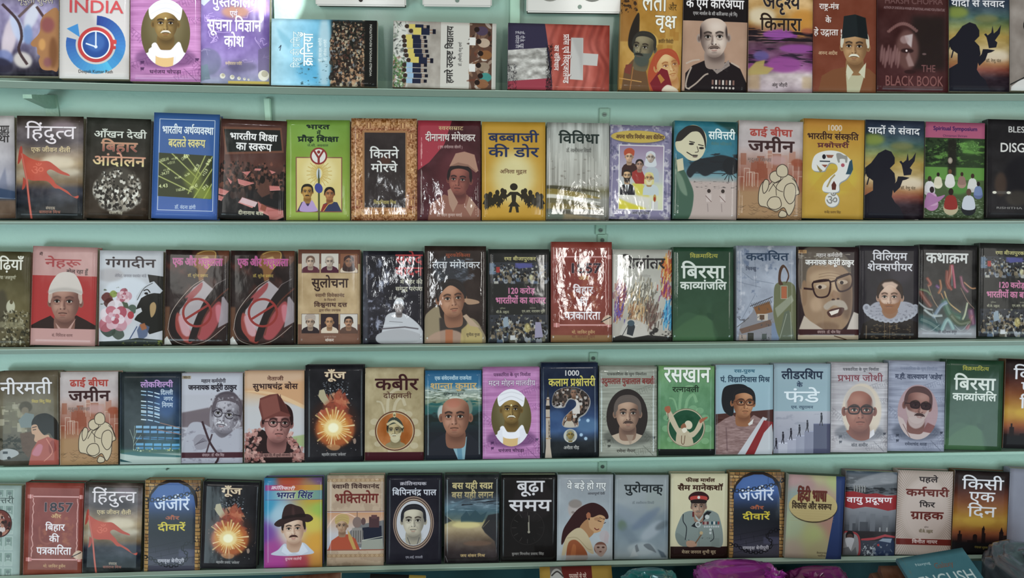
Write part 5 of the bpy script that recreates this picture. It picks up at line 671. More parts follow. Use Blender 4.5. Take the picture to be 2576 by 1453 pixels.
def c_shiksha(c):
    c.grad([(0, '#4d2f28'), (30, '#452a26'), (45, '#57342c'), (70, '#1f1d1e'), (100, '#222122')]); c.noise(.06, 4, 6, 91); c.poly([(2, 8), (92, 7), (97, 32), (8, 36)], '#6b4232'); c.poly([(5, 10.5), (90, 9.5), (94, 30), (11, 33.5)], '#1f211f')
    c.crowd(0, 42, 100, 72, ['#2c211e', '#5a3a30', '#3d2a26', '#1e1b1b', '#7a4a3c', '#48302a'], 170, 3.4, 8, heads='#211815', skin='#6d4234'); c.rect(0, 70, 100, 100, '#1f1e1f', .7, 10)
    for p in([(54, 49), (64, 49), (62, 51), (53, 51)], [(76, 50), (86, 52), (80, 54)], [(34, 53), (48, 52), (36, 62), (42, 56)], [(28, 60), (42, 62), (54, 64), (40, 67), (30, 65)], [(12, 59), (20, 63), (18, 66)], [(76, 66), (92, 66), (94, 70), (78, 71)], [(0, 70), (16, 73), (10, 77), (0, 76)], [(0, 77), (8, 79), (5, 83), (0, 82)], [(36, 79), (60, 83), (52, 89), (30, 84)], [(60, 82), (68, 86), (96, 91), (80, 97), (62, 92)], [(76, 92), (99, 90), (100, 97), (80, 103)]): c.poly(p, '#c67d78'); c.poly(np.array(p)*.96+[2, 2], '#a04a44', .35)
    c.poly([(36, 78.5), (60, 83), (56, 88), (32, 83.5)], '#c9a8ab'); c.poly([(58, 72), (66, 58), (76, 60), (78, 74), (66, 78)], '#5c3a30', .9, 1); c.ell(66, 60, 4, 4, '#1c1614'); c.poly([(66, 84), (74, 87), (72, 92), (64, 90)], '#8d4c3c')
    c.text('भारतीय शिक्षा', 14, 86, 14.5, 20.5, '#e9e6e4', b=1.2, rot=.8); c.text('का स्वरूप', 24, 78, 24, 31, '#e9e6e4', b=1.2, rot=.8); c.text('दीनानाथ बत्रा', 31, 69, 92.5, 95.8, '#e0d8b8', b=.6)
def c_praudh(c):
    c.grad([(0, '#6f9638'), (40, '#7c9a35'), (100, '#93a844')]); c.noise(.04, 3, 5, 3); c.ell(50, 18, 34, 12, '#7fa64c', .6, 14); c.text('भारत', 31, 68, 5, 9, '#14231a', b=1.1); c.text('में', 48, 54, 11.5, 14.5, '#14231a', b=.7); c.text('प्रौढ़ शिक्षा', 18, 82, 17, 21.5, '#14231a', b=1.3); c.text('जे.सी. अग्रवाल', 33, 66, 24.5, 26.5, '#2e4426', b=.3)
    c.rect(15, 37, 88, 92, '#7c4a3c'); c.rect(16.5, 38, 86.5, 91, '#d2bd74'); c.ell(52, 52, 26, 16, '#e2d49a', .7, 10)
    for i in range(40):
        a = i/40*6.283; r = 20 if i % 2 else 14; c.line([(52+5*math.cos(a), 53+5*math.sin(a)), (52+r*math.cos(a), 53+r*.7*math.sin(a))], .9, '#b98f34', .8)
    c.circ(51, 36, 13.5, '#8c2f2c'); c.circ(51, 36, 11, '#d8d2cb'); c.line([(51, 37), (51, 43)], 3.4, '#8c2f2c'); c.line([(44, 31), (51, 38), (58, 31)], 3, '#8c2f2c'); c.circ(51, 32, 2.6, '#8c2f2c')
    c.ell(51, 54, 3.4, 6, '#b9bfc4', 1, 1); c.poly([(49.5, 60), (50.5, 50), (51, 46), (51.5, 50), (52.5, 60)], '#5c6a50'); c.rect(49.6, 58, 53, 100, '#76763c'); c.rect(50.8, 50, 51.8, 100, '#23261c'); c.ell(51, 68, 6, 5, '#39408c', 1, 0, -20)
    c.poly([(17, 91), (24, 82), (34, 80), (42, 84), (50, 91)], '#3c3152'); face(c, 33, 72, 8.6, '#b0803c', '#5f3c18', '#d3a95c', hair='#1f1d18', must='#241a12'); c.poly([(24, 84), (28, 81), (34, 86), (40, 80), (46, 86), (48, 91), (22, 91)], '#ab8fc0', 1, .5, 1)
    c.poly([(54, 91), (58, 84), (68, 81), (80, 82), (87, 91)], '#2f3556'); face(c, 68, 74, 7.6, '#a5693c', '#5a3018', '#cc9060', hair='#1f1812', style='bun', turn=.15, bindi='#7c2020'); c.poly([(54, 91), (58, 84), (66, 83), (60, 91)], '#8c2f28'); c.line([(58, 91), (66, 84), (74, 82)], 1, '#c9a24a')
def carve(c, x0, y0, x1, y1, seed):
    c.grad([(0, '#9a5f38'), (50, '#b5804c'), (100, '#8f5030')], x0, y0, x1, y1, horiz=0); c.noise(.28, (x1-x0)*.5, (y1-y0)*.6, seed, None, x0, y0, x1, y1, octs=2); c.noise(.6, (x1-x0)*.7, (y1-y0)*.8, seed+1, '#c29668', x0, y0, x1, y1, octs=2, th=.25)
def c_morche(c):
    c.a[:] = hx('#a06a42'); carve(c, 0, 0, 100, 12, 3); carve(c, 0, 88, 100, 100, 5); carve(c, 0, 12, 18, 88, 7); carve(c, 84, 12, 100, 88, 9)
    R = np.random.RandomState(4)
    for _ in range(150):
        x, y = (R.rand()*100, [R.rand()*12, 88+R.rand()*12][R.randint(2)]) if R.rand() < .4 else ([R.rand()*18, 84+R.rand()*16][R.randint(2)], R.rand()*100); r = 1.5+R.rand()*2.5; a0 = R.rand()*6; c.line([(x+r*(1-t*.12)*math.cos(a0+t), y+r*.65*(1-t*.12)*math.sin(a0+t)) for t in np.arange(0, 4.6, .5)], .9, ['#d2a676', '#6c3f24', '#c08c5c'][R.randint(3)], .8)
    for x, y, w, h in((22, 3, 9, 8), (74, 3, 9, 8), (22, 90, 9, 8), (74, 90, 9, 8), (4, 14, 10, 7), (4, 79, 10, 7), (87, 14, 9, 7), (87, 79, 9, 7)):
        c.rect(x, y, x+w, y+h, '#8a5230'); c.frame(x+.8, y+.8, x+w-.8, y+h-.8, .7, '#d7a56c'); c.rect(x+w*.35, y+1.4, x+w*.65, y+h-1.4, '#cf9c66')
    c.frame(18, 12.5, 84, 88.5, 2.2, '#c08a54'); c.frame(18, 12.5, 84, 88.5, .6, '#5d3720'); c.rect(20, 14, 82.5, 87.5, '#2d2322'); c.noise(.05, 5, 8, 4, None, 20, 14, 82, 87); c.circ(52, 41, 8, '#5a3020', .7, 3)
    c.text('कितने', 28, 72, 31, 39, '#d9d8d4', b=1, out='#1c1614', ow=.4); c.text('मोरचे', 30, 70, 45, 52.5, '#d9d8d4', b=1, out='#1c1614', ow=.4); c.line([(38, 65), (60, 65)], .4, '#7c726c'); c.circ(49, 65, 1.2, '#7c726c'); c.text('विद्यानिवास मिश्र', 34, 68, 81, 84, '#c9b85c', b=.5)
def c_dinanath(c):
    c.a[:] = hx('#4c1d24'); c.noise(.1, 3, 5, 3); c.poly([(0, 0), (54, 0), (42, 24), (18, 42), (0, 50)], '#a52f3d'); c.ell(60, 60, 30, 30, '#5f242a', .6, 14)
    c.poly([(16, 100), (20, 84), (42, 74), (58, 78), (78, 74), (100, 90), (100, 102)], '#8d5a4a', 1, .6); face(c, 66, 60, 18, '#8d4c40', '#3d1a1a', '#b06c58', turn=-.3, tilt=4, hair='#1e1214', brow='#1a1012', style='short'); c.poly([(50, 46), (60, 33), (74, 31), (90, 34), (96, 50), (92, 52), (80, 46), (64, 45)], '#aa7c66', 1, .4); c.poly([(50, 46), (64, 42), (80, 44), (92, 50), (92, 52), (80, 46), (64, 45)], '#7e5547', .7, .6)
    c.poly([(47, 70), (52, 68), (64, 82), (56, 92), (50, 84)], '#a8806c', 1, .4); c.poly([(82, 76), (92, 84), (84, 96), (76, 88)], '#a8806c', 1, .4)
    c.text('स्वरसम्राट', 33, 72, 6, 9.5, '#c9b478', b=.6); c.text('दीनानाथ मंगेशकर', 12, 91, 14, 20.5, '#dcd4cc', b=.9, sh='#2a1014'); c.tiny('( एक संगीतमय जीवनी )', 32, 71, 25.5, 28, '#cdb8b0'); c.tiny('डॉ. चंदन कुमार घराई', 30, 70, 93.5, 96, '#cdb8b0')
def kid(c, x, y, h, col='#2c2620'):
    c.ell(x, y, h*.30, h*.26, col); c.poly([(x-h*.2, y+h*.2), (x+h*.2, y+h*.2), (x+h*.5, y+h*.55), (x+h*.28, y+h*.6), (x+h*.3, y+h), (x+h*.05, y+h*.7), (x-h*.2, y+h), (x-h*.28, y+h*.6), (x-h*.5, y+h*.6)], col)
def c_babbaji(c):
    c.a[:] = hx('#c08f2c'); c.ell(50, 56, 34, 26, '#d6ce9c', .85, 22); c.noise(.03, 3, 5, 3); k = '#1f2b54'
    c.text('बब्बाजी', 10, 89, 12, 20.5, k, b=1.2); c.text('की डोर', 10, 89, 26.5, 35.5, k, b=1.2); c.text('अनिला मुद्गल', 28, 70, 49, 52.3, '#54301e', b=.4); b = '#2c2519'
    for s_ in(-1, 1):
        for i, (x, y, h) in enumerate(((14, 71, 12), (18, 70, 13), (20, 76, 11), (26, 72, 14), (30, 76, 12), (33, 79, 10), (37, 74, 14), (38, 80, 10), (43, 76, 16), (43, 82, 10), (24, 80, 10))): kid(c, 50+s_*x, y, h*.8, b)
    c.ell(50, 66, 6, 3.6, b); c.poly([(44, 71), (56, 71), (64, 75), (62, 76.5), (54, 74), (53, 81), (60, 86), (41, 86), (47, 81), (46, 74), (40, 76.5), (38, 75)], b); c.poly([(44, 86), (48, 86), (46, 92), (42, 92)], b); c.poly([(52, 86), (57, 86), (58, 92), (54, 92)], b)
def c_vividha(c):
    c.grad([(0, '#a3a49e'), (35, '#aaa89f'), (64, '#98948a'), (70, '#6b6546'), (78, '#8d8a80'), (100, '#75716a')]); c.noise(.14, 24, 2, 11); c.noise(.06, 3, 4, 12); R = np.random.RandomState(3)
    for _ in range(26): x, y = R.rand()*100, 36+R.rand()*46; c.rect(x, y, x+2+R.rand()*4, y+1.4, '#6f675c', .5, .8)
    for _ in range(18): x = R.rand()*100; c.line([(x, 30+R.rand()*10), (x, 60+R.rand()*20)], 1, '#cdc9be', .6, .5)
    for y, k, w in((68, '#3d3822', 3), (73, '#8b7630', 4.5), (78, '#d2cdc2', 4), (82, '#5c5230', 4), (86, '#7d6a34', 3), (92, '#4f4a3c', 3), (96, '#8f7c5c', 3)): c.poly([(-2, y-w), (30, y-w*.8), (60, y), (88, y+w), (60, y+w*.9), (20, y+w), (-2, y+w)], k, .9, 1.5, 1)
    c.ell(10, 96, 18, 6, '#5a6a60', .8, 5); c.text('विविधा', 19, 83, 12, 21, '#16241f', b=1.4); c.text('डॉ. लक्ष्मीमल्ल सिंघवी', 31, 71, 27, 30.4, '#3d3c38', b=.2)
def c_charitra(c):
    c.a[:] = hx('#7c7494'); c.noise(.9, 14, 22, 14, '#b9b2bd', th=.05, soft=.3); c.noise(.7, 14, 20, 16, '#4c4a6c', th=.25, soft=.2); c.ell(46, 13, 45, 7, '#4a4452', .6, 2); c.ell(45, 12.2, 44, 6.5, '#c2a445'); c.text('अपना चरित्र निर्माण आप कीजिए', 9, 87, 10.8, 14.5, '#3c1f18', b=.6)
    c.rect(14, 21, 88, 90, '#d8d2d0'); c.setclip([(15.5, 22), (86.5, 22), (86.5, 89), (15.5, 89)]); c.grad([(0, '#8d7694'), (30, '#a89cae'), (60, '#b5b9b4'), (80, '#d2ccc0'), (100, '#c9c4ba')], 15, 22, 87, 90); c.poly([(15, 78), (30, 82), (60, 88), (50, 92), (15, 92)], '#d2c42c', 1, 3); c.poly([(36, 62), (52, 60), (66, 76), (44, 74)], '#cfc13a', .9, 4); c.rect(66, 62, 90, 90, '#c6cf94', .5, 6)
    bust(c, 33, 40, 14, 12, '#3c211f'); face(c, 31, 34, 6.4, '#c89c7c', cap='turban', capcol='#b5482c', hair=None)
    bust(c, 68, 43, 12, 14, '#a9b0b8'); face(c, 66, 34, 6.4, '#b5a294', style='veil', hair='#c6c8cc'); c.poly([(36, 50), (44, 47), (52, 48), (58, 56), (56, 62), (42, 62), (36, 56)], '#9c2b26'); face(c, 48, 42, 6, '#a8806c', hair='#1f1a1a', style='bun')
    bust(c, 29, 62, 12, 10, '#1e1d22'); c.poly([(24, 63), (32, 63), (29, 72)], '#ddd'); c.line([(28, 64), (28.5, 72)], 1.6, '#151515'); face(c, 28, 54, 6.6, '#c49a70', hair='#251c18', beard='#2a201a')
    bust(c, 67, 62, 13, 10, '#b9c2c4'); face(c, 64, 56, 6.6, '#c09460', style='long', hair='#cfc27c', beard='#d6cda4'); c.rect(68, 80, 79, 90, '#c2bfbc'); c.rect(70, 80, 72, 90, '#e6e2de'); c.ell(73.5, 77, 2.6, 4, '#b58c40'); c.ell(73.5, 78, 1.5, 2.4, '#a03020'); c.setclip(None); c.rect(36, 91.5, 66, 94.5, '#a8a4ae', .8); c.text('आर्य बुक डिपो', 37, 65, 92, 94.2, '#2c2830', b=.3)
def c_savitri(c):
    c.grad([(0, '#2f7a8c'), (30, '#2f7488'), (46, '#3f6a7c'), (56, '#6e949c'), (62, '#a89a94'), (100, '#b09a94')]); c.noise(.08, 4, 6, 3); c.poly([(60, 0), (100, 0), (100, 14), (84, 8)], '#1c3c34', .8, 4); c.noise(1, 5, 7, 4, '#20262c', 20, 30, 100, 50, th=.05)
    c.poly([(20, 52), (30, 42), (46, 38), (60, 36), (74, 34), (90, 36), (100, 40), (100, 50), (70, 50), (50, 56), (36, 52), (26, 58)], '#1b1f24', .95, 1.5, 1); c.ell(90, 45, 13, 9, '#181b20', 1, 1)
    for i in range(12): a = i/12*6.283+.1; c.line([(88, 51), (88+13*math.cos(a), 51+10*math.sin(a))], 1.1, '#1a1d22')
    c.line([(30, 53), (88, 53)], 1.3, '#20262c'); c.rect(26, 62, 100, 100, '#b29e98', 1, 2); c.noise(1, 10, 14, 9, '#4c4644', 30, 60, 100, 70, th=.3)
    for x, h in((56, 10), (78, 8)): c.ell(x, 71, 2.8, 2, '#332824'); c.rect(x-4, 74, x+4, 82, '#c2b0aa'); c.line([(x-5, 76), (x+4, 82)], .8, '#5a3a38'); c.line([(x-2, 84), (x-1, 92)], 1.6, '#8d7c78', .7)
    c.poly([(0, 42), (10, 44), (24, 60), (32, 76), (24, 100), (0, 100)], '#3d5c4a', 1, 1, 1); c.poly([(2, 50), (14, 58), (22, 76), (10, 70)], '#7f947c', .7, 2, 1); c.poly([(4, 40), (14, 38), (16, 50), (6, 52)], '#c9bd9c', 1, .5)
    c.poly([(2, 24), (6, 14), (14, 8), (28, 4), (40, 6), (50, 14), (50, 26), (44, 34), (30, 26), (12, 28)], '#cdc3a2', 1, .4, 1); c.poly([(2, 22), (5, 14), (12, 9), (22, 5), (36, 5), (46, 10), (50, 20), (49, 28), (46, 18), (38, 11), (26, 12), (12, 20), (6, 24)], '#25211f', 1, .4, 1); c.poly([(2, 22), (12, 20), (28, 11), (42, 14), (48, 24), (46, 34), (36, 40), (24, 40), (12, 34), (4, 30)], '#cdc3a2', 1, .4, 1)
    c.line([(24, 21), (32, 22)], 1.4, '#2a2421', 1, 0, 1); c.ell(27, 23.5, 4, 1.1, '#2a2421'); c.line([(38, 24), (46, 25)], 1.4, '#2a2421'); c.ell(43, 27.5, 4, 1.2, '#2a2421'); c.line([(36, 26), (38, 31), (33, 32)], 1.1, '#3a302b', .9, .3, 1); c.line([(20, 32), (28, 35), (37, 35)], 1.5, '#2a2421'); c.ell(33, 36.3, 4, 1, '#6b5a50')
    c.text('सवित्तरी', 54, 96, 10.5, 18, '#e6ecea', b=1, out='#1e4c58', ow=.5); c.text('शैलेश मटियानी', 58, 91, 21.6, 24, '#4c7068', b=.4)
def c_bigha(c):
    c.grad([(0, '#b9adab'), (26, '#bfb0b0'), (40, '#a98478'), (60, '#94503c'), (70, '#9a6a4c'), (100, '#96714e')]); c.noise(.08, 4, 6, 3); R = np.random.RandomState(8)
    for _ in range(20): x, y = R.rand()*96, 30+R.rand()*34; c.rect(x, y, x+6+R.rand()*12, y+8+R.rand()*12, ['#96563f', '#a8705c', '#b58a7c', '#8d4630'][R.randint(4)], .75)
    for _ in range(12): x, y = R.rand()*96, 34+R.rand()*30; c.line([(x, y+14), (x, y), (x+8, y), (x+8, y+14)], 1, '#cbb4a4', .7)
    c.ell(60, 40, 14, 5, '#b58f8c', .8, 4); c.ell(92, 42, 10, 4, '#96482f', .9, 2); c.rect(0, 72, 100, 100, '#a07a54', .9, 4)
    for i in range(60): x, y = R.rand()*100, 84+R.rand()*16; c.line([(x, y), (x+4, y+1.2), (x+8, y)], .5, '#5f4630', .7)
    o = '#c0ae92'; k = '#2c221c'
    S = [[(32, 78), (34, 68), (40, 62), (46, 66), (56, 60), (70, 54), (84, 56), (92, 64), (96, 73), (90, 76), (88, 88), (80, 96), (72, 88), (60, 92), (44, 88), (34, 86)], [(50, 60), (50, 54), (58, 51), (65, 54), (66, 60), (58, 63)], [(61, 55), (60, 48), (68, 44), (76, 47), (77, 54), (70, 57)], [(46, 84), (52, 78), (64, 78), (68, 86), (60, 90), (50, 89)], [(72, 76), (74, 66), (84, 63), (90, 68), (88, 80), (80, 84)], [(38, 66), (42, 60), (48, 62), (46, 70), (40, 74)], [(64, 96), (68, 91), (76, 93), (76, 97), (68, 98)]]
    for p in S: c.poly(p, o, 1, 0, 1); c.line(p, 1, k, .95, 0, 1, 1)
    for p in([(48, 72), (56, 64), (66, 60)], [(60, 76), (60, 66), (70, 58)], [(84, 58), (90, 62), (94, 70)], [(54, 64), (62, 70), (70, 72)]): c.line(p, .9, k, .9, 0, 1)
    c.text('ढाई बीघा', 17, 83, 9, 15.5, '#a83c34', b=1.5, out='#d6c6c2', ow=.5); c.text('जमीन', 15, 86, 21, 31.5, '#3a1f20', b=2, out='#cfc0bc', ow=1); c.text('मृदुला सिन्हा', 14, 51, 38.5, 41.5, '#5a3c34', b=.4, out='#cbb8b0', ow=.4)
def qmark(c, x, y, s, fill, edge, body=None):
    p = [(x-34*s, y-8*s), (x-28*s, y-22*s), (x-8*s, y-28*s), (x+14*s, y-26*s), (x+30*s, y-16*s), (x+32*s, y-4*s), (x+24*s, y+8*s), (x+12*s, y+15*s), (x+10*s, y+26*s), (x-14*s, y+26*s), (x-14*s, y+16*s), (x-4*s, y+7*s), (x+8*s, y-2*s), (x+6*s, y-10*s), (x-4*s, y-12*s), (x-10*s, y-6*s), (x-14*s, y-1*s), (x-30*s, y-1*s)]; p = [(u, y+(v-y)*.76) for u, v in p]
    c.poly(np.array(p)+[1.2, 1], edge, 1, .3, 1); c.poly(p, fill, 1, 0, 1); return p
def c_sanskriti(c):
    c.grad([(0, '#b5762c'), (12, '#bb8630'), (40, '#c0983e'), (100, '#b58c34')]); c.noise(.03, 3, 5, 3); c.ell(50, 58, 40, 18, '#c4ac38', .6, 10); c.poly([(10, 72), (40, 50), (60, 50), (90, 72)], '#b88a30', .4, 1); c.text('1000', 38, 63, 6, 11.5, '#cfb9a4', b=1); c.text('भारतीय संस्कृति', 6, 90, 15, 20.5, '#3a2018', b=1, out='#cbb070', ow=.5); c.text('प्रश्नोत्तरी', 23, 74, 24.6, 28.5, '#5c2c30', b=1.1)
    qmark(c, 48, 53, 1, '#d3d0cb', '#8b8d8f'); c.circ(49, 81.5, 12, '#8b8d8f'); c.circ(48.3, 81, 11.4, '#cfccc7'); c.text('ॐ', 38.5, 58, 77.5, 86, '#7a7570', b=.6)
    c.ell(34, 38, 3, 2.4, '#26242a'); c.poly([(27, 42), (44, 42), (44, 43.2), (27, 43.2)], '#3c4048'); c.poly([(37, 36), (50, 36), (47, 39), (40, 39)], '#8d5340'); c.poly([(54, 35), (60, 34), (66, 36), (72, 37), (72, 43), (69, 43), (68, 40), (60, 40), (60, 43), (57, 43)], '#8d8a84', 1, .4, 1); c.poly([(72, 52), (76, 42), (80, 40), (82, 50), (78, 55), (70, 55)], '#2f4c5c', 1, .4); c.circ(65, 46, 3, '#a8505c'); c.poly([(22, 46), (28, 50), (32, 52), (28, 54), (24, 50)], '#8f7a48'); c.poly([(30, 46), (40, 46), (36, 49)], '#8d4c3c'); c.line([(40, 68), (46, 60), (52, 56)], 2.6, '#9c8450', .9); c.poly([(47, 66), (51, 62), (55, 66), (54, 71), (48, 71)], '#5a2c24')
    c.tiny('राजेंद्र प्रताप सिंह', 36, 63, 92.5, 94.5, '#4c3418')
def c_symposium(c):
    c.a[:] = hx('#2c3c24'); c.noise(.9, 9, 10, 5, '#5c8a3c', 0, 16, 100, 46, th=.05, soft=.4); c.noise(.8, 14, 14, 8, '#1a2418', 0, 16, 60, 46, th=-.1, soft=.3); c.ell(75, 26, 16, 7, '#5f9440', .6, 5); c.noise(.8, 30, 20, 15, '#7fae5c', 40, 17, 96, 34, th=.3, soft=.2); c.rect(0, 47, 100, 66, '#5a8a3c', 1, 1); c.rect(38, 18, 52, 56, '#221f1a', .9, 3); c.ell(42, 40, 4, 3.4, '#8a7a6c'); c.ell(42, 40, 2.4, 2.2, '#a89a8c')
    c.grad([(0, '#4c5f38'), (100, '#38462c')], 0, 60, 100, 100); c.noise(1, 30, 30, 9, '#76846a', 0, 78, 100, 100, th=.1, soft=.3); c.ell(56, 68, 18, 7, '#4f8a3c', .8, 4)
    for x, y, s, top, bot, hd in((42, 54, 7, '#cfc9c6', '#cbc5c0', '#6b4630'), (22, 57, 6, '#c9bfa4', '#d3cbb0', '#2a1f1a'), (62, 56, 6, '#8d6a60', '#a07c6c', '#3a2620'), (80, 58, 7, '#c6c3c0', '#b9b4b0', '#3d2a22'), (90, 66, 6.5, '#6a7aa4', '#58628c', '#241c1c'), (8, 62, 7.5, '#cbc6c8', '#b9b2b4', '#3a2a22'), (12, 74, 9, '#b98cae', '#a8709c', '#2b1f22'), (44, 76, 10, '#8e2a26', '#b0a080', '#2a1c18'), (74, 76, 10, '#b9bcc6', '#1f2024', '#5a3f34')):
        c.ell(x, y+s*1.35, s*1.25, s*.75, bot); c.poly([(x-s, y+s*1.4), (x-s*.9, y+s*.35), (x-s*.3, y), (x+s*.3, y), (x+s*.9, y+s*.35), (x+s, y+s*1.4)], top, 1, .3, 1); c.ell(x, y-s*.35, s*.42, s*.36, hd)
    c.poly([(0, 84), (6, 74), (20, 78), (34, 76), (26, 82), (14, 86), (0, 90)], '#a06a98', 1, .4, 1); c.rect(0, 0, 100, 16.5, '#a9506f'); c.text('Spiritual Symposium', 13, 87, 4.5, 8.5, '#3d1f54', b=.8); c.tiny('Chintamani Shriram', 29, 70, 13, 15.2, '#5a2a4c')
def c_blessings(c):
    c.a[:] = hx('#242123'); c.noise(.05, 4, 6, 3); c.ell(60, 62, 34, 26, '#17151a', .8, 8); c.ell(22, 66, 10, 12, '#4c382c', .7, 5); c.ell(50, 80, 20, 8, '#4a4238', .6, 6); c.text('BLESSINGS', 33, 97, 7, 13, '#cfcac6', b=.7); c.text('IN', 66, 78, 16, 21, '#cfcac6', b=.6); c.text('DISGUISE', 20, 98, 24, 33, '#d6d2ce', b=.9); c.rect(8, 73, 40, 76, '#55504c', .7, 1); c.ell(12, 74.5, 3.4, 1.4, '#d3cdbd'); c.ell(35, 74.5, 3.4, 1.4, '#d3cdbd'); c.tiny('RISHITHA REDDY', 15, 92, 89, 91, '#94908c')
def c_sidhiyan(c):
    c.grad([(0, '#4e4730'), (40, '#5e5538'), (60, '#6d6242'), (100, '#4f4630')]); c.noise(.1, 3, 4, 3); c.ell(56, 62, 10, 22, '#453e30', .8, 5); c.text('सीढ़ियाँ', 30, 88, 9, 19, '#ded9cc', b=1.3, sh='#2b2618'); c.tiny("भदौरिया 'अन्नपूर्णा'", 40, 78, 26, 29, '#cfc9b4'); c.ell(70, 58, 7, 7, '#b9b49c', .9, 1); c.ell(71, 53, 2.6, 2.4, '#5c4f36'); c.noise(1, 14, 16, 7, '#9c947a', 52, 60, 100, 100, th=.1, soft=.3); c.noise(1, 14, 16, 4, '#2f2b1e', 52, 60, 100, 100, th=.15, soft=.3); c.rect(50, 74, 92, 80, '#8f8768', .6, 2)
def c_nehru(c):
    c.a[:] = hx('#b98a86'); c.noise(.03, 6, 6, 3); c.rect(0, 29.5, 100, 83, '#a93130'); c.text('मैं', 10, 15, 7, 9.5, '#3a2422', b=.5); c.text('नेहरू', 19, 75, 13, 20.5, '#9e2f33', b=.9); c.text('बोल रहा हूँ', 53, 86, 23.3, 26.8, '#2e1f1f', b=.5)
    c.poly([(0, 80), (14, 75), (30, 70), (50, 82), (70, 69), (86, 74), (100, 79), (100, 83), (0, 83)], '#30201e'); face(c, 52, 56.5, 24, '#97695a', '#472a26', '#c79c88', turn=-.3, hair='#b79c90', style='short', cap='gandhi', capcol='#c6bab2', brow='#5a3a34', light=1); c.poly([(38, 77), (46, 82.5), (58, 82.5), (70, 72), (62, 83), (42, 83)], '#b58a80'); c.rect(0, 83, 100, 100, '#b98a86'); c.tiny('सं. गिरिराज शरण', 33, 65, 88.5, 91, '#5c3c3a')
def c_gangadin(c):
    c.a[:] = hx('#b9bac0'); c.noise(.05, 3, 4, 3); c.ell(44, 42, 34, 14, '#c6cbd4', .9, 5); c.ell(16, 26, 22, 7, '#a39c9e', .7, 4); c.noise(1, 6, 8, 8, '#5a6152', 0, 36, 50, 60, th=.3, soft=.2)
    for x, y, r, k in((12, 50, 9, '#5a2420'), (22, 46, 6, '#7c8a34'), (16, 56, 9, '#4a2420'), (38, 58, 8, '#39442c'), (52, 62, 8, '#3c4c3c'), (14, 84, 12, '#2e3a30'), (30, 88, 10, '#3a4438'), (46, 66, 5, '#66704c')): c.poly([(x-r, y), (x-r*.3, y-r*.6), (x+r*.6, y-r*.5), (x+r, y+r*.2), (x, y+r*.6)], k, .85, .6, 1)
    def flower(x, y, r, ks):
        for i in range(16):
            a = i*2.4; q = r*(1-i/18); c.ell(x+q*.6*math.cos(a), y+q*.42*math.sin(a), q*.45, q*.34, ks[i % len(ks)], .85, .5, i*40)
    flower(38, 48, 13, ['#b9828c', '#c9a3ac', '#9c4656', '#d6bcc2']); flower(24, 70, 28, ['#cda9b4', '#b35866', '#d9ccd2', '#bb7e8c', '#d8c6cc', '#a03c4c']); c.ell(50, 68, 5, 4, '#a83c44')
    c.poly([(76, 25), (100, 27), (100, 84), (80, 88), (66, 76), (56, 73), (58, 64), (60, 58), (66, 50), (76, 46), (90, 44), (80, 36)], '#23221f', 1, .3); c.poly([(78, 34), (86, 32), (100, 42), (96, 45), (76, 44), (66, 48), (58, 54), (58, 48), (66, 40)], '#b6bac2', 1, .3); c.line([(84, 34), (70, 40), (60, 52)], .8, '#26241f', 1, 0, 1); c.line([(70, 42), (76, 41), (80, 44)], 1.6, '#221f1c', 1, 0, 1); c.ell(74, 45, 3, 1.2, '#1f1c1a'); c.poly([(80, 58), (86, 54), (90, 58), (88, 66), (82, 70)], '#a5855a', 1, .6, 1); c.poly([(58, 62), (66, 60), (68, 64), (60, 68), (56, 72)], '#b9b9bc', 1, .3)
    c.poly([(48, 92), (60, 76), (72, 78), (82, 96), (66, 102), (48, 100)], '#b3b4be', 1, .4); c.poly([(66, 76), (80, 80), (76, 90), (64, 96), (60, 84)], '#4c5876', .9, 1); c.poly([(64, 78), (72, 76), (76, 82), (68, 84)], '#a05a34', .9, 1); c.line([(48, 94), (60, 80)], 1.5, '#3d4a6c'); c.poly([(0, 96), (34, 95), (60, 92), (100, 94), (100, 100), (0, 100)], '#2c302c', 1, .4); c.noise(1, 14, 3, 3, '#6c7438', 34, 93, 100, 100, th=.1)
    c.text('गंगादीन', 9, 88, 9.5, 17.5, '#2c2224', b=.8, sh='#8d878c'); c.tiny('लेफ्टि. जनरल यशवंत मांडे', 24, 74, 25.5, 28, '#68666e')
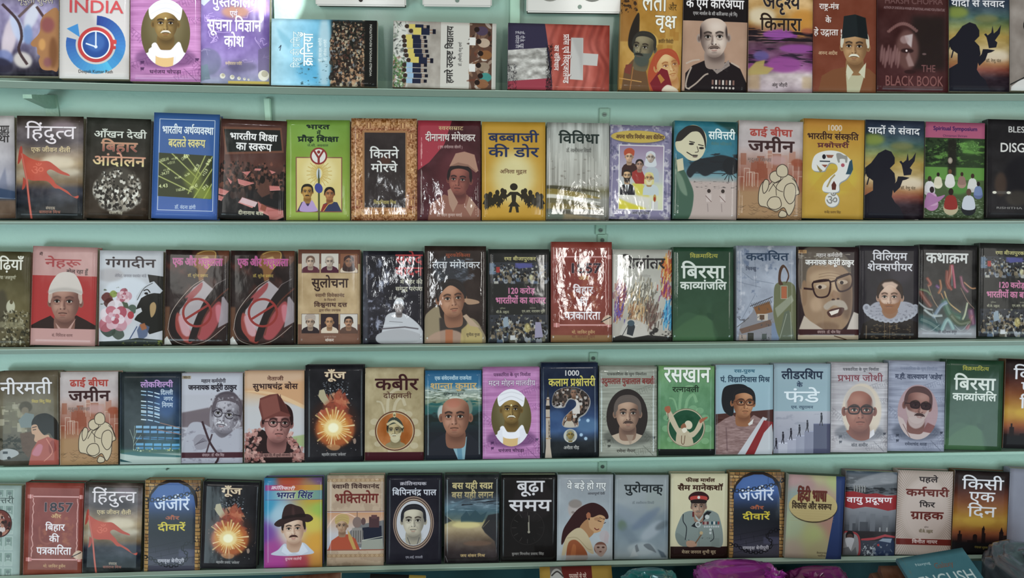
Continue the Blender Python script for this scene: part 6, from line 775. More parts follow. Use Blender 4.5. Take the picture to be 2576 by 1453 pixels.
def c_madhu(c):
    c.a[:] = hx('#2a1e1c'); c.noise(.9, 4, 6, 13, '#5a2f26', th=.1, soft=.5); c.noise(.08, 5, 7, 3); c.ell(20, 34, 18, 10, '#1c1716', .8, 8)
    c.poly([(48, 4), (62, 0), (78, 1), (80, 10), (72, 16), (66, 22), (60, 30), (66, 36), (58, 40), (52, 30), (50, 20), (44, 16)], '#8a5a30', .9, 1.5, 1); c.poly([(56, 8), (66, 6), (72, 12), (66, 20), (60, 16)], '#c2a56c', .8, 1.5); c.line([(50, 4), (62, 1), (78, 2), (76, 12), (66, 20)], 1, '#c9ad5c', .9, .4, 1); c.poly([(80, 0), (100, 0), (100, 10), (92, 16), (86, 8)], '#6c3c28', .8, 2); c.rect(0, 60, 8, 100, '#8c5a3c', .6, 3)
    c.poly([(5, 78), (10, 66), (26, 52), (44, 38), (60, 31), (76, 37), (90, 48), (100, 58), (100, 74), (82, 90), (60, 97), (36, 99), (14, 94), (5, 86)], '#3a2320', .85, .5, 1)
    c.poly([(26, 58), (44, 40), (60, 32), (78, 42), (60, 60), (50, 84), (34, 92), (20, 74)], '#a79ca0', .95, .8); c.poly([(58, 34), (56, 42), (38, 54), (32, 50), (44, 42)], '#963a3c', .9, 1.2, 1); c.poly([(20, 66), (34, 78), (44, 90), (40, 99), (14, 88), (10, 74)], '#a4423a', .85, 2, 1); c.poly([(22, 70), (36, 72), (40, 90), (28, 88)], '#c29aa4', .8, 2, 1); c.poly([(8, 84), (8, 70), (20, 58), (36, 50), (28, 60), (18, 68), (18, 84), (30, 96), (14, 92)], '#1c1514', .95, .8, 1)
    c.poly([(68, 66), (84, 54), (90, 60), (84, 78), (66, 94), (52, 92), (60, 76)], '#a8464a', .9, 2, 1); c.poly([(80, 60), (88, 58), (92, 70), (84, 76)], '#c87a88', .7, 2, 1); c.poly([(90, 46), (100, 56), (100, 76), (84, 82), (88, 66)], '#9a8f96', .9, 1)
    c.poly([(100, 30), (100, 44), (76, 56), (60, 72), (50, 92), (38, 96), (48, 74), (60, 56), (72, 44), (86, 34)], '#241b19', 1, .5, 1); c.line([(100, 40), (78, 54), (62, 72), (54, 90)], 2, '#6c3426', .8, 1, 1); c.line([(96, 30), (80, 36), (68, 46)], .7, '#9c8f90', .8); c.line([(5, 84), (12, 64), (40, 40), (60, 31)], .8, '#cdbcae', .9, .3, 1); c.line([(5, 84), (14, 95), (36, 100), (66, 96), (96, 80)], .8, '#cdbcae', .8, .3, 1); c.poly([(0, 94), (4, 91), (12, 100), (0, 100)], '#bdb9b4')
    c.ring(51, 66, 22, 3.6, '#8f2f2b'); c.line([(33, 73), (68, 58)], 3.6, '#8f2f2b'); c.text('एक और मधुशाला', 11, 90, 9, 16.2, '#b44a86', b=1, out='#d48cb0', ow=.7); c.text('डॉ. सुरेश प्रसाद', 35, 67, 25.7, 28.3, '#c9ac4a', b=.4)
def c_sulochana(c):
    c.a[:] = hx('#b59870'); c.noise(.07, 3, 5, 3); c.noise(.06, 8, 9, 7); c.rect(0, 0, 100, 15, '#6d4234'); c.rect(0, 79, 100, 100, '#765040'); c.noise(.03, 4, 4, 3, None, 0, 79, 100, 100)
    for i, (x, y) in enumerate(((6, 4), (37, 4), (68, 4), (6, 68), (37, 68), (68, 68))):
        bg = ['#b9aba0', '#c6bdb2', '#86543c', '#c2b8ac', '#33262a', '#c6bdb4'][i]; cl = ['#5a2a34', '#4c2030', '#cdb9a4', '#2f2326', '#cbb8a4', '#5c4238'][i]; c.rect(x, y, x+28.5, y+20.5, bg); c.setclip([(x, y), (x+28.5, y), (x+28.5, y+20.5), (x, y+20.5)])
        bust(c, x+14, y+13, 15, 10, cl); face(c, x+14, y+9, 6.6, ['#b99c88', '#b5a090', '#8a5c44', '#a88c76', '#b0805c', '#a5765a'][i], style=['bun', 'short', 'veil', 'side', 'bald', 'side'][i], hair=['#6c5044', '#a89a90', '#3a2420', '#3a2c28', None, '#2a2220'][i], must=[None, None, None, None, None, '#3a2824'][i], cap=[None, None, None, 'turban', None, None][i], capcol='#a8978a'); c.setclip(None); c.frame(x, y, x+28.5, y+20.5, .5, '#4c342a')
    c.text('सुलोचना', 22, 81, 31, 40, '#33201c', b=1.1); c.text('स्वामी विवेकानंद', 28, 75, 47, 50, '#4c2f26', b=.5); c.text('के पिताश्री', 42, 61, 52.3, 54.3, '#4c2f26', b=.2); c.text('विश्वनाथ दत्त', 26, 79, 56.5, 60.5, '#3d2320', b=.8); c.text('द्वारा रचित उपन्यास', 34, 69, 63.2, 65.3, '#4c2f26', b=.3); c.tiny('उपन्यास के लेखक', 42, 62, 91.5, 93, '#a58c80'); c.text('शंकर', 44, 58, 94.5, 97, '#ddd2ca', b=.6)
def c_sarod(c):
    c.a[:] = hx('#1f1c24'); c.noise(.1, 4, 8, 3); c.noise(1, 6, 12, 9, '#7f8498', 0, 4, 48, 96, th=.15, soft=.5); c.rect(0, 0, 8, 100, '#4a4c58', .6, 3); c.noise(.8, 9, 12, 12, '#9a9cb0', 4, 50, 50, 96, th=.1, soft=.5)
    c.poly([(34, 100), (36, 76), (42, 68), (60, 66), (80, 72), (98, 84), (100, 100)], '#b9b9be', 1, 1, 1); c.poly([(24, 90), (60, 84), (96, 90), (90, 98), (30, 100)], '#a5a4a8', 1, 1, 1); face(c, 60, 61, 8, '#8d8280', '#332c2c', cap='gandhi', capcol='#cfcfd4', hair='#555'); c.line([(30, 84), (70, 82), (92, 84)], 2.4, '#5a5258', .9); c.line([(26, 80), (60, 80)], .8, '#d8d8dc', .7); c.line([(44, 76), (66, 77)], .8, '#6c686c')
    c.text('सरोद', 54, 99, 4, 14, '#b53a3c', b=1.3); c.text('वादन', 54, 99, 18, 26.5, '#b53a3c', b=1.3); c.text('में मैहर की', 62, 99, 31.5, 35.5, '#dcd6b8', b=.6); c.text('समृद्ध परंपरा', 54, 99, 39, 43, '#dcd6b8', b=.6); c.tiny('डॉ. रीता दास', 43, 69, 50, 52.5, '#cfc9bd')
def c_lata(c):
    c.a[:] = hx('#2e201b'); c.noise(.06, 4, 5, 3); c.ell(42, 26, 30, 16, '#33343a', .9, 5); c.noise(.9, 7, 9, 6, '#6b7280', 14, 10, 84, 40, th=.1, soft=.5)
    c.poly([(0, 76), (6, 68), (22, 62), (28, 74), (50, 78), (76, 74), (92, 84), (94, 102), (0, 102)], '#8d7c60', 1, 1, 1); c.poly([(24, 74), (70, 72), (66, 102), (26, 102)], '#2e2624', .9, 2); c.poly([(10, 92), (36, 86), (60, 90), (58, 102), (4, 102)], '#a88672', .9, 2, 1); c.poly([(60, 86), (78, 76), (94, 90), (94, 102), (58, 102)], '#b09a60', .9, 1.5); c.rect(34, 86, 46, 102, '#a8603c', .9, 1)
    face(c, 44, 55, 22, '#a97456', '#4f2c20', '#cc9c80', turn=.25, tilt=-6, hair='#2a2220', style='bun', brow='#33201a', lip='#8d4438'); c.poly([(74, 82), (62, 72), (68, 70), (90, 84)], '#b0947c', 1, 1); c.poly([(66, 54), (86, 56), (88, 59), (70, 60)], '#b08a6c', .9, .6, 1); c.poly([(40, 10), (64, 7), (66, 12), (50, 13)], '#a8421f', .0)
    c.text('सुरकोकिला', 34, 74, 8, 11, '#b04a28', b=.5); c.text('लता मंगेशकर', 12, 90, 16.5, 22.8, '#d9dade', b=.6); c.tiny('सुनीता गुप्ता', 68, 90, 90, 92.5, '#3d3226')
def c_crore(c):
    c.a[:] = hx('#262523'); c.noise(.04, 4, 5, 3)
    for y0, y1, s in((14, 37, 5), (70, 99, 9)):
        c.grad([(0, '#33343a'), (100, '#2b2a2a')], 2, y0, 98, y1); c.crowd(3, y0+1, 97, y1-4, ['#6b7080', '#8d8f96', '#3c3f48', '#5a5448', '#aaa69c', '#29282c', '#4c5c74', '#7a6a54'], 120, 3.2 if s == 9 else 2.4, s, heads='#1c1a1a', skin='#7a6a54'); c.specks(60, 3, y0, 97, y1, 2, ['#c6c2b4', '#8f8b6c', '#33343c'], s+2)
    c.rect(44, 15, 72, 20, '#4c4a80', .9, 1); c.poly([(44, 15), (60, 15), (76, 18), (50, 21)], '#4f4f8c', .9, .6); c.rect(13, 19, 19, 25, '#a03430'); c.rect(2, 15, 10, 27, '#6c8098', .8, 1); c.ell(70, 30, 3, 3, '#d8cf9c', .8, 2); c.poly([(24, 74), (32, 72), (34, 82), (25, 84)], '#8593a0'); c.poly([(77, 78), (86, 78), (90, 94), (76, 95)], '#8f87a0'); c.ell(81, 76, 2.4, 2, '#1f1a1a'); c.ell(64, 84, 5, 5, '#c9b468', .7, 2); c.rect(36, 92, 44, 97, '#b9b8b8'); c.rect(0, 37, 100, 70, '#262523', 1, 1)
    c.text('रमा बीजापुरकर', 26, 78, 8.6, 12, '#d6c87c', b=.6); c.text('120 करोड़', 31, 76, 42, 47.5, '#c9729a', b=1.2); c.text('भारतीयों का बाजार', 12, 94, 52, 58, '#c9729a', b=1.3)
    c.tiny('भूमिका', 19, 28, 62.6, 63.8, '#aaa68c'); c.tiny('प्रस्तावना', 68, 78, 62.3, 63.6, '#aaa68c'); c.tiny('सी.के. प्रह्लाद', 13, 34, 66, 68.3, '#c9c4a0'); c.tiny('एन.आर. नारायण मूर्ति', 55, 93, 65.3, 67.7, '#c9c4a0')
def c_1857(c):
    c.grad([(0, '#8a3a30'), (50, '#83342c'), (100, '#7c3b2c')]); c.noise(.07, 3, 5, 3); c.noise(.8, 4, 6, 6, '#a8603c', 18, 30, 88, 80, th=.2, soft=.5); c.ell(55, 45, 6, 12, '#9c5038', .5, 4, 20); c.line([(26, 48), (28, 62), (40, 66), (50, 62)], 3, '#a05a44', .5, 2, 1)
    for y in(15, 83): c.line([(6, y), (98, y)], 2.2, '#c98a86', 1); c.line([(6, y-.4), (98, y-.4)], .6, '#e3bab8', .8); c.rect(4, y-2, 14, y+2, '#b9706c'); c.rect(92, y-2, 99, y+2, '#b9706c'); c.rect(8, y-2.3, 10, y+2.3, '#d6a09c'); c.rect(94, y-2.3, 96, y+2.3, '#d6a09c')
    R = np.random.RandomState(5)
    for x in(14, 90): c.line([(x+R.randn()*.8, y) for y in range(17, 82, 3)], 1.4, '#d6a49e', .9)
    c.text('1857', 29, 82, 21.5, 31, '#2a1a24', b=1.6, out='#d8c2c4', ow=1); c.text('और', 45, 62, 34.5, 38, '#cba86c', b=.7); c.text('बिहार', 36, 69, 45, 51.5, '#e3d8dc', b=1, out='#5c2a34', ow=.5); c.text('की', 43, 60, 57.5, 64, '#e3d8dc', b=1, out='#5c2a34', ow=.5); c.text('पत्रकारिता', 22, 81, 70, 77.5, '#e3d8dc', b=1, out='#5c2a34', ow=.5)
    c.poly([(84, 78), (92, 73), (100, 75), (100, 82), (90, 82)], '#c2a58e', 1, .5, 1); c.line([(82, 80), (98, 75)], 1.4, '#1f1a1c'); c.text('मो. जाकिर हुसैन', 34, 72, 88.8, 91.5, '#c2a46c', b=.4)
def c_1857b(c):
    c_1857(c); c.rect(0, 93, 100, 100, '#85603c'); c.tiny('मो. जाकिर हुसैन', 34, 72, 93.3, 95.8, '#6d3a28')
def c_shilantar(c):
    c.grad([(0, '#aaa69c'), (40, '#b5b0a6'), (100, '#a89f94')]); c.noise(.05, 3, 4, 3); R = np.random.RandomState(6)
    def tuft(x, y, w, h, ks, n=90, L=9):
        for _ in range(n):
            px, py = x+w*R.randn()*.45, y+h*R.randn()*.45; a = -1.2+R.randn()*.35; c.line([(px, py), (px+L*.5*math.cos(a), py+L*.7*math.sin(a))], 1.8, ks[R.randint(len(ks))], .8, .5)
    tuft(92, 22, 14, 16, ['#c2622a', '#b0421f', '#cf8a34', '#d6b04c', '#a8341f'], 150); tuft(90, 46, 12, 12, ['#8c2a44', '#6d2a6c', '#b04a34', '#c99a4c'], 90); tuft(93, 74, 9, 16, ['#2a7aa8', '#3f98c2', '#1f4c7c', '#6db4cf'], 110, 12); tuft(12, 48, 12, 12, ['#5a2a5c', '#7c3a6c', '#8a3a3c', '#a8725c'], 90); tuft(10, 66, 8, 14, ['#4a3a86', '#8d3a34', '#6a4c9c', '#b58a5c'], 80); tuft(50, 52, 26, 16, ['#cfc4ac', '#8d8474', '#d9d2c2', '#6c6658', '#b59c74', '#57544c'], 240, 11); tuft(42, 70, 22, 16, ['#c9a06c', '#b08a5c', '#d6c4a0', '#4c443c', '#8d5a3c', '#a89a84'], 170, 11); tuft(68, 74, 14, 16, ['#4c3f38', '#6c5a4c', '#8d7a6c', '#5c3a34'], 120, 10)
    c.poly([(14, 100), (16, 84), (28, 76), (52, 80), (60, 94), (50, 100)], '#b9b2aa', .9, 2, 1); c.poly([(0, 96), (14, 93), (34, 96), (60, 93), (100, 95), (100, 101), (0, 101)], '#24211f', 1, .6); c.poly([(24, 92), (26, 80), (34, 78), (38, 84), (34, 94)], '#2b3036', 1, .4); c.ell(31, 80, 6, 3.2, '#3a4c58'); c.line([(16, 94), (26, 82)], 1, '#2b2b2e'); c.noise(1, 8, 6, 4, '#2a2624', 60, 84, 100, 100, th=0)
    c.text('शिलांतर', 14, 88, 10, 20.5, '#231f1f', b=1.6); c.tiny('विश्व निवेदिता', 38, 64, 28, 30, '#8a857e')
def c_birsa(c):
    c.grad([(0, '#22402b'), (60, '#2b4a32'), (100, '#31502f')]); c.noise(.05, 3, 4, 3); c.poly([(0, 84), (20, 70), (40, 72), (56, 74), (66, 80), (70, 100), (0, 100)], '#3f6340', .8, 3, 1); c.poly([(56, 70), (68, 72), (66, 78), (58, 75)], '#24432c', .9, 1.5, 1); c.poly([(66, 60), (100, 64), (100, 100), (74, 100), (66, 84)], '#26432c', .6, 4, 1); c.poly([(0, 64), (30, 62), (44, 70), (20, 80), (0, 88)], '#2c4c34', .6, 3, 1)
    c.text('विक्रमादित्य', 28, 74, 7.6, 11.4, '#bfae3f', b=.6); c.text('बिरसा', 14, 86, 20.5, 33, '#d0d3cc', b=1.9, sh='#12261a'); c.text('काव्यांजलि', 12, 88, 37.5, 45, '#d0d3cc', b=1.7, sh='#12261a')
def c_kadachit(c):
    c.grad([(0, '#8a909f'), (50, '#9a9fae'), (100, '#8c93a4')]); c.noise(.12, 4, 6, 3); c.noise(.8, 8, 10, 9, '#5a6680', 0, 0, 70, 60, th=.2, soft=.4); c.noise(.7, 10, 12, 12, '#c2c0c9', th=.3, soft=.4)
    for p in([(10, 28), (26, 36), (62, 40)], [(30, 14), (32, 44)], [(0, 38), (40, 44)], [(6, 80), (30, 52)]): c.line(p, .7, '#5c6474', .7)
    c.poly([(0, 100), (6, 84), (26, 70), (30, 62), (56, 58), (62, 74), (70, 84), (68, 100)], '#7d7a80', .9, 1); c.poly([(28, 65), (54, 59), (60, 70), (34, 74)], '#7f5330', 1, .4); c.line([(22, 64), (60, 54)], 1.4, '#4c4a50'); 
    for i in range(12): c.line([(24+i*2.8, 61-i*.5), (28+i*2.8, 66-i*.5)], .8, '#3c3c44', .8)
    c.rect(34, 72, 52, 79, '#b5a99c'); c.rect(38, 73, 46, 78, '#5a4434'); c.poly([(4, 88), (56, 78), (60, 84), (8, 93)], '#6c5448', 1, .3); c.rect(18, 92, 28, 100, '#39362f'); c.rect(42, 93, 50, 99, '#4a4f4c'); c.poly([(58, 82), (76, 80), (78, 100), (58, 100)], '#6a7c9c', .8, 2); c.line([(0, 86), (20, 76)], 1, '#55504c'); c.rect(4, 94, 16, 100, '#9c8a80'); c.noise(.9, 16, 14, 14, '#45434a', 0, 62, 66, 100, th=.35, soft=.3)
    c.poly([(64, 42), (78, 38), (94, 40), (100, 52), (100, 100), (74, 100), (62, 76), (62, 60)], '#66684a', 1, .6, 1); c.poly([(64, 66), (92, 52), (96, 58), (68, 76)], '#8a8d78', .9, 1); c.poly([(70, 100), (80, 70), (88, 68), (98, 100)], '#5a6152', .9, 1); c.line([(72, 98), (84, 72)], 1, '#9fa391', .8); c.line([(92, 98), (90, 70)], 1, '#9fa391', .8); c.rect(75, 43, 84, 56, '#a85a3a', 1, .5); c.frame(74, 42.5, 85, 56, .6, '#b9b2a2'); c.poly([(70, 40), (71, 26), (78, 20), (86, 26), (88, 34), (82, 40), (86, 32), (83, 26), (79, 23), (75, 28), (74, 36), (78, 41)], '#4c3224', 1, .3, 1)
    c.text('कदाचित', 15, 87, 8.3, 15.5, '#26374e', b=1.2); c.text('भिक्खु', 15, 32, 22.8, 26, '#2c3244', b=.5)
def c_karpuri1(c):
    c.a[:] = hx('#2b1c1d'); c.poly([(0, 26), (6, 10), (20, 2), (60, 4), (84, 20), (90, 50), (86, 76), (70, 90), (40, 92), (16, 80), (6, 60)], '#94755a', 1, 1, 1); c.poly([(0, 26), (4, 8), (20, 0), (60, 2), (84, 14), (86, 28), (70, 20), (40, 18), (16, 24), (12, 44), (2, 44)], '#5d5147', 1, 2, 1); c.noise(.7, 12, 10, 5, '#a59a8a', 0, 4, 90, 24, th=.15, soft=.4)
    c.ell(44, 34, 26, 9, '#bb9c7c', .7, 7); c.ell(10, 50, 5, 14, '#8a6a50', 1, 2); c.ell(80, 56, 10, 22, '#543a2c', .7, 8); c.ell(30, 62, 10, 8, '#b9987a', .7, 6); c.ell(64, 62, 7, 7, '#a8886c', .6, 5); c.ell(60, 50, 5, 12, '#c6a686', .6, 3); c.ell(48, 86, 20, 5, '#6d4f3c', .6, 5)
    for y in(30, 33, 36): c.line([(34, y), (52, y-2), (72, y)], .8, '#6a4c3a', .6, .5, 1)
    c.ell(38, 43, 9, 2.6, '#bfa894', .9, .5); c.ell(36, 43.5, 3, 1.9, '#2a1c1a'); c.ell(74, 38, 8, 2.4, '#bfa894', .8, .5); c.ell(72, 38.5, 3, 1.9, '#2a1c1a'); c.poly([(54, 52), (58, 46), (68, 50), (68, 57), (56, 57)], '#8a654c', .8, 2); c.ell(58, 57, 3, 1.2, '#3a2420'); c.ell(66, 56, 2.4, 1, '#3a2420')
    k = '#2e1617'; c.line([(26, 38), (50, 36), (53, 44), (48, 53), (32, 54), (25, 46)], 2.6, k, 1, 0, 1, 1); c.line([(64, 34), (84, 29), (90, 34), (86, 44), (70, 48), (63, 42)], 2.6, k, 1, 0, 1, 1); c.line([(52, 38), (64, 36)], 2.4, k); c.line([(26, 46), (10, 45)], 3, k); c.line([(26, 38), (50, 36)], 3.6, k); c.line([(64, 34), (84, 29)], 3.6, k)
    c.poly([(42, 64), (54, 58), (74, 58), (82, 66), (76, 68), (60, 63), (48, 68)], '#a89a8c', .9, 1.5, 1); c.poly([(48, 70), (62, 66), (76, 66), (70, 74), (54, 76)], '#4c2c26', 1, .5, 1); c.poly([(51, 70), (68, 67), (66, 71), (55, 74)], '#d8ccc2', 1, .4); c.line([(54, 77), (70, 75)], 1.6, '#9a6b58', .8, .6)
    c.poly([(0, 92), (10, 74), (20, 80), (44, 90), (60, 91), (60, 100), (0, 100)], '#b5a494', 1, 1); c.poly([(80, 90), (92, 70), (100, 72), (100, 94)], '#b9aca2', 1, 1); c.rect(0, 95, 100, 101, '#a8937c'); c.rect(0, 89, 100, 95, '#3a1a1c'); c.text('संपादन : डॉ. भीम सिंह', 32, 70, 90.7, 93.3, '#c2a9a4', b=.3); c.line([(60, 96), (80, 100)], 1.6, '#54382c')
    c.rect(0, 3.6, 14, 7.2, '#b58a5c'); c.tiny('खंड-1', 3, 12, 4.3, 6.5, '#4c3020'); c.text('महान कर्मयोगी', 30, 73, 7.5, 11, '#d9d2ce', b=.7, sh='#2a1a18'); c.text('जननायक कर्पूरी ठाकुर', 12, 92, 14.5, 19.5, '#e9e4e0', b=1.2, sh='#2a1a18')
def c_karpuri2(c):
    c.a[:] = hx('#b0aeb9'); c.poly([(0, 44), (46, 38), (60, 24), (100, 30), (100, 60), (0, 60)], '#6f6268', 1, 2); c.rect(0, 0, 100, 24, '#b4b3bf', 1, 3); c.rect(0, 44, 46, 56, '#6c5e66', .8, 4)
    c.poly([(52, 30), (62, 22), (82, 22), (96, 32), (98, 52), (90, 66), (76, 72), (60, 70), (48, 62), (46, 46)], '#8d8790', 1, 1, 1); c.noise(.7, 12, 12, 5, '#b9b6c0', 44, 22, 100, 72, th=0, soft=.4); c.noise(.7, 12, 14, 8, '#4c4248', 44, 22, 98, 72, th=.15, soft=.4); c.poly([(54, 30), (64, 22), (84, 21), (98, 32), (88, 30), (70, 29)], '#4a4048', .9, 1.5, 1); c.ell(88, 54, 5, 6, '#a9a4ae', 1, .5); face(c, 73, 47, 23, '#9a949e', '#3f3840', '#c6c2cc', turn=-.45, tilt=10, hair='#5a5058', style='short', glass='round', gcol='#2c242c', must='#cfccd4', brow='#4a424a'); c.noise(.5, 14, 16, 9, '#c9c6d0', 50, 24, 98, 66, th=.15, soft=.3); c.noise(.5, 16, 14, 12, '#3f3840', 50, 22, 98, 68, th=.25, soft=.3)
    c.poly([(0, 92), (10, 60), (26, 54), (46, 60), (66, 72), (90, 62), (100, 66), (100, 100), (0, 100)], '#a5a3b0', 1, 1, 1); c.noise(.6, 10, 12, 9, '#6b6672', 0, 58, 100, 100, th=.2, soft=.4); c.poly([(20, 74), (28, 68), (42, 70), (46, 78), (38, 84), (24, 84)], '#8d8894', 1, .5, 1)
    for i in range(4): c.line([(22+i*3, 80-i), (36+i*2, 72+i)], .7, '#4c4450')
    c.line([(34, 54), (46, 76), (60, 92), (56, 100)], 3.4, '#3d2a30', 1, .4, 1); c.line([(50, 68), (40, 90)], 2.6, '#3d2a30', .9, .4); c.line([(0, 12), (0, 12.1)], 1, '#fff', 0)
    c.rect(0, 88, 100, 94, '#45242c'); c.text('संपादन : डॉ. भीम सिंह', 34, 70, 89.8, 92.4, '#cdb9bc', b=.3); c.rect(0, 3, 15, 6.4, '#9a8a74'); c.tiny('खंड-2', 3, 13, 3.7, 5.7, '#3a2c20'); c.text('महान कर्मयोगी', 32, 72, 7.2, 10.6, '#2c2830', b=.6); c.text('जननायक कर्पूरी ठाकुर', 11, 90, 13.7, 18.5, '#241f28', b=1.2)
def c_shakes(c):
    c.a[:] = hx('#2b262b'); c.noise(.04, 3, 4, 3); c.ell(70, 26, 22, 14, '#443c44', .6, 12); c.poly([(0, 102), (6, 84), (24, 78), (50, 80), (80, 78), (100, 82), (100, 102)], '#241d1b', 1, 1); c.noise(1, 16, 14, 5, '#5c4c38', 16, 82, 92, 100, th=.15, soft=.3)
    for x, w in((48, 3), (52, .8), (43, .8)): c.line([(x, 80), (x, 100)], w, '#6a543c' if w < 1 else '#332820')
    c.line([(12, 86), (12, 100)], 2, '#5a4a3a')
    R = np.random.RandomState(4)
    for i in range(15):
        a = math.pi*(.02+i/14*.96); c.ell(54+42*math.cos(a), 66+13*math.sin(a), 6.4, 4.2, '#a3a3ae', .95, .4); c.ell(54+42*math.cos(a), 66+13*math.sin(a), 3, 2, '#71707c', .7, .4)
    c.poly([(14, 70), (24, 62), (40, 60), (80, 60), (96, 66), (88, 74), (50, 80), (26, 76)], '#9897a2', 1, 1.5, 1); c.noise(.6, 16, 14, 6, '#5a5864', 14, 60, 96, 78, th=.1, soft=.4)
    face(c, 52, 56, 20.5, '#c09a84', '#6d4a3c', '#dcc0ae', turn=-.12, hair='#2f211b', style='bun', must='#8a5636', beard='#8d5c3c', neck=0, brow='#4a3024', light=1); c.poly([(38, 42), (42, 39.5), (56, 38.5), (66, 42), (62, 46), (52, 43), (42, 46)], '#d2b09c', .9, 2)
    c.text('विलियम', 22, 81, 8, 15.6, '#d3cfd4', b=1); c.text('शेक्सपीयर', 13, 90, 19.7, 27, '#d3cfd4', b=1)
def c_katha(c):
    c.a[:] = hx('#1d1a1a'); c.grad([(0, '#1c1919'), (60, '#221f1e'), (76, '#3a4440'), (88, '#6a7478'), (95, '#8e8f94'), (100, '#9a999c')]); c.noise(.12, 5, 8, 3)
    S = [([(56, 22), (54, 30), (50, 40), (52, 46)], 7, '#8e3a2a'), ([(57, 22), (60, 34), (62, 46)], 4, '#a83a52'), ([(48, 28), (48, 40), (56, 48)], 5, '#7c2f22'), ([(36, 38), (38, 46), (34, 52)], 4, '#93552f'), ([(30, 44), (34, 46)], 5, '#5c2f6c'), ([(14, 36), (20, 42), (16, 44)], 5, '#8a3a2c'), ([(72, 34), (76, 44), (84, 50)], 5, '#7a3c52'), ([(78, 40), (90, 46), (98, 46)], 2.4, '#a8724c'), ([(16, 44), (24, 58), (34, 68)], 1.6, '#8a6c50'), ([(44, 50), (52, 62), (72, 72)], 2.4, '#b08a54'), ([(38, 52), (46, 62), (54, 70)], 2, '#a86c3c'), ([(72, 46), (84, 60), (96, 68)], 1.4, '#7a5a4c'), ([(2, 50), (10, 58), (20, 66)], 8, '#6a2f24'), ([(0, 62), (12, 68), (24, 70)], 3, '#8d9296'), ([(2, 48), (14, 50), (20, 54)], 4, '#4c5c3c'), ([(44, 60), (54, 74), (70, 78)], 12, '#2f5a48'), ([(26, 78), (38, 66), (48, 62)], 6, '#6a7f96'), ([(84, 62), (80, 74), (76, 80)], 3, '#a5ac8c'), ([(90, 70), (94, 84)], 10, '#6d3c5c'), ([(84, 90), (92, 76)], 6, '#8f5560'), ([(4, 80), (20, 84), (34, 90)], 14, '#2f4f50'), ([(40, 92), (50, 80), (60, 90)], 6, '#7ca0a0'), ([(10, 70), (24, 76), (40, 76)], 4, '#9aa4a6'), ([(56, 76), (70, 84), (88, 82)], 10, '#45503a')]
    for p, w, k in S: c.line(p, w, k, .9, w*.4, 1); c.line(np.array(p)+[.8, .5], w*.35, mix(k, '#e0d8c8', .35), .6, .4, 1)
    for p in([(4, 90), (20, 93), (36, 86)], [(30, 96), (50, 92), (74, 96), (90, 90)], [(56, 22), (57, 44)], [(24, 72), (32, 84)], [(62, 86), (74, 92), (86, 84)]): c.line(p, 1, '#aebcbe', .6, .6, 1)
    c.poly([(0, 92), (40, 94), (70, 92), (100, 88), (100, 100), (0, 100)], '#95949a', .7, 5); c.text('कथाक्रम', 12, 84, 9.4, 19.5, '#cfcdca', b=1.9); c.text('डॉ. बद्रीनाथ कपूर', 34, 66, 92.3, 95, '#3c3a42', b=.3)
def c_nirmati(c):
    c.grad([(0, '#5e5240'), (30, '#6d6350'), (60, '#665f50'), (100, '#3b352b')]); c.noise(.08, 4, 6, 3); R = np.random.RandomState(2)
    for _ in range(26): x, y = R.rand()*40, 32+R.rand()*28; c.rect(x, y, x+5+R.rand()*12, y+3+R.rand()*8, ['#8d856c', '#a49c84', '#6b6450', '#9d9680'][R.randint(4)], .8, .4)
    c.noise(1, 12, 12, 5, '#2e2c22', 0, 66, 56, 90, th=-.1, soft=.3); c.ell(46, 38, 11, 6, '#4a4234', .9, 2); c.ell(45, 42, 6, 4, '#7a6c58', .9, 1.5); c.poly([(46, 44), (60, 46), (58, 60), (38, 60), (34, 52)], '#6f7a78', 1, .5); c.poly([(36, 66), (58, 64), (66, 80), (50, 92), (40, 84)], '#5c4334', .9, 1)
    c.poly([(56, 54), (64, 47), (80, 45), (94, 50), (100, 58), (100, 74), (92, 72), (84, 66), (70, 70), (58, 62)], '#25211d', 1, .4, 1); c.poly([(56, 58), (64, 57), (68, 62), (76, 68), (84, 68), (84, 74), (68, 76), (60, 74), (61, 68), (56, 66)], '#b98e72', 1, .4, 1); c.line([(57, 60), (64, 59)], 1.2, '#2a201c'); c.line([(58, 62.5), (63, 62)], 1.2, '#2a201c')
    c.poly([(50, 100), (56, 84), (66, 74), (82, 70), (100, 74), (100, 100)], '#a24f44', 1, .5); c.poly([(56, 88), (66, 78), (74, 80), (68, 90)], '#b56c7c', .9, 1.5, 1); c.poly([(84, 78), (92, 74), (96, 84), (86, 88)], '#8a3a32', .9, 1, 1); c.line([(80, 72), (90, 86), (76, 96)], 1.4, '#d08a74', .8, .6, 1)
    c.poly([(0, 90), (4, 84), (16, 82), (30, 84), (34, 88), (22, 92), (6, 94)], '#9a9c9c', 1, .4, 1); c.rect(8, 85, 16, 87.5, '#3a3f42'); c.ell(18, 92, 3, 1.6, '#222'); c.text('नीरमती', 4, 89, 12, 24, '#d8d4d6', b=1.5, out='#3a2a20', ow=1.6); c.text('विद्या बिंदु सिंह', 56, 88, 31, 33.5, '#c9b04c', b=.4)
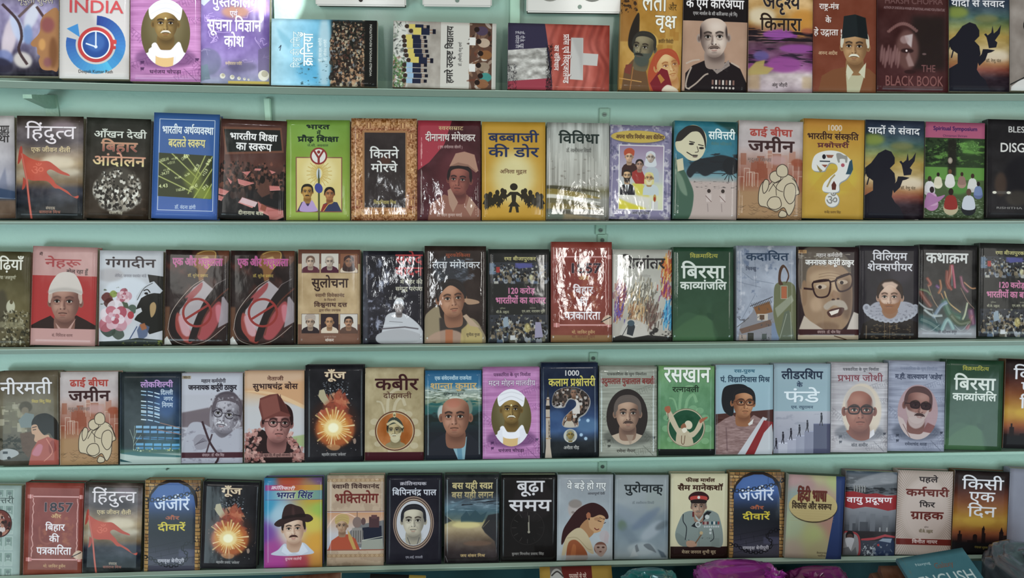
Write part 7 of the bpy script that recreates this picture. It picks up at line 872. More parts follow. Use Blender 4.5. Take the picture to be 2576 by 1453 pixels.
def c_lokshilpi(c):
    c.grad([(0, '#20262e'), (30, '#283a58'), (60, '#22364c'), (84, '#2c5458'), (90, '#8fa39c'), (100, '#a3aea8')]); c.rect(0, 0, 40, 84, '#252c2c', .9, 8); c.noise(.06, 5, 8, 3); c.ell(76, 34, 16, 16, '#33558c', .7, 10)
    for i, y in enumerate((20, 24, 31, 35.5, 38, 41.5, 43, 46, 51)):
        for j in range(3): x = 35+j*11; c.line([(x, y+j*j*.5), (x+8, y+j*j*.5+.6+j*.5)], 1.8, ['#b9d6ec', '#8fb6d8', '#dcebf4'][(i+j) % 3], .9, .3)
    for y, k, n in((59, '#7fb0d4', 6), (64, '#5f94c4', 6), (71, '#4a86b8', 6), (78, '#5aa0d0', 5), (82, '#3f7fb0', 5)):
        for j in range(n): x = 26+j*74/n; c.rect(x, y-1.2+(j*.3), x+74/n-2, y+1.6+(j*.3), k, .9, .3)
    c.line([(66, 55), (100, 61)], 1.2, '#a0705c'); c.line([(60, 62), (100, 68)], 1.2, '#8d5f50'); c.line([(20, 70), (100, 74)], 1.4, '#24384c')
    for p in([(22, 84), (22, 74), (16, 62)], [(22, 76), (28, 62)], [(22, 80), (34, 68)], [(23, 72), (24, 58)]): c.line(p, .9, '#96a392', .8, 0, 1)
    c.rect(0, 84, 100, 88, '#3c5c4c', .8, 1.5); c.specks(30, 20, 82, 100, 86, 1.2, ['#c9b86c', '#dde4c4', '#7a9a5c'], 4); c.poly([(0, 88), (50, 92), (100, 90), (100, 100), (0, 100)], '#a4b3ac', 1, 1); c.poly([(0, 94), (20, 98), (0, 97)], '#2a4c50'); c.poly([(0, 88), (20, 86), (100, 91), (100, 93), (30, 91)], '#2d5f60', .9, 1)
    c.text('लोकशिल्पी', 34, 87, 10.5, 16, '#b58ac2', b=1, out='#6d5490', ow=.4); c.text('दिल्ली', 67, 87, 20, 24.3, '#c6d0dc', b=.7); c.text('नगर', 72, 87, 26.8, 31, '#c6d0dc', b=.7); c.text('निगम', 69, 87, 33.5, 38, '#c6d0dc', b=.7)
def c_netaji(c):
    c.grad([(0, '#c79c74'), (20, '#cfa57c'), (40, '#b9b6b8'), (100, '#b4b5bd')]); c.poly([(0, 22), (40, 28), (70, 34), (100, 40), (100, 0), (0, 0)], '#c8966c', 1, 3); c.poly([(0, 0), (100, 0), (100, 10), (40, 18), (0, 20)], '#c9a890', .7, 8); c.poly([(0, 22), (40, 26), (70, 33), (100, 42), (100, 38), (60, 26), (30, 22)], '#dcb78c', .8, 1, 1); c.poly([(80, 72), (100, 70), (100, 84), (84, 80)], '#94a46c', .9, 2)
    c.poly([(0, 100), (2, 76), (16, 66), (30, 64), (50, 72), (76, 70), (90, 80), (100, 96), (100, 102)], '#2a1c1c', 1, .5)
    for s_, P in((1, [(4, 72), (12, 68), (20, 68), (22, 76), (8, 80), (14, 86), (22, 92), (10, 96), (4, 90), (26, 100)]), (2, [(76, 72), (80, 78), (84, 84), (90, 88), (82, 92), (88, 98), (96, 94)])):
        for i, (x, y) in enumerate(P): c.specks(14, x-7, y-4, x+7, y+4, 3, ['#b9857c', '#c99a90', '#a8726c', '#8d544e'], s_*10+i, a=1)
    face(c, 55, 58, 24, '#a9706a', '#3c2020', '#cb9a90', turn=.3, hair='#2a1616', style='short', glass='round', gcol='#3c2424', brow='#2c1616', light=1, tilt=2); c.poly([(26, 30), (42, 26), (56, 25), (70, 38), (77, 50), (52, 50), (30, 54), (24, 40)], '#6e3a34', 1, .3); c.poly([(26, 32), (54, 26), (60, 44), (32, 52)], '#824840', .9, 1); c.poly([(54, 25), (62, 30), (77, 48), (60, 44)], '#4a2422', .8, .6); c.line([(60, 26), (62, 44)], 1, '#4a2422', .9)
    c.rect(0, 90, 100, 94.5, '#b08078', .75); c.text('तुम मुझे खून दो, मैं तुम्हें आजादी दूँगा', 16, 86, 91, 93.3, '#3a2022', b=.2); c.text('नेताजी', 38, 65, 7, 10.5, '#4a2620', b=.6); c.text('सुभाषचंद्र बोस', 14, 89, 14.5, 20, '#2e1c1c', b=.8)
def c_goonj(c):
    c.a[:] = hx('#1e1c20'); c.noise(.05, 4, 5, 3); c.ell(50, 60, 42, 26, '#3c1f16', .7, 12); c.specks(90, 26, 17, 74, 32, 1.1, ['#c9ccd2', '#8d929c', '#a8b8c8'], 5); c.specks(60, 10, 30, 98, 90, .9, ['#b9bcc2', '#a87c64', '#caa58c'], 8)
    R = np.random.RandomState(6)
    for i in range(46):
        a = R.rand()*6.283; rr = R.rand()**.5; x, y = 50+26*rr*math.cos(a), 50+20*rr*math.sin(a); k = ['#b0523a', '#c46c4c', '#98402c', '#d08a60', '#7c3424'][R.randint(5)]; c.poly([(x+R.rand()*11*math.cos(t), y+R.rand()*8*math.sin(t)) for t in np.arange(0, 6.28, .8)], k, .7, 1.2, 1)
    c.poly([(24, 26), (32, 25), (36, 32), (42, 38), (34, 42), (26, 36), (22, 32)], '#a89c7c', 1, .5); c.ell(52, 48, 22, 14, '#a84a34', .6, 6); c.ell(51, 66, 34, 19, '#ac5528', .95, 6); c.ell(49, 64, 26, 13, '#d08c3e', .9, 6)
    for i in range(34):
        a = i/34*6.283+R.rand()*.12; r = 17+R.rand()*21; w = .03+.02*R.rand(); c.poly([(48, 65), (48+r*math.cos(a-w), 65+r*.62*math.sin(a-w)), (48+r*math.cos(a+w), 65+r*.62*math.sin(a+w))], '#e0bb74' if i % 3 else '#efdca8', .8, .8)
    c.ell(48, 65, 16, 9, '#e9cf8c', .9, 4); c.ell(48, 65, 9, 5, '#f1e9c4', 1, 2.5); c.poly([(36, 84), (46, 82), (60, 84), (56, 88), (44, 88)], '#b57a4c', .8, 1.5, 1); c.ell(85, 79, 2.6, 3, '#a88a78', .8, .6)
    c.text('गूँज', 33, 69, 7.4, 14, '#d6c0a0', b=1.5, out='#6b3a2c', ow=1); c.text("महावीर प्रसाद 'अकेला'", 28, 70, 91.5, 94, '#b9b6b4', b=.4)
def swirls(c, k, cx, cy, a=.6):
    for p, w in(([(cx-12, cy+2), (cx-10, cy-18), (cx, cy-26), (cx+10, cy-27)], 5), ([(cx-2, cy+2), (cx+2, cy-12), (cx+12, cy-18), (cx+18, cy-10)], 5), ([(cx-16, cy), (cx-22, cy-12), (cx-30, cy-14)], 3), ([(cx-10, cy+40), (cx+20, cy+36), (cx+30, cy+26)], 4)): c.line(p, w, k, a, .3, 1)
    for x, y, r in((-34, 8, 7), (-36, 20, 7), (-28, 32, 6), (34, 8, 7), (38, 20, 8), (34, 34, 7), (12, -2, 8), (24, 0, 7)): c.ell(cx+x, cy+y, r, r*.5, k, a*.8, .3)
def c_kabir(c):
    c.a[:] = hx('#aa9873'); c.noise(.09, 3, 4, 3); c.noise(.05, 12, 14, 6); swirls(c, '#c9bda4', 50, 50, .55); c.rect(0, 91, 100, 100, '#41181f'); c.circ(51, 68, 34, '#5c3526'); c.circ(51, 68, 32, '#bba682'); c.circ(51, 68, 30.5, '#a8602e'); c.setclip([(51+30*math.cos(t), 68+30*c.W/c.H*math.sin(t)) for t in np.linspace(0, 6.28, 40)]); c.noise(.1, 6, 6, 5)
    bust(c, 52, 79, 20, 12, '#8a7c5a'); face(c, 51, 67.5, 12.5, '#a99468', '#2e2c20', '#cfc197', turn=-.3, tilt=-3, hair='#24241e', must='#cfc6a8', beard='#c2b694'); c.setclip(None); c.poly([(38, 62), (42, 55), (52, 53), (62, 58), (66, 66), (54, 60)], '#3a3f38', 1, .4, 1); c.line([(38, 61), (50, 57.5), (64, 64)], 4, '#bcae88', 1, 0, 1); c.ell(50, 50.5, 2.6, 3, '#c2b890'); c.circ(50, 51, 2, '#7c6c48')
    c.text('कबीर', 17, 90, 11.8, 23.5, '#3a1a1c', b=1.6); c.text('दोहावली', 31, 79, 27.6, 32.5, '#4c2c24', b=.5)
def c_shanta(c):
    c.grad([(0, '#245a84'), (16, '#2a6890'), (22, '#8d9c98'), (36, '#7f8a70'), (42, '#2c5c5a'), (54, '#1f3436'), (70, '#1b1f26'), (100, '#1d2028')]); c.noise(1, 9, 12, 3, '#c2c9bc', 0, 18, 100, 36, th=0, soft=.3); c.noise(1, 12, 14, 6, '#4a5846', 0, 19, 100, 42, th=.2, soft=.3); c.noise(1, 5, 6, 7, '#245a58', 0, 32, 100, 50, th=-.1, soft=.3); c.noise(1, 6, 7, 9, '#1a2422', 0, 44, 100, 72, th=-.1, soft=.4)
    c.poly([(2, 100), (10, 80), (36, 70), (56, 80), (76, 70), (96, 82), (100, 100)], '#20232c', 1, 1); c.poly([(40, 73), (48, 76), (58, 88), (66, 78), (74, 74), (70, 100), (58, 100)], '#7fa4b2', 1, .6); c.poly([(56, 86), (64, 80), (66, 100), (58, 100)], '#54829a', .9, 1)
    c.ell(30, 48, 8, 9, '#a8b4b0', 1, 2); c.ell(78, 42, 6, 8, '#6b7c70', 1, 2); face(c, 54, 53, 26, '#a06a52', '#46281f', '#cf9a84', turn=-.2, style='bald', hair=None, brow='#241a18'); c.ell(50, 37, 12, 5, '#b5604c', .5, 4)
    c.text('एक संवेदनशील राजनेता', 17, 82, 7, 10.6, '#c9d6dc', b=.6); c.text('शान्ता कुमार', 9, 91, 14.5, 20.5, '#caa468', b=1.1); c.tiny('सुशील कुमार फुल्ल', 33, 68, 25.3, 27.5, '#1f2c30')
def c_kalam(c):
    c.grad([(0, '#1a2338'), (40, '#1e2b48'), (60, '#2c4470'), (72, '#34507e'), (84, '#1b2026'), (100, '#15191b')]); c.noise(.08, 4, 6, 3); c.ell(80, 66, 22, 8, '#54789c', .7, 8); c.ell(26, 56, 14, 6, '#3d5c8a', .6, 6)
    for x, y in((70, 76), (78, 80), (82, 61), (66, 60)): c.circ(x, y, 3, '#a8c6e0', .9, 1.2)
    c.poly([(10, 36), (12, 27), (14, 36), (15, 46), (16, 88), (19, 102), (6, 102), (8, 88), (8, 46)], '#b5a494', 1, .3); c.poly([(10, 36), (12, 25), (14, 36)], '#24282e'); c.rect(8, 45, 15.6, 49, '#25211f'); c.rect(8, 38, 15.4, 39, '#6d5040'); c.rect(8, 57, 16, 58, '#6d4c3a'); c.rect(8, 79, 17, 80, '#a8804c'); c.rect(12, 60, 15.6, 80, '#a08e7e')
    for i, ch in enumerate('INDIA'): c.text(ch, 13-.2*(ch == 'I'), 15.4 if ch != 'I' else 13.8, 61.5+i*3.6, 63.9+i*3.6, '#2a2522', b=.3)
    p = qmark(c, 53, 47, 1, '#3c322e', '#8d8b8c'); c.setclip(p, 1); c.crowd(18, 26, 86, 66, ['#7c6c64', '#4a3c38', '#b9aea8', '#2a2422', '#8d7468', '#c9c2bc'], 150, 3.2, 7, heads='#231c1a', skin='#8a6a58'); c.specks(40, 18, 42, 40, 54, 1.6, ['#cfc9d2', '#8d8690'], 3); bust(c, 56, 37, 12, 14, '#c9c0ba'); face(c, 57, 32, 5.5, '#8a6450', hair='#555'); bust(c, 49, 60, 10, 14, '#b9ac9c'); face(c, 49, 54, 6, '#8d6448', hair='#888'); c.setclip(None); c.line(p, .6, '#b5b0ac', .9, 0, 1, 1)
    c.circ(51, 77, 12, '#b5b4ac'); c.setclip([(51+11.4*math.cos(t), 77+11.4*c.W/c.H*math.sin(t)) for t in np.linspace(0, 6.28, 30)]); bust(c, 51, 82, 14, 8, '#c2c2c0'); face(c, 51, 76, 6, '#8d7840', hair='#8a8a7c', style='long'); c.setclip(None)
    c.text('1000', 40, 67, 8, 13.5, '#d3cdca', b=.9); c.text('कलाम प्रश्नोत्तरी', 13, 95, 17, 24.5, '#d6c656', b=1.2, sh='#0d1220'); c.text('अनीता गौड़', 39, 66, 88, 91, '#cfcac4', b=.5)
def c_padumlal(c):
    news(c, '#94968a', '#55594e', '#2c2e2a', 15); c.tiny('पत्रकारिता के युग निर्माता', 13, 82, 7.5, 10, '#2f2f2b'); c.text('पदुमलाल पुन्नालाल बख्शी', 2, 96, 13.5, 19.5, '#7a2420', b=.9); c.ell(48, 56, 36, 31, '#231a19'); c.oval(48, 56, 36, 31); bust(c, 48, 73, 40, 20, '#b5a08c'); face(c, 49, 53, 22, '#a58069', '#3a2420', '#cdac94', turn=.1, hair='#5c504a', style='side', must='#4a3630'); c.poly([(46, 76), (54, 88), (60, 76)], '#9c8674', .8, 1); c.setclip(None); c.tiny('रमेश नैयर', 30, 62, 92.5, 95.3, '#26231f')
def c_raskhan(c):
    c.a[:] = hx('#5a8a5c'); c.grad([(0, '#6c9a5c'), (20, '#66946a'), (60, '#588662'), (100, '#66945c')]); c.noise(.07, 3, 4, 3); c.noise(.04, 14, 14, 6); swirls(c, '#8fb98c', 50, 50, .5); c.rect(0, 93, 100, 100, '#1a1d1c'); c.circ(50, 69, 34, '#7c745c'); c.circ(50, 69, 32.5, '#b9ab90'); c.circ(50, 69, 31, '#1f4c34'); c.noise(.05, 5, 5, 3, None, 22, 52, 78, 88)
    c.setclip([(50+31*math.cos(t), 69+31*c.W/c.H*math.sin(t)) for t in np.linspace(0, 6.28, 40)]); c.poly([(34, 92), (34, 72), (44, 70), (58, 76), (62, 92)], '#b5a58a', 1, .5, 1); c.setclip(None)
    c.poly([(14, 52), (22, 50), (38, 70), (46, 74), (38, 78), (28, 70), (18, 58)], '#b9aa90', 1, .5, 1); c.poly([(52, 76), (64, 72), (74, 60), (80, 60), (76, 70), (62, 80)], '#b9aa90', 1, .5, 1); c.poly([(12, 46), (20, 45), (22, 50), (18, 53), (12, 50)], '#a05a40', 1, .3, 1); c.poly([(74, 60), (86, 57), (88, 58), (80, 62), (75, 64)], '#a05a40', 1, .3, 1); c.line([(17, 53), (18, 58), (16, 60)], .8, '#2a2420')
    c.ell(54, 66, 7, 5, '#cabda4', 1, .3, -20); c.poly([(40, 68), (46, 64), (50, 68), (46, 72)], '#8d5a40', 1, .3, 1); c.poly([(42, 71), (48, 69), (52, 72), (46, 75)], '#d8cfbc', 1, .4, 1); c.line([(42, 78), (42, 86), (46, 87), (48, 78)], 1, '#5a3a2a', 1, 0, 1)
    c.text('रसखान', 10, 92, 2, 18, '#e6e8e0', b=2, out='#1e3a22', ow=1.2); c.text('रत्नावली', 25, 72, 23.8, 29, '#1f2e20', b=.8)
def c_vidya(c):
    c.a[:] = hx('#8fadb8'); c.grad([(0, '#94b2be'), (50, '#8ca8b6'), (100, '#8ca8b6')]); c.poly([(0, 55), (40, 53), (100, 50), (100, 102), (0, 102)], '#4a2a26'); c.poly([(-2, 102), (-2, 68), (16, 60), (30, 56), (50, 66), (66, 56), (84, 62), (92, 80), (94, 102)], '#8a6c6a', 1, .5); c.noise(.12, 10, 30, 4, None, 0, 58, 90, 100); c.poly([(36, 102), (82, 58), (90, 60), (50, 102)], '#b9b9bf', 1, .4); c.poly([(50, 102), (84, 62), (100, 64), (100, 70), (70, 102)], '#85262a', 1, .4); c.poly([(66, 102), (84, 76), (98, 66), (102, 86), (98, 102)], '#b4b6bd', 1, .5); c.line([(18, 70), (20, 96)], 2, '#5a4044', .6, 1)
    c.poly([(10, 38), (14, 26), (28, 22), (48, 22), (60, 28), (56, 34), (34, 34), (30, 56), (18, 54), (12, 48)], '#1f1f22', 1, .4, 1); face(c, 48, 43, 19, '#a8704c', '#5a3020', '#cf9a72', turn=.45, tilt=2, hair='#1f1f22', style='side', glass='square', gcol='#5c3424', light=-1); c.poly([(56, 66), (66, 60), (64, 66), (58, 68)], '#cfcac6', 1, .4)
    c.text('रस-पुरुष', 32, 68, 5.5, 8.6, '#2e5a70', b=.7); c.text('पं. विद्यानिवास मिश्र', 8, 94, 14, 19.3, '#22364a', b=.8)
def man(c, x, y, h, k='#25232d'):
    q = c.W/c.H; c.ell(x, y, h*.11, h*.12*q*1.3, k); c.poly([(x-h*.12, y+h*.12), (x+h*.14, y+h*.1), (x+h*.16, y+h*.4), (x+h*.1, y+h*.55), (x+h*.2, y+h*.95), (x+h*.1, y+h*.95), (x-h*.02, y+h*.6), (x-h*.2, y+h*.95), (x-h*.26, y+h*.9), (x-h*.1, y+h*.5)], k)
def c_leader(c):
    c.a[:] = hx('#8fa4ae'); c.grad([(0, '#93a8b4'), (50, '#8ba3ae')], 0, 0, 100, 53); c.grad([(0, '#a7a6b2'), (100, '#8a8a9c')], 0, 53, 100, 100); c.noise(.9, 4, 4, 5, '#8f909e', 2, 56, 100, 78, th=.1, soft=.2)
    for i, (x, y, k) in enumerate(((8, 88, '#a9a9b8'), (24, 84, '#9c9cae'), (39, 80, '#8d8ea2'), (54, 75, '#7c7d93'), (70, 67, '#4c4d66'))): c.rect(x, y, x+16 if i < 4 else 100, 100, k); c.rect(x, y, x+16 if i < 4 else 100, y+1, hx(k)*1.2)
    for x, y, h in((4, 84, 12), (16, 77, 13), (30, 73, 13), (45, 69, 13), (59, 64, 13), (84, 56, 14)): man(c, x, y, h)
    c.text('लीडरशिप', 13, 86, 9, 17, '#1f2a3e', b=1.4); c.text('के', 40, 50, 21.5, 26, '#22304a', b=.8); c.text('फंडे', 18, 80, 31.5, 43, '#d6dfe6', b=1.2, sh='#5c7080'); c.text('एन. रघुरामन', 30, 69, 47.3, 50, '#2a3c52', b=.5)
def c_prabhash(c):
    news(c, '#aea8ae', '#6b6870', '#3a3c48', 25); c.tiny('पत्रकारिता के युग निर्माता', 20, 84, 6, 8.8, '#33323a'); c.text('प्रभाष जोशी', 11, 91, 14, 20.5, '#7c3a44', b=.7); c.ell(54, 54, 35, 31, '#cdb9a4', .9, 3); c.oval(54, 56, 36, 31); c.poly([(20, 90), (24, 76), (40, 74), (66, 80), (72, 76), (70, 90)], '#8a4a38'); c.poly([(66, 78), (76, 74), (78, 84), (66, 88)], '#d0ccd2'); face(c, 50, 54, 27, '#94594a', '#552c26', '#bb8674', turn=.15, hair='#b3a69c', style='bald', glass='square', gcol='#2e1c1c', light=1); c.poly([(24, 46), (26, 34), (38, 27), (54, 26), (70, 31), (78, 42), (76, 50), (70, 38), (56, 32), (38, 33), (29, 42)], '#b9aca4', .95, 1, 1); c.setclip(None); c.text('संत समीर', 36, 65, 90.5, 93.5, '#33323c', b=.4)
def c_vatsya(c):
    news(c, '#8d90a4', '#5c6076', '#2c3040', 27); c.tiny('पत्रकारिता के युग निर्माता', 20, 86, 7, 9.8, '#6a7088'); c.text("म.ही. वात्स्यायन 'अज्ञेय'", 11, 95, 15, 19.7, '#2b3148', b=.7); c.ell(52, 56, 36, 30, '#a9868a', .9, 1); c.oval(52, 56, 36, 31); c.poly([(14, 60), (26, 64), (40, 80), (60, 80), (78, 70), (90, 90), (20, 90)], '#b9a4a2', 1, .6); c.poly([(70, 68), (84, 72), (78, 80), (60, 78)], '#7a4644', .9, 1); face(c, 52, 50, 23, '#8f6058', '#452826', '#bb948a', turn=.5, tilt=6, hair='#553a3a', style='short', glass='dark', gcol='#2c1a1e', must='#3f2a2a', beard='#b5a09e', light=-1); c.line([(26, 70), (40, 86)], 1.2, '#6b4a4a', .8); c.setclip(None); c.text('रमेशचंद शाह', 30, 69, 90.7, 93.5, '#2f3346', b=.4)
def c_kisi(c):
    c.grad([(0, '#1f1717'), (14, '#2d1b19'), (26, '#53281d'), (38, '#7c4424'), (50, '#a06c2a'), (58, '#b58a34'), (66, '#ad7a30'), (74, '#8c4a28'), (80, '#5a2c22'), (86, '#241d1e'), (100, '#1a191b')]); c.noise(.05, 3, 8, 3); c.ell(48, 60, 30, 6, '#c9a03c', .6, 6); k = '#221718'
    for x, w, y in((10, 8, 76), (12, 3, 72), (28, 14, 83), (38, 8, 78), (54, 5, 68), (58, 3, 74), (76, 16, 84), (86, 8, 72), (94, 6, 76), (2, 10, 84)): c.rect(x, y, x+w, 90, k, .95, .4)
    c.poly([(86, 74), (90, 66), (94, 74)], k); c.poly([(54, 70), (57, 65), (60, 70)], k); c.ell(42, 78, 4, 2.4, k); c.rect(0, 86, 100, 100, '#1c1a1c', 1, 2)
    c.text('किसी', 14, 90, 10.3, 22, '#d6d4da', b=.9); c.text('एक', 28, 75, 25.5, 36.5, '#d6d4da', b=.9); c.text('दिन', 26, 78, 43, 54.5, '#d6d4da', b=.9); c.tiny('गंगाधर शुक्ल', 42, 66, 90, 92.3, '#b5a03f')
def c_album(c):
    c.a[:] = hx('#94a5a0'); c.noise(.06, 3, 4, 3)
    for j in range(6):
        for i in range(5):
            x, y = 50+i*16-40, 4+j*17; c.rect(x, y, x+14, y+14.5, '#aab8b2'); c.setclip([(x+1, y+.7), (x+13, y+.7), (x+13, y+13.8), (x+1, y+13.8)]); c.rect(x, y, x+14, y+15, '#7c9088'); bust(c, x+7, y+9, 7, 6, '#9aaba4'); c.ell(x+7, y+6.4, 3, 3.4, '#a8b5b0', 1, .4); c.ell(x+7, y+4.5, 3.2, 2, '#6c7c78', 1, .4); c.ell(x+7, y+8, 2.4, 1.2, '#74857f', .8, .4); c.setclip(None)
    c.rect(0, 12, 84, 22, '#a1b0aa', .8); c.text('प्रश्नोत्तरी', 40, 88, 13.5, 19, '#4c5854', b=.6); c.ell(66, 41, 20, 15, '#3a201e'); c.ell(66, 41, 18.6, 14, '#6d332c'); c.setclip([(66+18*math.cos(t), 41+13.6*math.sin(t)) for t in np.linspace(0, 6.28, 40)]); c.crowd(48, 29, 84, 53, ['#b9a8a4', '#7c3c34', '#d0c6c2', '#4c2a26'], 40, 4, 4, heads='#2f1e1c', skin='#a8705c'); c.setclip(None)
def bricks(c, x0, x1, y0, y1, cols, seed=2):
    R = np.random.RandomState(seed); y = y0
    while y < y1:
        h = 3+R.rand()*2; x = x0-R.rand()*4
        while x < x1: w = 6+R.rand()*6; c.poly([(max(x, x0), y), (min(x+w, x1), y+R.rand()*.6), (min(x+w, x1)-.4, y+h-.5), (max(x, x0)+.3, y+h-.6)], cols[R.randint(len(cols))]); x += w+.5
        y += h
def chain(c, pts, k='#20262f', w=2.2, n=14, hi='#4c5a74'):
    p = smooth(pts, 8, False); L = np.r_[0, np.cumsum(np.hypot(*np.diff(p, axis=0).T))]; q = [np.array([np.interp(s, L, p[:, 0]), np.interp(s, L, p[:, 1])]) for s in np.linspace(0, L[-1], n+1)]
    for i in range(n):
        a, b = q[i], q[i+1]; m = (a+b)/2; d = b-a
        if i % 2: c.line([a, b], w*.8, k)
        else:
            e = np.array([-d[1], d[0]*c.W/c.H]); e = e/np.hypot(*e)*w*.6; c.line([a-d*.1, a+e, b+e, b+d*.1, b-e, a-e], w*.5, k, 1, 0, 0, 1)
def c_zanjeer(c):
    c.a[:] = hx('#3a2c22'); cols = ['#a8804c', '#b58e58', '#9a6f3e', '#8d6238', '#a57a44']; bricks(c, 0, 100, 0, 12, cols); bricks(c, 0, 7.5, 12, 100, cols, 3); bricks(c, 91, 100, 12, 100, cols, 5); c.poly([(80, 0), (100, 0), (100, 30), (90, 20)], '#6d5444', .5, 3)
    c.poly([(5, 30), (10, 14), (26, 4), (50, -1), (74, 3), (92, 14), (95, 30), (92, 30), (86, 16), (70, 6), (50, 4), (30, 6), (14, 16), (10, 28)], '#2c211c', 1, .6, 1)
    A = [(7.5, 101), (7.5, 26), (12, 16), (24, 7), (44, 3), (60, 3), (78, 8), (88, 18), (91, 28), (91, 101)]; c.setclip(A); c.grad([(0, '#3d5a94'), (24, '#3a5690'), (34, '#2c3d62'), (44, '#1f2532'), (58, '#1c1e26'), (72, '#262530'), (86, '#3d3c4c'), (100, '#44424f')], 0, 0, 100, 100); c.ell(50, 16, 34, 12, '#4a6aa8', .6, 10)
    for y in(70, 76, 82, 90): c.line([(8, y+4), (92, y-6)], .7, '#15151c', .7)
    for x, y in((20, 74), (44, 74), (66, 72), (30, 80), (56, 84), (80, 80)): c.line([(x, y), (x+1, y+6)], .7, '#15151c', .7)
    c.rect(62, 76, 91, 84, '#4c4c66', .6, 2); c.line([(70, 4), (70, 14)], 1.4, '#2f4878', .8); c.setclip(None)
    c.text('जंजीरें', 16, 80, 21, 33, '#c9d2e6', b=1.2); chain(c, [(0, 21), (14, 22), (50, 19), (84, 14), (98, 9)], '#1e2533', 3, 19); c.text('और', 37, 62, 40, 43.5, '#a8553a', b=1.2); c.text('दीवारें', 24, 73, 49, 55.5, '#d0bb34', b=1.4)
    chain(c, [(0, 84), (14, 86), (30, 92), (52, 94), (72, 90), (78, 82), (68, 76), (74, 70), (92, 67)], '#17161b', 2.8, 26); c.text('रामवृक्ष बेनीपुरी', 24, 72, 87, 90.3, '#c6c3cf', b=.7, out='#24222c', ow=.5)
def c_bhagat(c):
    X, Y = np.meshgrid(np.linspace(0, 1, c.W), np.linspace(0, 1, c.H)); pts = [((.05, .3), '#2f8cb4'), ((.4, .02), '#b0442c'), ((.0, .0), '#2a7cab'), ((1., .0), '#6a4a7c'), ((.9, .2), '#c2902c'), ((.25, .4), '#9ab8c9'), ((.95, .35), '#8fb04a'), ((.85, .5), '#c9b44a'), ((.0, .62), '#6a3c94'), ((.1, .8), '#9c3c88'), ((.9, .72), '#cf9434'), ((.6, .95), '#a83a4c'), ((.95, .95), '#c98a3c'), ((.2, .97), '#a8388c'), ((.45, .6), '#c9b9a8'), ((.0, .13), '#4c84b0')]
    W = np.zeros_like(X); C = np.zeros(X.shape+(3,))
    for (x, y), k in pts: w = 1/((X-x)**2+(Y-y)**2*2+.008)**2; W += w; C += w[..., None]*hx(k)
    c.a[:] = C/W[..., None]; c.rect(2, 8, 100, 15, '#8c3474', .55, 3); c.grad([(0, '#9a3c8c'), (40, '#b5402c'), (70, '#c98a2c'), (100, '#b09a3c')], 2, 8, 100, 14, horiz=1, a=.9); c.grad([(0, '#3a7cb0'), (22, '#7aa8b4'), (45, '#c2bca0'), (60, '#7aa86c'), (100, '#5a8a9c')], 2, 14, 100, 24, horiz=1, a=.9); c.line([(2, 24.5), (100, 24.3)], .9, '#5a4a78', .9)
    c.poly([(12, 85), (24, 80), (36, 73), (50, 80), (66, 72), (80, 79), (86, 84), (70, 86), (40, 87)], '#b4bac9', 1, .6, 1); face(c, 51, 57.5, 19, '#cdaa92', '#8a604a', '#e2c8b4', turn=-.1, tilt=-2, hair='#241a1a', style='short', must='#3a1e1c', cap='hat', capcol='#33201f', lip='#a8605c'); c.poly([(34, 74), (44, 82), (50, 84), (40, 86), (30, 82)], '#c6cbd8', 1, .5); c.poly([(66, 72), (60, 82), (54, 84), (64, 86), (76, 82)], '#c6cbd8', 1, .5)
    c.text('क्रांतिकारी', 12, 52, 9.8, 13, '#e6dce8', b=.7, sl=.2, rot=3); c.text('भगत सिंह', 20, 83, 16.5, 22.5, '#1f2858', b=1.2, out='#d8d8dc', ow=1, sl=.15); c.text('सुभाष रस्तोगी', 36, 64, 89, 91.5, '#e6cfd2', b=.4, sl=.2)
def c_bhakti(c):
    c.a[:] = hx('#b59c84'); c.noise(.8, 8, 12, 5, '#a48a74', th=.05, soft=.2)
    for y in(3.6, 87): 
        c.rect(0, y, 100, y+3.6, '#a08060')
        for i in range(12): c.ring(4+i*8.4, y+1.8, 1.6, .6, '#c9ac86')
    c.rect(0, 40, 100, 82, '#a9a6b2'); c.grad([(0, '#c08a64'), (60, '#b5b0b4'), (100, '#a7a9b8')], 0, 41, 100, 81); c.line([(0, 40), (100, 40)], 1, '#7c4434'); c.line([(0, 58), (14, 46), (34, 42), (54, 48)], 2, '#d8b4a0', .9, 0, 1)
    c.poly([(40, 80), (40, 62), (50, 57), (62, 54), (100, 50), (100, 80)], '#6c6a6c'); c.poly([(62, 58), (96, 56), (98, 76), (66, 76)], '#1c2030'); c.rect(74, 46, 92, 58, '#4a3034', 1, .3); c.rect(78, 44, 88, 48, '#5c3a3c'); c.ell(53, 52, 8, 6, '#7a6460'); c.ell(64, 51, 4, 4, '#5c4444'); c.line([(53, 40), (53, 46)], 1, '#5a4644'); c.rect(44, 58, 62, 76, '#8d8680', .8)
    for i in range(5): c.rect(46+i*4, 61, 48+i*4, 74, '#5c5654')
    c.poly([(62, 72), (98, 70), (100, 82), (60, 82)], '#8f9086'); c.line([(62, 72), (98, 68)], 1.2, '#bdbbab')
    c.poly([(2, 82), (8, 72), (22, 66), (36, 65), (50, 70), (58, 82)], '#a8472f', 1, .5); c.poly([(36, 60), (44, 68), (52, 82), (46, 82), (38, 70)], '#b58f4c', 1, .5); face(c, 26.5, 56, 9.5, '#a88468', '#5a3c2c', '#c9a88c', turn=-.2, hair=None, cap='turban', capcol='#b3965c')
    c.rect(0, 82, 100, 83, '#8a4434'); c.text('स्वामी विवेकानंद', 9, 92, 10.5, 14.5, '#36201e', b=.8); c.text('भक्तियोग', 13, 90, 21, 30.5, '#6b2420', b=1.6)
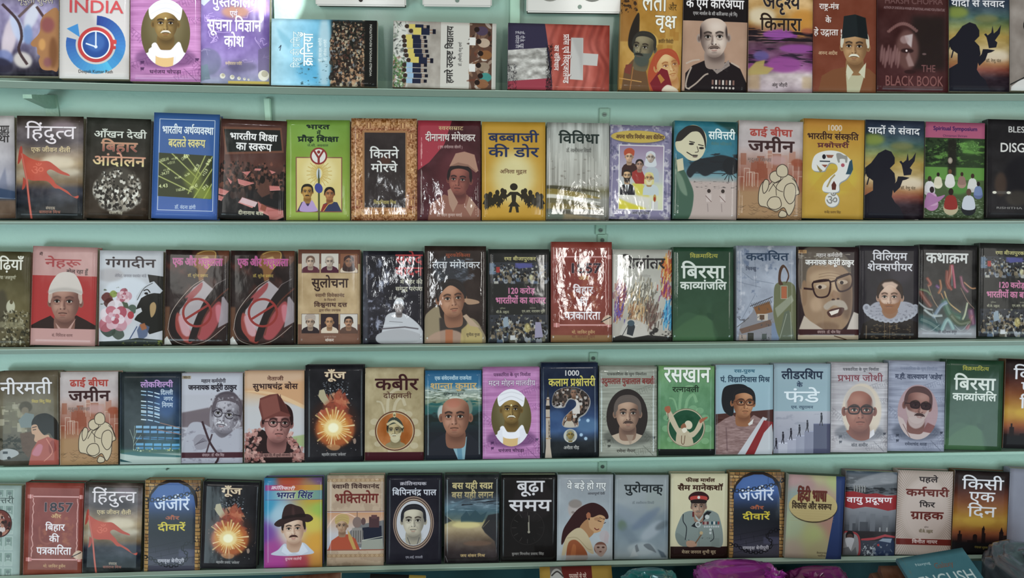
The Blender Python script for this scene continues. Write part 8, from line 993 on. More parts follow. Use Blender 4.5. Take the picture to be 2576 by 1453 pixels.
def c_bipin(c):
    c.a[:] = hx('#1e1c26'); c.noise(.03, 4, 5, 3); c.text('क्रांतिनायक', 24, 72, 8, 11.2, '#cdc6cf', b=.7); c.text('बिपिनचंद्र पाल', 10, 90, 16.5, 22.5, '#cfd0da', b=.9)
    for r, k in((38, '#8a7468'), (36, '#3c2c28'), (34.5, '#a8907c'), (33, '#5a463c'), (31.5, '#b9b9c0')): c.ell(49, 54, r*.98, r*.8, k)
    c.oval(49, 54, 30, 24.5); bust(c, 49, 69, 28, 14, '#a9adb2'); face(c, 49, 52, 21, '#b9ad98', '#54504a', '#d6cdb9', turn=-.05, style='short', hair='#25242a'); c.line([(38, 70), (46, 82)], 1, '#3c3c44'); c.line([(60, 70), (54, 82)], 1, '#3c3c44'); c.setclip(None); c.text('एम.आई. राजस्वी', 35, 66, 91.3, 93.6, '#b0acb8', b=.4)
def c_basyahi(c):
    c.grad([(0, '#222326'), (20, '#26282c'), (27, '#3c444e'), (34, '#566a78'), (42, '#3f5a66'), (50, '#4c5c58'), (54, '#9a8f60'), (60, '#a3906a'), (68, '#7c6850'), (78, '#54463e'), (88, '#33292a'), (100, '#221d20')]); c.noise(.08, 4, 8, 3); c.noise(.9, 4, 12, 7, '#8aa2b0', 10, 26, 100, 42, th=.05, soft=.4); c.noise(1, 4, 9, 5, '#1f242c', 30, 26, 100, 36, th=.15, soft=.2); c.poly([(40, 27), (0, 44), (0, 36)], '#5c7c8c', .5, 2)
    c.poly([(30, 48), (40, 41), (46, 47), (56, 40), (66, 46), (78, 42), (70, 54), (30, 54)], '#2c4650', .9, 1); c.poly([(68, 60), (80, 46), (100, 44), (100, 100), (92, 76), (74, 66)], '#25252a', .95, 1.5); c.poly([(0, 46), (14, 52), (0, 56)], '#2a2e32', .9, 1.5); c.ell(40, 57, 26, 3.6, '#cdbd80', .9, 4); c.ell(60, 78, 26, 3, '#6d5040', .7, 3); c.line([(6, 48), (18, 54)], 1.4, '#a8956c', .6, .6); c.line([(70, 60), (82, 52)], 1, '#a8956c', .6, .6)
    c.text('बस यही स्वप्न', 14, 88, 9.5, 16, '#c6b37a', b=1.3); c.text('बस यही लगन', 13, 89, 20, 26.5, '#c0ad78', b=1.3, col2='#8a7c5c'); c.text('जय शंकर मिश्र', 29, 74, 90.5, 93.3, '#c9a86a', b=.6); c.line([(2, 92), (6, 99)], 1, '#8d8a92', .7)
def c_budha(c):
    c.a[:] = hx('#161313'); c.noise(.02, 4, 4, 3); c.circ(58, 30, 36, '#221c1e', .7, 6); c.text('बूढ़ा', 28, 78, 7.2, 19.5, '#d0ccd0', b=1.4, sh='#4a464a'); c.text('समय', 14, 90, 29.5, 41.5, '#d0ccd0', b=1.7, sh='#5a565a')
    for i in range(12): a = i/12*6.283; c.line([(48+20*math.cos(a), 61+13*math.sin(a)), (48+28*math.cos(a), 61+18*math.sin(a))], .9, '#4a4542', .7 if math.cos(a) < .3 else .2, .4)
    c.ring(48, 61, 30, .6, '#3c3836', .6, ry=19.5); c.line([(50.5, 47), (51, 64)], 1.3, '#7c756a'); c.line([(50, 55), (50.5, 65)], 2.6, '#8d8678'); c.ell(50.5, 66, 2.4, 1.5, '#8d8678'); c.text('कुमार मिथलेश प्रसाद सिंह', 20, 78, 90, 92.5, '#a8a4a0', b=.4)
def c_vebade(c):
    c.grad([(0, '#8e9299'), (50, '#98a0a8'), (100, '#a9aeb2')]); c.noise(.06, 3, 4, 3); c.ell(32, 40, 13, 11, '#a89892', .8, 3); c.ell(32, 34, 12, 5, '#6f6560', .6, 2); c.ell(28, 44, 3, 1.4, '#6d5c58', .6, .8); c.ell(85, 72, 9, 7, '#a8989a', .7, 2); c.poly([(88, 66), (94, 72), (92, 74), (92, 80), (84, 80)], '#a59496', .7, 1, 1)
    c.poly([(8, 82), (10, 66), (20, 54), (34, 42), (50, 35), (66, 33), (82, 38), (91, 46), (90, 52), (72, 50), (60, 56), (44, 64), (20, 72)], '#33191a', 1, .4, 1); c.poly([(56, 56), (52, 46), (62, 50), (76, 47), (86, 50), (84, 56), (81, 62), (79, 63), (78, 66), (70, 68), (64, 68), (56, 64)], '#b58a62', 1, .5, 1); c.poly([(40, 62), (54, 52), (58, 62), (66, 68), (52, 76), (46, 72)], '#a0724c', 1, .6, 1); c.ell(56, 48, 4, 4, '#9a5c40', 1, .3); c.ell(57, 52, 1.4, 1.2, '#2a1a18')
    c.line([(73, 54), (79, 55)], 1.3, '#3a221c', 1, .2, 1); c.line([(84, 57), (87, 56)], 1.2, '#3a221c'); c.line([(67, 62.5), (71, 64.5), (75, 63.5)], 1.6, '#6d2a26', 1, .2, 1); c.ell(72, 52, 6, 2, '#8a5c40', .5, 1); c.ell(84, 52, 1, .8, '#33191a'); c.line([(76, 50), (82, 52)], .9, '#3a221c', .8, 0, 1)
    c.poly([(8, 96), (14, 76), (26, 66), (40, 62), (52, 68), (60, 78), (66, 92), (56, 90), (42, 82), (30, 78), (20, 84), (12, 98)], '#b5a382', 1, .5, 1); c.line([(18, 74), (36, 74), (54, 86), (62, 88)], 1, '#8d7c5c', .8, .4, 1); c.poly([(16, 98), (20, 80), (32, 76), (44, 82), (54, 92), (52, 100), (18, 100)], '#8f4a2c', 1, 1, 1); c.poly([(24, 98), (28, 82), (34, 84), (32, 98)], '#a86038', .8, 1, 1); c.rect(0, 94, 100, 100, '#9fa4a8', .8, 2)
    c.circ(78, 86, 11.5, '#6d4538', 1, .5); c.poly([(67, 84), (72, 82), (84, 82), (89, 85), (86, 92), (79, 96), (71, 92)], '#9f8478', .9, .8, 1); c.ell(74, 85, 2.6, 1, '#4c3028'); c.ell(83, 85, 2.6, 1, '#4c3028'); c.ell(78, 90, 2.4, .8, '#5c3830')
    c.text('वे बड़े हो गए', 17, 87, 10, 17, '#dcdcdc', b=1.1, out='#3c3c40', ow=1.1); c.text('आशापूर्णा देवी', 54, 85, 21.2, 23.4, '#333238', b=.3)
def c_purovak(c):
    c.grad([(0, '#8d9396'), (30, '#868d92'), (60, '#6f7d88'), (100, '#8e9aa0')]); c.noise(.06, 2, 3, 3); c.ell(78, 30, 22, 16, '#8a9290', .8, 10); c.ell(24, 48, 34, 6, '#7c8794', .7, 8, 40); c.ell(58, 52, 34, 5, '#5a6880', .6, 7, -38); c.ell(70, 66, 26, 7, '#9ca3ac', .7, 7, -40); c.ell(14, 60, 10, 5, '#5a6c58', .8, 5, 70); c.ell(88, 60, 14, 4, '#4c565c', .7, 5, -30); c.ell(30, 74, 26, 6, '#626f7c', .6, 8, 50); c.ell(50, 88, 26, 8, '#9ea6aa', .8, 6)
    c.poly([(38, 84), (42, 82), (46, 90), (40, 92)], '#63696e', .9, 1.2); c.poly([(54, 83), (66, 82), (78, 92), (70, 90), (62, 88)], '#5f666c', .9, 1.2, 1); c.poly([(80, 88), (92, 92), (98, 98), (88, 98)], '#42505c', .8, 2); c.poly([(28, 98), (36, 86), (44, 96)], '#a8adb0', .8, 2); c.text('पुरोवाक्', 17, 89, 12, 20.5, '#1f2528', b=1.3); c.tiny('डॉ. लक्ष्मीमल्ल सिंघवी', 32, 73, 32, 34.3, '#5c646a')
def c_sam(c):
    c.a[:] = hx('#c6bd9c'); c.noise(.02, 3, 4, 3); c.rect(0, 86, 100, 100, '#271514'); U = '#77837f'
    c.poly([(8, 72), (16, 54), (24, 46), (40, 44), (52, 50), (64, 43), (80, 46), (86, 52), (92, 70), (90, 86), (70, 86), (30, 86), (18, 84)], U, 1, .4, 1); c.poly([(10, 70), (18, 72), (30, 80), (28, 86), (16, 84), (9, 76)], '#6c7874', 1, .6, 1); c.poly([(64, 44), (72, 45), (46, 64), (36, 62)], '#1d2024'); c.line([(22, 48), (22, 56), (28, 64), (26, 78)], 1.4, '#20242a', 1, 0, 1); c.line([(32, 78), (36, 86)], 1, '#2a3034'); c.line([(50, 66), (50, 86)], .8, '#59645f', .8); c.rect(72, 76, 86, 86, '#6d7975', .7, 1); c.line([(74, 66), (76, 76), (70, 80)], 1.4, '#262a2e', .9, 0, 1)
    face(c, 49, 39.5, 12.5, '#a5826c', '#5a4038', '#c6a690', turn=-.1, style='short', hair='#6b5c54', cap='peak', capcol='#331519', must='#7d6a60'); c.poly([(42, 48), (50, 54), (58, 47), (56, 52), (50, 57), (44, 53)], '#9aa4a0', 1, .3); c.circ(64, 51, 4, '#b5b9b8'); c.circ(48, 60, 5, '#a8adac'); c.circ(48, 60, 2.6, '#6c7270'); c.rect(38, 45, 41, 51, '#5c1f20')
    for i, k in enumerate(['#6d2a2a', '#a87c74', '#54262a', '#8d9a98', '#22404c', '#b9b4b0', '#284a54', '#8d3c3a']): c.rect(56+i*3.8, 56.5, 59.3+i*3.8, 60, k)
    for i in range(7): c.circ(60+i*4, 62.5, 1.7, '#a9adad')
    c.poly([(28, 80), (38, 79), (46, 82), (44, 86), (30, 86)], '#a8826c', 1, .3, 1); c.line([(44, 82), (56, 70)], 2, '#6a4c38'); c.circ(54, 70, 3, '#b09870'); c.circ(70, 66, 2.2, '#b0b4b4'); c.circ(70, 70, 2.2, '#b0b4b4'); c.noise(.7, 20, 6, 4, '#2f3438', 50, 74, 74, 78, th=.1)
    c.text('फील्ड मार्शल', 26, 77, 6, 9.6, '#33190f', b=.9); c.text('सैम मानेकशॉ', 12, 91, 14, 19.5, '#33190f', b=1.3); c.text('मेजर जनरल शुभी सूद', 20, 80, 91, 94.3, '#c0ad8c', b=.6)
def c_bhasha(c):
    c.a[:] = hx('#a9a48c'); X, Y = np.meshgrid(np.linspace(0, 1, c.W), np.linspace(0, 1, c.H)); W = np.zeros_like(X); C = np.zeros(X.shape+(3,))
    for (x, y), k in [((.1, .05), '#a88484'), ((.5, .03), '#a9a478'), ((.15, .25), '#849490'), ((.6, .22), '#a8847c'), ((.4, .1), '#a07c7c'), ((.1, .6), '#9ca888'), ((.5, .7), '#a3aa70'), ((.9, .6), '#a87468'), ((.1, .95), '#a49484'), ((.6, .9), '#a39c74'), ((.8, .05), '#a0a870'), ((.7, .52), '#a0786c')]: w = 1/((X-x)**2+(Y-y)**2*2+.01)**2; W += w; C += w[..., None]*hx(k)
    c.a[:] = C/W[..., None]; c.poly([(84, -1), (101, -1), (101, 101), (72, 101), (80, 60), (86, 30)], '#2a3a68', 1, .3, 0); c.ell(46, 38, 43, 19, '#2a2018', .8, 1); c.ell(45.5, 37, 43, 18.5, '#b5a06c')
    for y in range(22, 56, 3): c.line([(6, y), (84, y)], .5, '#a3905c', .5)
    c.text('हिंदी भाषा', 17, 68, 18.5, 30.5, '#5f241c', b=1.9, sh='#2a1410'); c.text('विकास और स्वरूप', 8, 78, 34, 40.5, '#33241c', b=1.1); c.text('कैलाशचंद्र', 56, 74, 92, 93.8, '#4a4034', b=.3); c.text('भाटिया', 58, 72, 95.5, 97.3, '#4a4034', b=.3)
def c_vayu(c):
    c.grad([(0, '#3c4a58'), (14, '#5c626c'), (26, '#54565c')], 0, 0, 100, 27); c.noise(.9, 4, 5, 3, '#8d8e94', 0, 0, 100, 20, th=0, soft=.4); c.poly([(14, 18), (24, 10), (50, 4), (80, 0), (100, 4), (100, 12), (60, 16), (30, 20)], '#8a8a90', .8, 3, 1); c.noise(1, 10, 10, 6, '#1e1e22', 0, 18, 100, 27, th=-.1, soft=.3)
    for x in(16, 21, 26, 31, 36): c.rect(x, 17, x+3, 25, '#8d8b8a'); c.rect(x+2, 17, x+3, 25, '#4c4a4a')
    c.grad([(0, '#7c7c84'), (30, '#6c6d75'), (60, '#55565d'), (100, '#33333a')], 0, 43, 100, 74)
    for x, y, w, k in((10, 52, 12, '#676870'), (28, 48, 14, '#6b6c74'), (50, 50, 10, '#64656d'), (74, 52, 12, '#5f6067'), (16, 62, 6, '#3a3b42'), (30, 60, 16, '#3c3d44'), (2, 64, 8, '#45464d')): c.rect(x, y, x+w, 72, k, .85, .6)
    for x in(68, 82): c.rect(x, 66, x+6, 72, '#8a898c'); c.rect(x+3, 66, x+6, 72, '#4a494e')
    c.rect(0, 71, 100, 101, '#2b2628', 1, 1); c.poly([(0, 25), (16, 24), (40, 27), (60, 25.5), (80, 28), (100, 27), (100, 44), (84, 46), (60, 43), (40, 42), (16, 45), (0, 43)], '#8f2428', 1, .3)
    c.poly([(0, 74), (10, 72), (24, 73), (32, 80), (34, 96), (28, 101), (0, 101)], '#93353a', 1, .3, 1); c.poly([(0, 76), (12, 74), (26, 77), (30, 90), (26, 101), (0, 101)], '#7c7a7c', 1, .3, 1); c.ell(12, 77, 8, 6, '#1e191a'); c.ell(12, 78, 6, 3.4, '#4c3430'); c.poly([(4, 80), (20, 80), (18, 88), (13, 96), (6, 88)], '#a9a7ab', 1, .3, 1); c.poly([(0, 92), (10, 90), (16, 96), (24, 90), (28, 101), (0, 101)], '#57565a', .9, .6)
    c.poly([(34, 80), (60, 78), (80, 74), (100, 76), (100, 78), (80, 77), (60, 81), (34, 83)], '#a03a40', 1, .2); c.rect(34, 82, 100, 101, '#3a3c46', 1, .5); c.poly([(66, 84), (76, 78), (96, 78), (100, 86), (100, 101), (60, 101)], '#26304c', 1, .5); c.poly([(68, 82), (76, 79), (94, 79), (92, 84)], '#7f8b9c'); c.noise(1, 12, 10, 4, '#a9abb0', 34, 86, 66, 101, th=.05, soft=.2); c.circ(68, 87, 2.4, '#a82c2c'); c.specks(20, 40, 86, 96, 99, 3, ['#8d929c', '#1f2330', '#5c6474'], 5)
    c.text('वायु प्रदूषण', 3, 91, 31, 37, '#e2dade', b=1, rot=-1)
def c_pahle(c):
    c.a[:] = hx('#b5a198')
    for i in range(120): a = i/120*6.283; c.line([(50+34*math.cos(a), 46+34*math.sin(a)), (50+95*math.cos(a), 46+95*math.sin(a))], 1.1, '#8d7c70', .8)
    c.ell(50, 46, 42, 38, '#b9a69e', .85, 7); c.rect(0, 80.5, 100, 87.8, '#6b221e'); c.line([(0, 80.5), (100, 80.5)], .6, '#cdb9b0')
    for t, x0, x1, y0, y1, k, b_ in(('पहले', 38, 72, 7.6, 13.3, '#241a1b', .9), ('कर्मचारी', 15, 93, 22.5, 30, '#5f1f19', 1.7), ('फिर', 40, 68, 37.5, 43, '#241a1b', .9), ('ग्राहक', 25, 84, 49, 57, '#5f1f19', 1.7), ('विनीत नायर', 29, 75, 82.3, 85.8, '#d6c9c4', .7)): c.text(t, x0, x1, y0, y1, k, b=b_)
    c.tiny('भूमिका', 50, 58, 66, 67.2, '#4c403a'); c.text('सी.के. प्रह्लाद', 41, 66, 70, 73, '#5c5038', b=.6)
def c_kavi(c):
    c.a[:] = hx('#7d7d8c'); c.noise(.03, 3, 4, 3); c.text('करि', 26, 74, 17, 24, '#1f2040', b=1.2); c.circ(92, 60, 20, '#9c9ca8', .9, 1)
def c_paryavaran(c):   # lying book: red panel, yellow bands
    c.a[:] = hx('#8f6f2c'); c.rect(14, 0, 72, 100, '#5a1d18'); c.poly([(14, 0), (30, 0), (34, 50), (32, 100), (14, 100)], '#5c5450'); c.ell(23, 16, 10, 14, '#9a9590', 1, 1); c.ell(24, 15, 4, 2.4, '#2a2422'); c.line([(16, 9), (24, 5), (32, 10)], 2, '#3a3432', 1, 0, 1)
    c.text('पुस्तकों से परे', 40, 64, 8, 12, '#cdbcae', b=.5); c.text('हमारा पर्यावरण', 38, 70, 17, 23, '#d8cabc', b=1)
def c_english(c):
    c.grad([(0, '#3f6c76'), (100, '#355f6a')]); c.noise(.04, 3, 4, 3); c.tiny('Navyug', 20, 42, 9, 12, '#a9b9bb'); c.text('Galaxy', 44, 72, 12, 18, '#6d5048', b=.6, sl=.2); c.text('ENGLISH', 12, 92, 24, 36, '#aeb9ba', b=.6); c.noise(1, 6, 6, 5, '#7c5a3c', 0, 0, 14, 100, th=.2)
def c_brown(c): c.a[:] = hx('#5c3a2a'); c.noise(.15, 4, 4, 3)
def c_dark(c): c.a[:] = hx('#181817'); c.rect(70, 0, 100, 100, '#8f7a34')
# ---------------------------------------------------------------- shelves
THICK = {1: .010, 2: .0012, 3: .006, 4: .0012, 5: .002}; FRONT = {1: -.094, 2: -.108, 3: -.102, 4: -.0885, 5: -.101}; LIFT = {1: .0043, 2: .0048, 3: .0053, 4: .0060, 5: .0060}
ROWN = {1: 'top', 2: 'second', 3: 'third', 4: 'fourth', 5: 'lowest'}
def strip(name, pts, ya, yb, dz0, dz1, m, parent):
    bm = bmesh.new(); rows = [[bm.verts.new((x, y, z+d)) for y, d in ((ya, dz1), (yb, dz1), (yb, dz0), (ya, dz0))] for x, z in pts]
    for a, b in zip(rows, rows[1:]):
        for i in range(4): bm.faces.new((a[i], b[i], b[(i+1) % 4], a[(i+1) % 4]))
    bm.faces.new(rows[0][::-1]); bm.faces.new(rows[-1]); bmesh.ops.recalc_face_normals(bm, faces=bm.faces[:]); return obj(name, bm, m, parent)
for k, pts in SHELF_LINE.items():
    t = thing('wall_shelf', 'long %s wall shelf painted pale green, %s of the five' % ({1: 'highest', 2: 'upper', 3: 'middle', 4: 'thin', 5: 'bottom'}[k], {1: 'topmost', 2: 'second from the top', 3: 'the middle one', 4: 'second from the bottom', 5: 'lowest'}[k]), 'shelf', (0, 0, pts[6][1]), group='wall shelves')
    P = [(x*1.5, z-pts[6][1]) for x, z in pts]
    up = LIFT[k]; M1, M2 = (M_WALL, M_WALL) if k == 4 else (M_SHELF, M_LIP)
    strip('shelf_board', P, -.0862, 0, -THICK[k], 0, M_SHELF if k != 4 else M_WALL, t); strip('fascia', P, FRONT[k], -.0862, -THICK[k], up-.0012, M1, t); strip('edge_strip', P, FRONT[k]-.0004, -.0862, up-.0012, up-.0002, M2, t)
    if k == 1: strip('back_batten', [(x, z) for x, z in P if -.62 < x < 1.9], -.008, 0, .0, .022, M_TRIM, t)
M_BR = mat('painted_steel', '#86a894', .4, bump=.3, bscale=120, vary=.12); M_SCREW = mat('screw_steel', '#5f6f66', .35, metal=.6)
def bracket(k, x, ztop, w, lab):
    zs = float(np.interp(x, [p[0]*1.5 for p in SHELF_LINE[k]], [p[1] for p in SHELF_LINE[k]]))
    t = thing('shelf_bracket', lab, 'bracket', (x, 0, zs), group='shelf brackets'); h = ztop-zs
    boxo('plate', -w/2, w/2, -.004, 0, -.04, h, M_BR, t, bev=.0012); boxo('arm', -w/2, w/2, -.085, -.004, -THICK[k]-.004, -THICK[k]-.0005, M_BR, t)
    for z in (h-.014, -.03):
        bm = bmesh.new(); cyl(bm, (0, -.005, z), .0045, .003); s = obj('screw', bm, M_SCREW, t); bm = bmesh.new(); box(bm, -.0035, .0035, -.0069, -.0064, z-.0006, z+.0006); obj('slot', bm, mat('screw_slot', '#2a322e', .6) if 'screw_slot' not in bpy.data.materials else bpy.data.materials['screw_slot'], s)
bracket(2, .281, -.005, .024, 'small steel bracket plate above the grey streaked book, second shelf')
bracket(3, .286, -.289, .024, 'small steel bracket plate above the tall shiny red book, third shelf')
bracket(4, .274, -.578, .020, 'small steel bracket plate above the rocket book, fourth shelf')
bracket(5, .306, -.864, .021, 'small steel bracket plate above the bowing woman book, lowest shelf')
t = thing('shelf_bracket', 'slanting painted bracket arm under the left end of the top shelf', 'bracket', (-.925, 0, 0), group='shelf brackets')
bm = bmesh.new(); vs = [bm.verts.new(p) for x in (-.009, .009) for p in ((x, -.088, .016), (x, -.0, .016), (x, -.0, -.012), (x, -.012, -.012), (x, -.088, .008))]
bm.faces.new(vs[:5]); bm.faces.new(vs[5:][::-1])
for i in range(5): bm.faces.new((vs[i], vs[(i+1) % 5], vs[5+(i+1) % 5], vs[5+i]))
bmesh.ops.recalc_face_normals(bm, faces=bm.faces[:]); obj('arm', bm, M_BR, t); boxo('plate', -.014, .014, -.003, 0, -.03, .016, M_BR, t)
# ---------------------------------------------------------------- switchboards on the wall, cut by the top of the frame
M_WHITE = mat('white_board', '#c9c6c0', .35, vary=.05, coat=.3); M_EDGE = mat('board_edge', '#4a4038', .6); M_SW = mat('white_switch', '#d2cfc6', .3, coat=.4); M_HOLE = mat('dark_hole', '#241a16', .7)
def board(x0, x1, z0, z1, dep, lab, kind):
    t = thing('switchboard', lab, 'switchboard', ((x0+x1)/2, 0, z0), group='switchboards above the top shelf'); w = (x1-x0)/2; h = z1-z0
    boxo('back_box', -w+.003, w-.003, -dep+.008, 0, .001, h-.001, M_EDGE if kind != 1 else M_WHITE, t); boxo('face_plate', -w, w, -dep, -dep+.008, 0, h, M_WHITE, t, bev=.003)
    def scr(x, z):
        bm = bmesh.new(); cyl(bm, (x, -dep-.0006, z), .0042, .002); obj('screw', bm, M_HOLE if kind == 0 else M_SCREW, t)
    scr(0 if kind != 2 else .012, .012)
    if kind == 1:
        for i, x in enumerate((-.052, -.026, 0, .026)):
            f = boxo('switch_frame', x-.0125, x+.0125, -dep-.0025, -dep, .016, .06, M_SW, t, bev=.001); boxo('rocker', x-.008, x+.008, -dep-.0055, -dep-.0025, .021, .052, M_SW, f, bev=.0015)
        f = boxo('socket_frame', .042, .070, -dep-.0025, -dep, .016, .07, M_SW, t, bev=.001); bm = bmesh.new()
        for a, b in ((-.006, .04), (.006, .04), (0, .054)): cyl(bm, (.056+a, -dep-.003, b), .003, .002, seg=10)
        obj('socket_holes', bm, M_HOLE, f)
    if kind == 2:
        for x in (-.052, .038):
            bm = bmesh.new(); cyl(bm, (x, -dep-.006, .052), .030, .012, seg=28, r2=.026); r = obj('round_socket', bm, mat('grey_socket', '#9c968e', .4, coat=.4) if 'grey_socket' not in bpy.data.materials else bpy.data.materials['grey_socket'], t, smooth=False)
            bm = bmesh.new(); cyl(bm, (x, -dep-.0125, .052), .018, .002, seg=20); obj('socket_insert', bm, M_SW, r)
    if kind == 0:
        for x in (-.05, 0, .05): boxo('switch_frame', x-.017, x+.017, -dep-.0025, -dep, .05, .11, M_SW, t, bev=.001)
board(-.341, -.152, .201, .33, .032, 'plain white switchboard with a dark screw hole, left of the three above the top shelf', 0)
board(-.118, .029, .203, .32, .026, 'white switchboard with a row of switches, middle of the three above the top shelf', 1)
board(.102, .305, .192, .32, .034, 'white switchboard with two round sockets, right of the three above the top shelf', 2)
# ---------------------------------------------------------------- books
_art = {}
def art(name, w, h, wide):
    key = name
    if key in _art: return _art[key]
    W = 400 if wide else 264; H = int(round(W*h/w)); c = Cover(W, H); globals()['c_'+name](c); A = np.clip(c.a, 0, 1); A = A*.88+A.mean(2, keepdims=True)*.12
    im = bpy.data.images.new('print_'+name, W, H); px = np.ones((H, W, 4), np.float32); px[..., :3] = A[::-1]; im.pixels.foreach_set(px.ravel()); im.update(); im.pack()
    e = A[:, :6].reshape(-1, 3).mean(0); _art[key] = (im, tuple(e), tuple(A[:, -6:].reshape(-1, 3).mean(0))); return _art[key]
def s2l(c): return tuple(x/12.92 if x <= .04045 else ((x+.055)/1.055)**2.4 for x in map(float, c))
def cover_mat(name, im, g, cr, seed):
    m = bpy.data.materials.new('printed_'+name); m.use_nodes = True; N = m.node_tree.nodes; L = m.node_tree.links; b = N['Principled BSDF']
    ti = N.new('ShaderNodeTexImage'); ti.image = im; ti.interpolation = 'Cubic'; ti.extension = 'EXTEND'; uv = N.new('ShaderNodeUVMap'); uv.uv_map = 'print'; L.new(uv.outputs['UV'], ti.inputs['Vector']); L.new(ti.outputs['Color'], b.inputs['Base Color'])
    b.inputs['Roughness'].default_value = .5; b.inputs['Specular IOR Level'].default_value = .05; b.inputs['Coat Weight'].default_value = min(1, max(0, g-.28)*1.45); b.inputs['Coat Roughness'].default_value = .06+.11*(1-g)
    tc = N.new('ShaderNodeTexCoord'); mp = N.new('ShaderNodeMapping'); mp.inputs['Location'].default_value = (seed*1.7, seed*.9, seed*2.3); mp.inputs['Scale'].default_value = (1, 1, .55); L.new(tc.outputs['Object'], mp.inputs['Vector'])
    n1 = N.new('ShaderNodeTexNoise'); n1.inputs['Scale'].default_value = 17; n1.inputs['Detail'].default_value = 3; n2 = N.new('ShaderNodeTexNoise'); n2.inputs['Scale'].default_value = 75; n2.inputs['Detail'].default_value = 3; n2.inputs['Distortion'].default_value = 1.2
    L.new(mp.outputs['Vector'], n1.inputs['Vector']); L.new(mp.outputs['Vector'], n2.inputs['Vector'])
    b1 = N.new('ShaderNodeBump'); b1.inputs['Strength'].default_value = min(1, .15+cr*.85); b1.inputs['Distance'].default_value = .004; b2 = N.new('ShaderNodeBump'); b2.inputs['Strength'].default_value = cr*.42; b2.inputs['Distance'].default_value = .0008
    L.new(n1.outputs['Fac'], b1.inputs['Height']); L.new(n2.outputs['Fac'], b2.inputs['Height']); L.new(b1.outputs['Normal'], b2.inputs['Normal']); L.new(b2.outputs['Normal'], b.inputs['Coat Normal'])
    return m
M_PAGE = mat('page_edges', '#b8ad92', .8, bump=.5, bscale=300, vary=.12, vscale=60); M_PAGED = mat('page_edges_shaded', '#565c4a', .8, bump=.5, bscale=300, vary=.12, vscale=60)  # second copy darkened to imitate shade along the book tops
def front_mesh(w, h, th, seed, amp):
    """cover board whose front bulges and ripples by fractions of a millimetre"""
    nx, ny = 12, 16; bm = bmesh.new(); uvl = bm.loops.layers.uv.new('print'); F = []
    for j in range(ny+1):
        r = []
        for i in range(nx+1):
            u, v = i/nx, j/ny; e = min(u, 1-u, v, 1-v); d = amp*(mnoise.noise(Vector((u*2.3+seed*3.1, v*3.1, seed)))*1.0+.8*math.sin(math.pi*u)**.5*math.sin(math.pi*v)**.5*.6)*min(1, e*9)
            if e == 0: d = -.0006
            r.append(bm.verts.new((w*(u-.5), -d, h*v)))
        F.append(r)
    for j in range(ny):
        for i in range(nx):
            f = bm.faces.new((F[j][i], F[j][i+1], F[j+1][i+1], F[j+1][i])); f.smooth = True
            for lp, (a, b) in zip(f.loops, ((i, j), (i+1, j), (i+1, j+1), (i, j+1))): lp[uvl].uv = (a/nx, b/ny)
    ring = [F[0][i] for i in range(nx+1)]+[F[j][nx] for j in range(1, ny+1)]+[F[ny][i] for i in range(nx-1, -1, -1)]+[F[j][0] for j in range(ny-1, 0, -1)]
    uvs = [(i/nx, 0) for i in range(nx+1)]+[(1, j/ny) for j in range(1, ny+1)]+[(i/nx, 1) for i in range(nx-1, -1, -1)]+[(0, j/ny) for j in range(ny-1, 0, -1)]
    back = [bm.verts.new((v.co.x, th, v.co.z)) for v in ring]; n = len(ring)
    for i in range(n):
        f = bm.faces.new((ring[i], back[i], back[(i+1) % n], ring[(i+1) % n])); q = (uvs[i], uvs[i], uvs[(i+1) % n], uvs[(i+1) % n])
        for lp, c in zip(f.loops, q): lp[uvl].uv = (min(.995, max(.005, c[0])), min(.995, max(.005, c[1])))
    bm.faces.new(back)
    return bm
_cm = {}
def plain(c):
    k = tuple(round(x, 2) for x in c)
    if k not in _cm: _cm[k] = mat('cloth_board', s2l(k), .45, coat=.3, vary=.05)
    return _cm[k]
def build_book(artn, w, h, t, g, cr, lab, group, mtx, seed, wide=0, hard=1, page=None):
    im, ec, ec2 = art(artn, w, h, wide); root = thing('book', lab, 'book', group=group); root.matrix_world = mtx
    th = .0022 if hard else .0007; ov = .0022 if hard else 0
    obj('front_cover', front_mesh(w, h, th, seed, .0004+.0011*cr), cover_mat(artn, im, g, cr, seed), root)
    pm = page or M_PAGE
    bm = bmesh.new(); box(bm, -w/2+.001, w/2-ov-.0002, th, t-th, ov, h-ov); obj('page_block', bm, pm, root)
    m = plain(ec)
    boxo('back_cover', -w/2, w/2, t-th, t, 0, h, m, root)
    bm = bmesh.new(); box(bm, -w/2-.0004, -w/2+.001, .0006, t-.0006, 0, h); obj('spine', bm, m, root)
    return root
AL = math.radians(14)
def frame_of(x, y, z, roll, lean=AL): return Matrix.Translation((x, y, z)) @ Matrix.Rotation(-lean, 4, 'X') @ Matrix.Rotation(-math.radians(roll), 4, 'Y')
for i, (row, a, x, y, z, w, h, roll, t, g, cr, lab, o) in enumerate(BOOKS):
    build_book(a, w, h, t, g, cr, lab, 'books on the %s shelf' % ROWN[row], frame_of(x, y, z, roll), i+1, o.get('wide', 0), 0 if row in (1,) or a in ('praudh', 'babbaji', 'charitra', 'sanskriti', 'symposium', 'vebade', 'purovak', 'bhasha') else 1, M_PAGED if row >= 4 and i % 3 else M_PAGE)
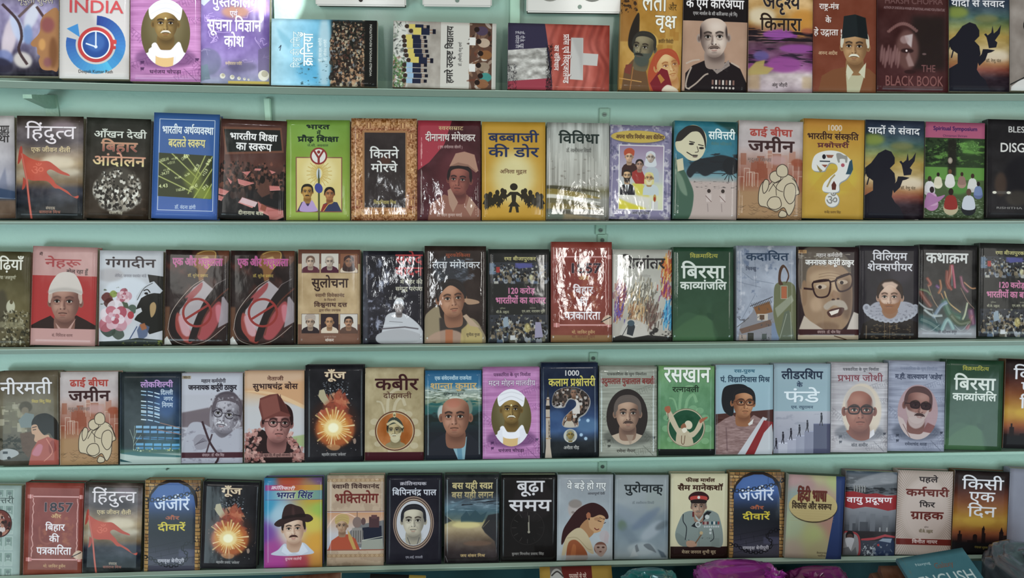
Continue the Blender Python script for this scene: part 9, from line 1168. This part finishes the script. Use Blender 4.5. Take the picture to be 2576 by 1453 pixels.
# ---------------------------------------------------------------- counter in front with bags and lying books (only their tops reach into the frame)
M_WOOD = mat('counter_wood', '#4a3526', .5, bump=.2, vary=.2); t = thing('display_counter', 'low dark wooden counter under the lowest shelf', 'table', (0, -.42, -2.1))
boxo('counter_top', -1.7, 1.9, -.33, .38, .84, .87, M_WOOD, t, bev=.003)
for x in (-1.6, 1.8):
    for y in (-.28, .33): boxo('leg', x-.025, x+.025, y-.025, y+.025, 0, .84, M_WOOD, t)
ZC = -2.1+.87
def lean_book(a, x, ytop, ztop, w, lab, roll=0, g=.3, wide=0, t=.014, h=None):
    """stands on the counter, leaning back so that its top edge is at (ytop, ztop)"""
    h = h or .2; lean = math.acos(min(.999, (ztop-ZC-.004)/h)); y0 = ytop-h*math.sin(lean); m = frame_of(x, y0, ZC+.001+t*math.sin(lean)+abs(math.sin(math.radians(roll)))*w/2, roll, lean)
    return build_book(a, w, h, t, g, .1, lab, 'books on the counter below', m, 50+x*9, wide, 0)
lean_book('paryavaran', .224, -.155, -1.064, .170, 'yellow and dark red book with a white turbaned figure, leaning below the lowest shelf', wide=1, h=.225)
lean_book('brown', -.385, -.15, -1.078, .135, 'dark brown book corner peeping out under the lowest shelf, below the explosion book', 3, h=.2)
lean_book('dark', -.205, -.15, -1.083, .130, 'black book with a yellow end strip below the domed temple book', -3, h=.2)
# the slanting English book on brown ones
def lie(a, P, X, Yd, w, h, t, lab, g=.3, seed=3, group='books on the counter below'):
    X = Vector(X).normalized(); Yd = Vector(Yd); Yd = (Yd-X*Yd.dot(X)).normalized(); n = X.cross(-Yd)   # X along width, -Yd is the cover's up direction
    U = -Yd; into = -(X.cross(U)) * -1; into = U.cross(X); m = Matrix(((X.x, into.x, U.x, 0), (X.y, into.y, U.y, 0), (X.z, into.z, U.z, 0), (0, 0, 0, 1))); m.translation = Vector(P)+X*w/2+Yd*h
    return build_book(a, w, h, t, g, .1, lab, group, m, seed, 0, 0)
lie('english', (.908, -.30, -.957), (.144, .0, .024), (.10, -.85, -.30), .146, .215, .012, 'teal textbook with white English title slanting in front of the lowest shelf', .35, 5)
lie('brown', (.880, -.285, -.984), (.14, -.02, .012), (.04, -.85, -.30), .145, .21, .020, 'worn brown book directly under the slanting teal textbook', .2, 7)
lie('brown', (.868, -.275, -1.010), (.14, .02, .010), (.0, -.85, -.28), .150, .215, .022, 'lower worn brown book, second below the slanting teal textbook', .2, 9)
M_CARD = mat('brown_cardboard', '#54402e', .8, bump=.3, bscale=80, vary=.15)
t = thing('cardboard_box', 'brown cardboard box propping up the slanting books', 'box', (.995, -.40, ZC+.001))
bm = bmesh.new(); vs = [bm.verts.new(p) for p in ((-.08, -.16, 0), (.10, -.16, 0), (.10, .12, 0), (-.08, .12, 0), (-.08, -.16, .10), (.10, -.16, .10), (.10, .12, .188), (-.08, .12, .180))]
for f in ((0, 3, 2, 1), (4, 5, 6, 7), (0, 1, 5, 4), (1, 2, 6, 5), (2, 3, 7, 6), (3, 0, 4, 7)): bm.faces.new([vs[i] for i in f])
obj('carton', bm, M_CARD, t)
# crumpled plastic bags
def bag(name, lab, c, sx, sy, sz, col, seed, trans=.0, alpha=1, tip=None):
    bm = bmesh.new(); bmesh.ops.create_icosphere(bm, subdivisions=5, radius=1); R = Vector((seed, seed*2, seed*3))
    for v in bm.verts:
        p = v.co.copy(); s = lambda q: math.copysign(abs(q)**.45, q); q = Vector((s(p.x), s(p.y), s(p.z))); 
        n = mnoise.noise(p*1.6+R)*.16+mnoise.noise(p*4+R)*.07+(1-abs(mnoise.noise(Vector((p.x*3, p.y*3, p.z*7))+R))*2)*.05+mnoise.noise(p*12+R)*.02
        q *= 1+n; zz = max(q.z, -.98); v.co = Vector((q.x*sx, q.y*sy, zz*sz+sz))
    m = mat(name+'_film', col, .22, coat=1, bump=.5, bscale=45, vary=.25, vscale=9, trans=trans, alpha=alpha); t = thing('plastic_bag', lab, 'bag', c, group='plastic bags on the counter')
    obj('bag_body', bm, m, t, smooth=True)
    bm = bmesh.new()      # gathered neck of the bag
    for k in range(24):
        a0, a1 = k/24*6.283, (k+1)/24*6.283; r = lambda a, s: s*(1+.35*math.sin(a*7+seed))
        x, y = (tip or (.5, -.2)); 
        p = [(sx*x+r(a, q)*math.cos(a), sy*y+r(a, q)*math.sin(a)*.6, z) for a, q, z in ((a0, .012, sz*1.93), (a1, .012, sz*1.93), (a1, .022, sz*2.16+.004*math.sin(a1*5)), (a0, .022, sz*2.16+.004*math.sin(a0*5)))]
        bm.faces.new([bm.verts.new(q) for q in p])
    bmesh.ops.remove_doubles(bm, verts=bm.verts[:], dist=1e-5); obj('gathered_neck', bm, m, t, smooth=True)
bag('magenta_bag', 'large shiny magenta plastic bag under the brick arch book', (.615, -.215, ZC+.001), .113, .09, .083, '#8f2a86', 3.1, tip=(.6, .1))
bag('dull_magenta_bag', 'lower magenta plastic bag between the large one and the teal textbook', (.825, -.17, ZC+.001), .078, .07, .062, '#7c2668', 5.7, tip=(-.3, .2))
bag('teal_bag', 'teal plastic bag under the cream officer book', (.395, -.225, ZC+.001), .076, .08, .081, '#1f6a68', 8.3, tip=(-.2, .2))
bag('clear_bag', 'greyish clear plastic bag at the lower right corner', (1.30, -.25, ZC+.001), .10, .10, .112, '#59616a', 11.9, tip=(-.4, 0))
bm = bmesh.new(); cyl(bm, (0, 0, 0), .0025, .006); o = obj('wall_nail', bm, M_SCREW); o.location = (-.765, -.003, -.868); o['label'] = 'tiny dark nail head in the wall below the office tower book'; o['category'] = 'nail'
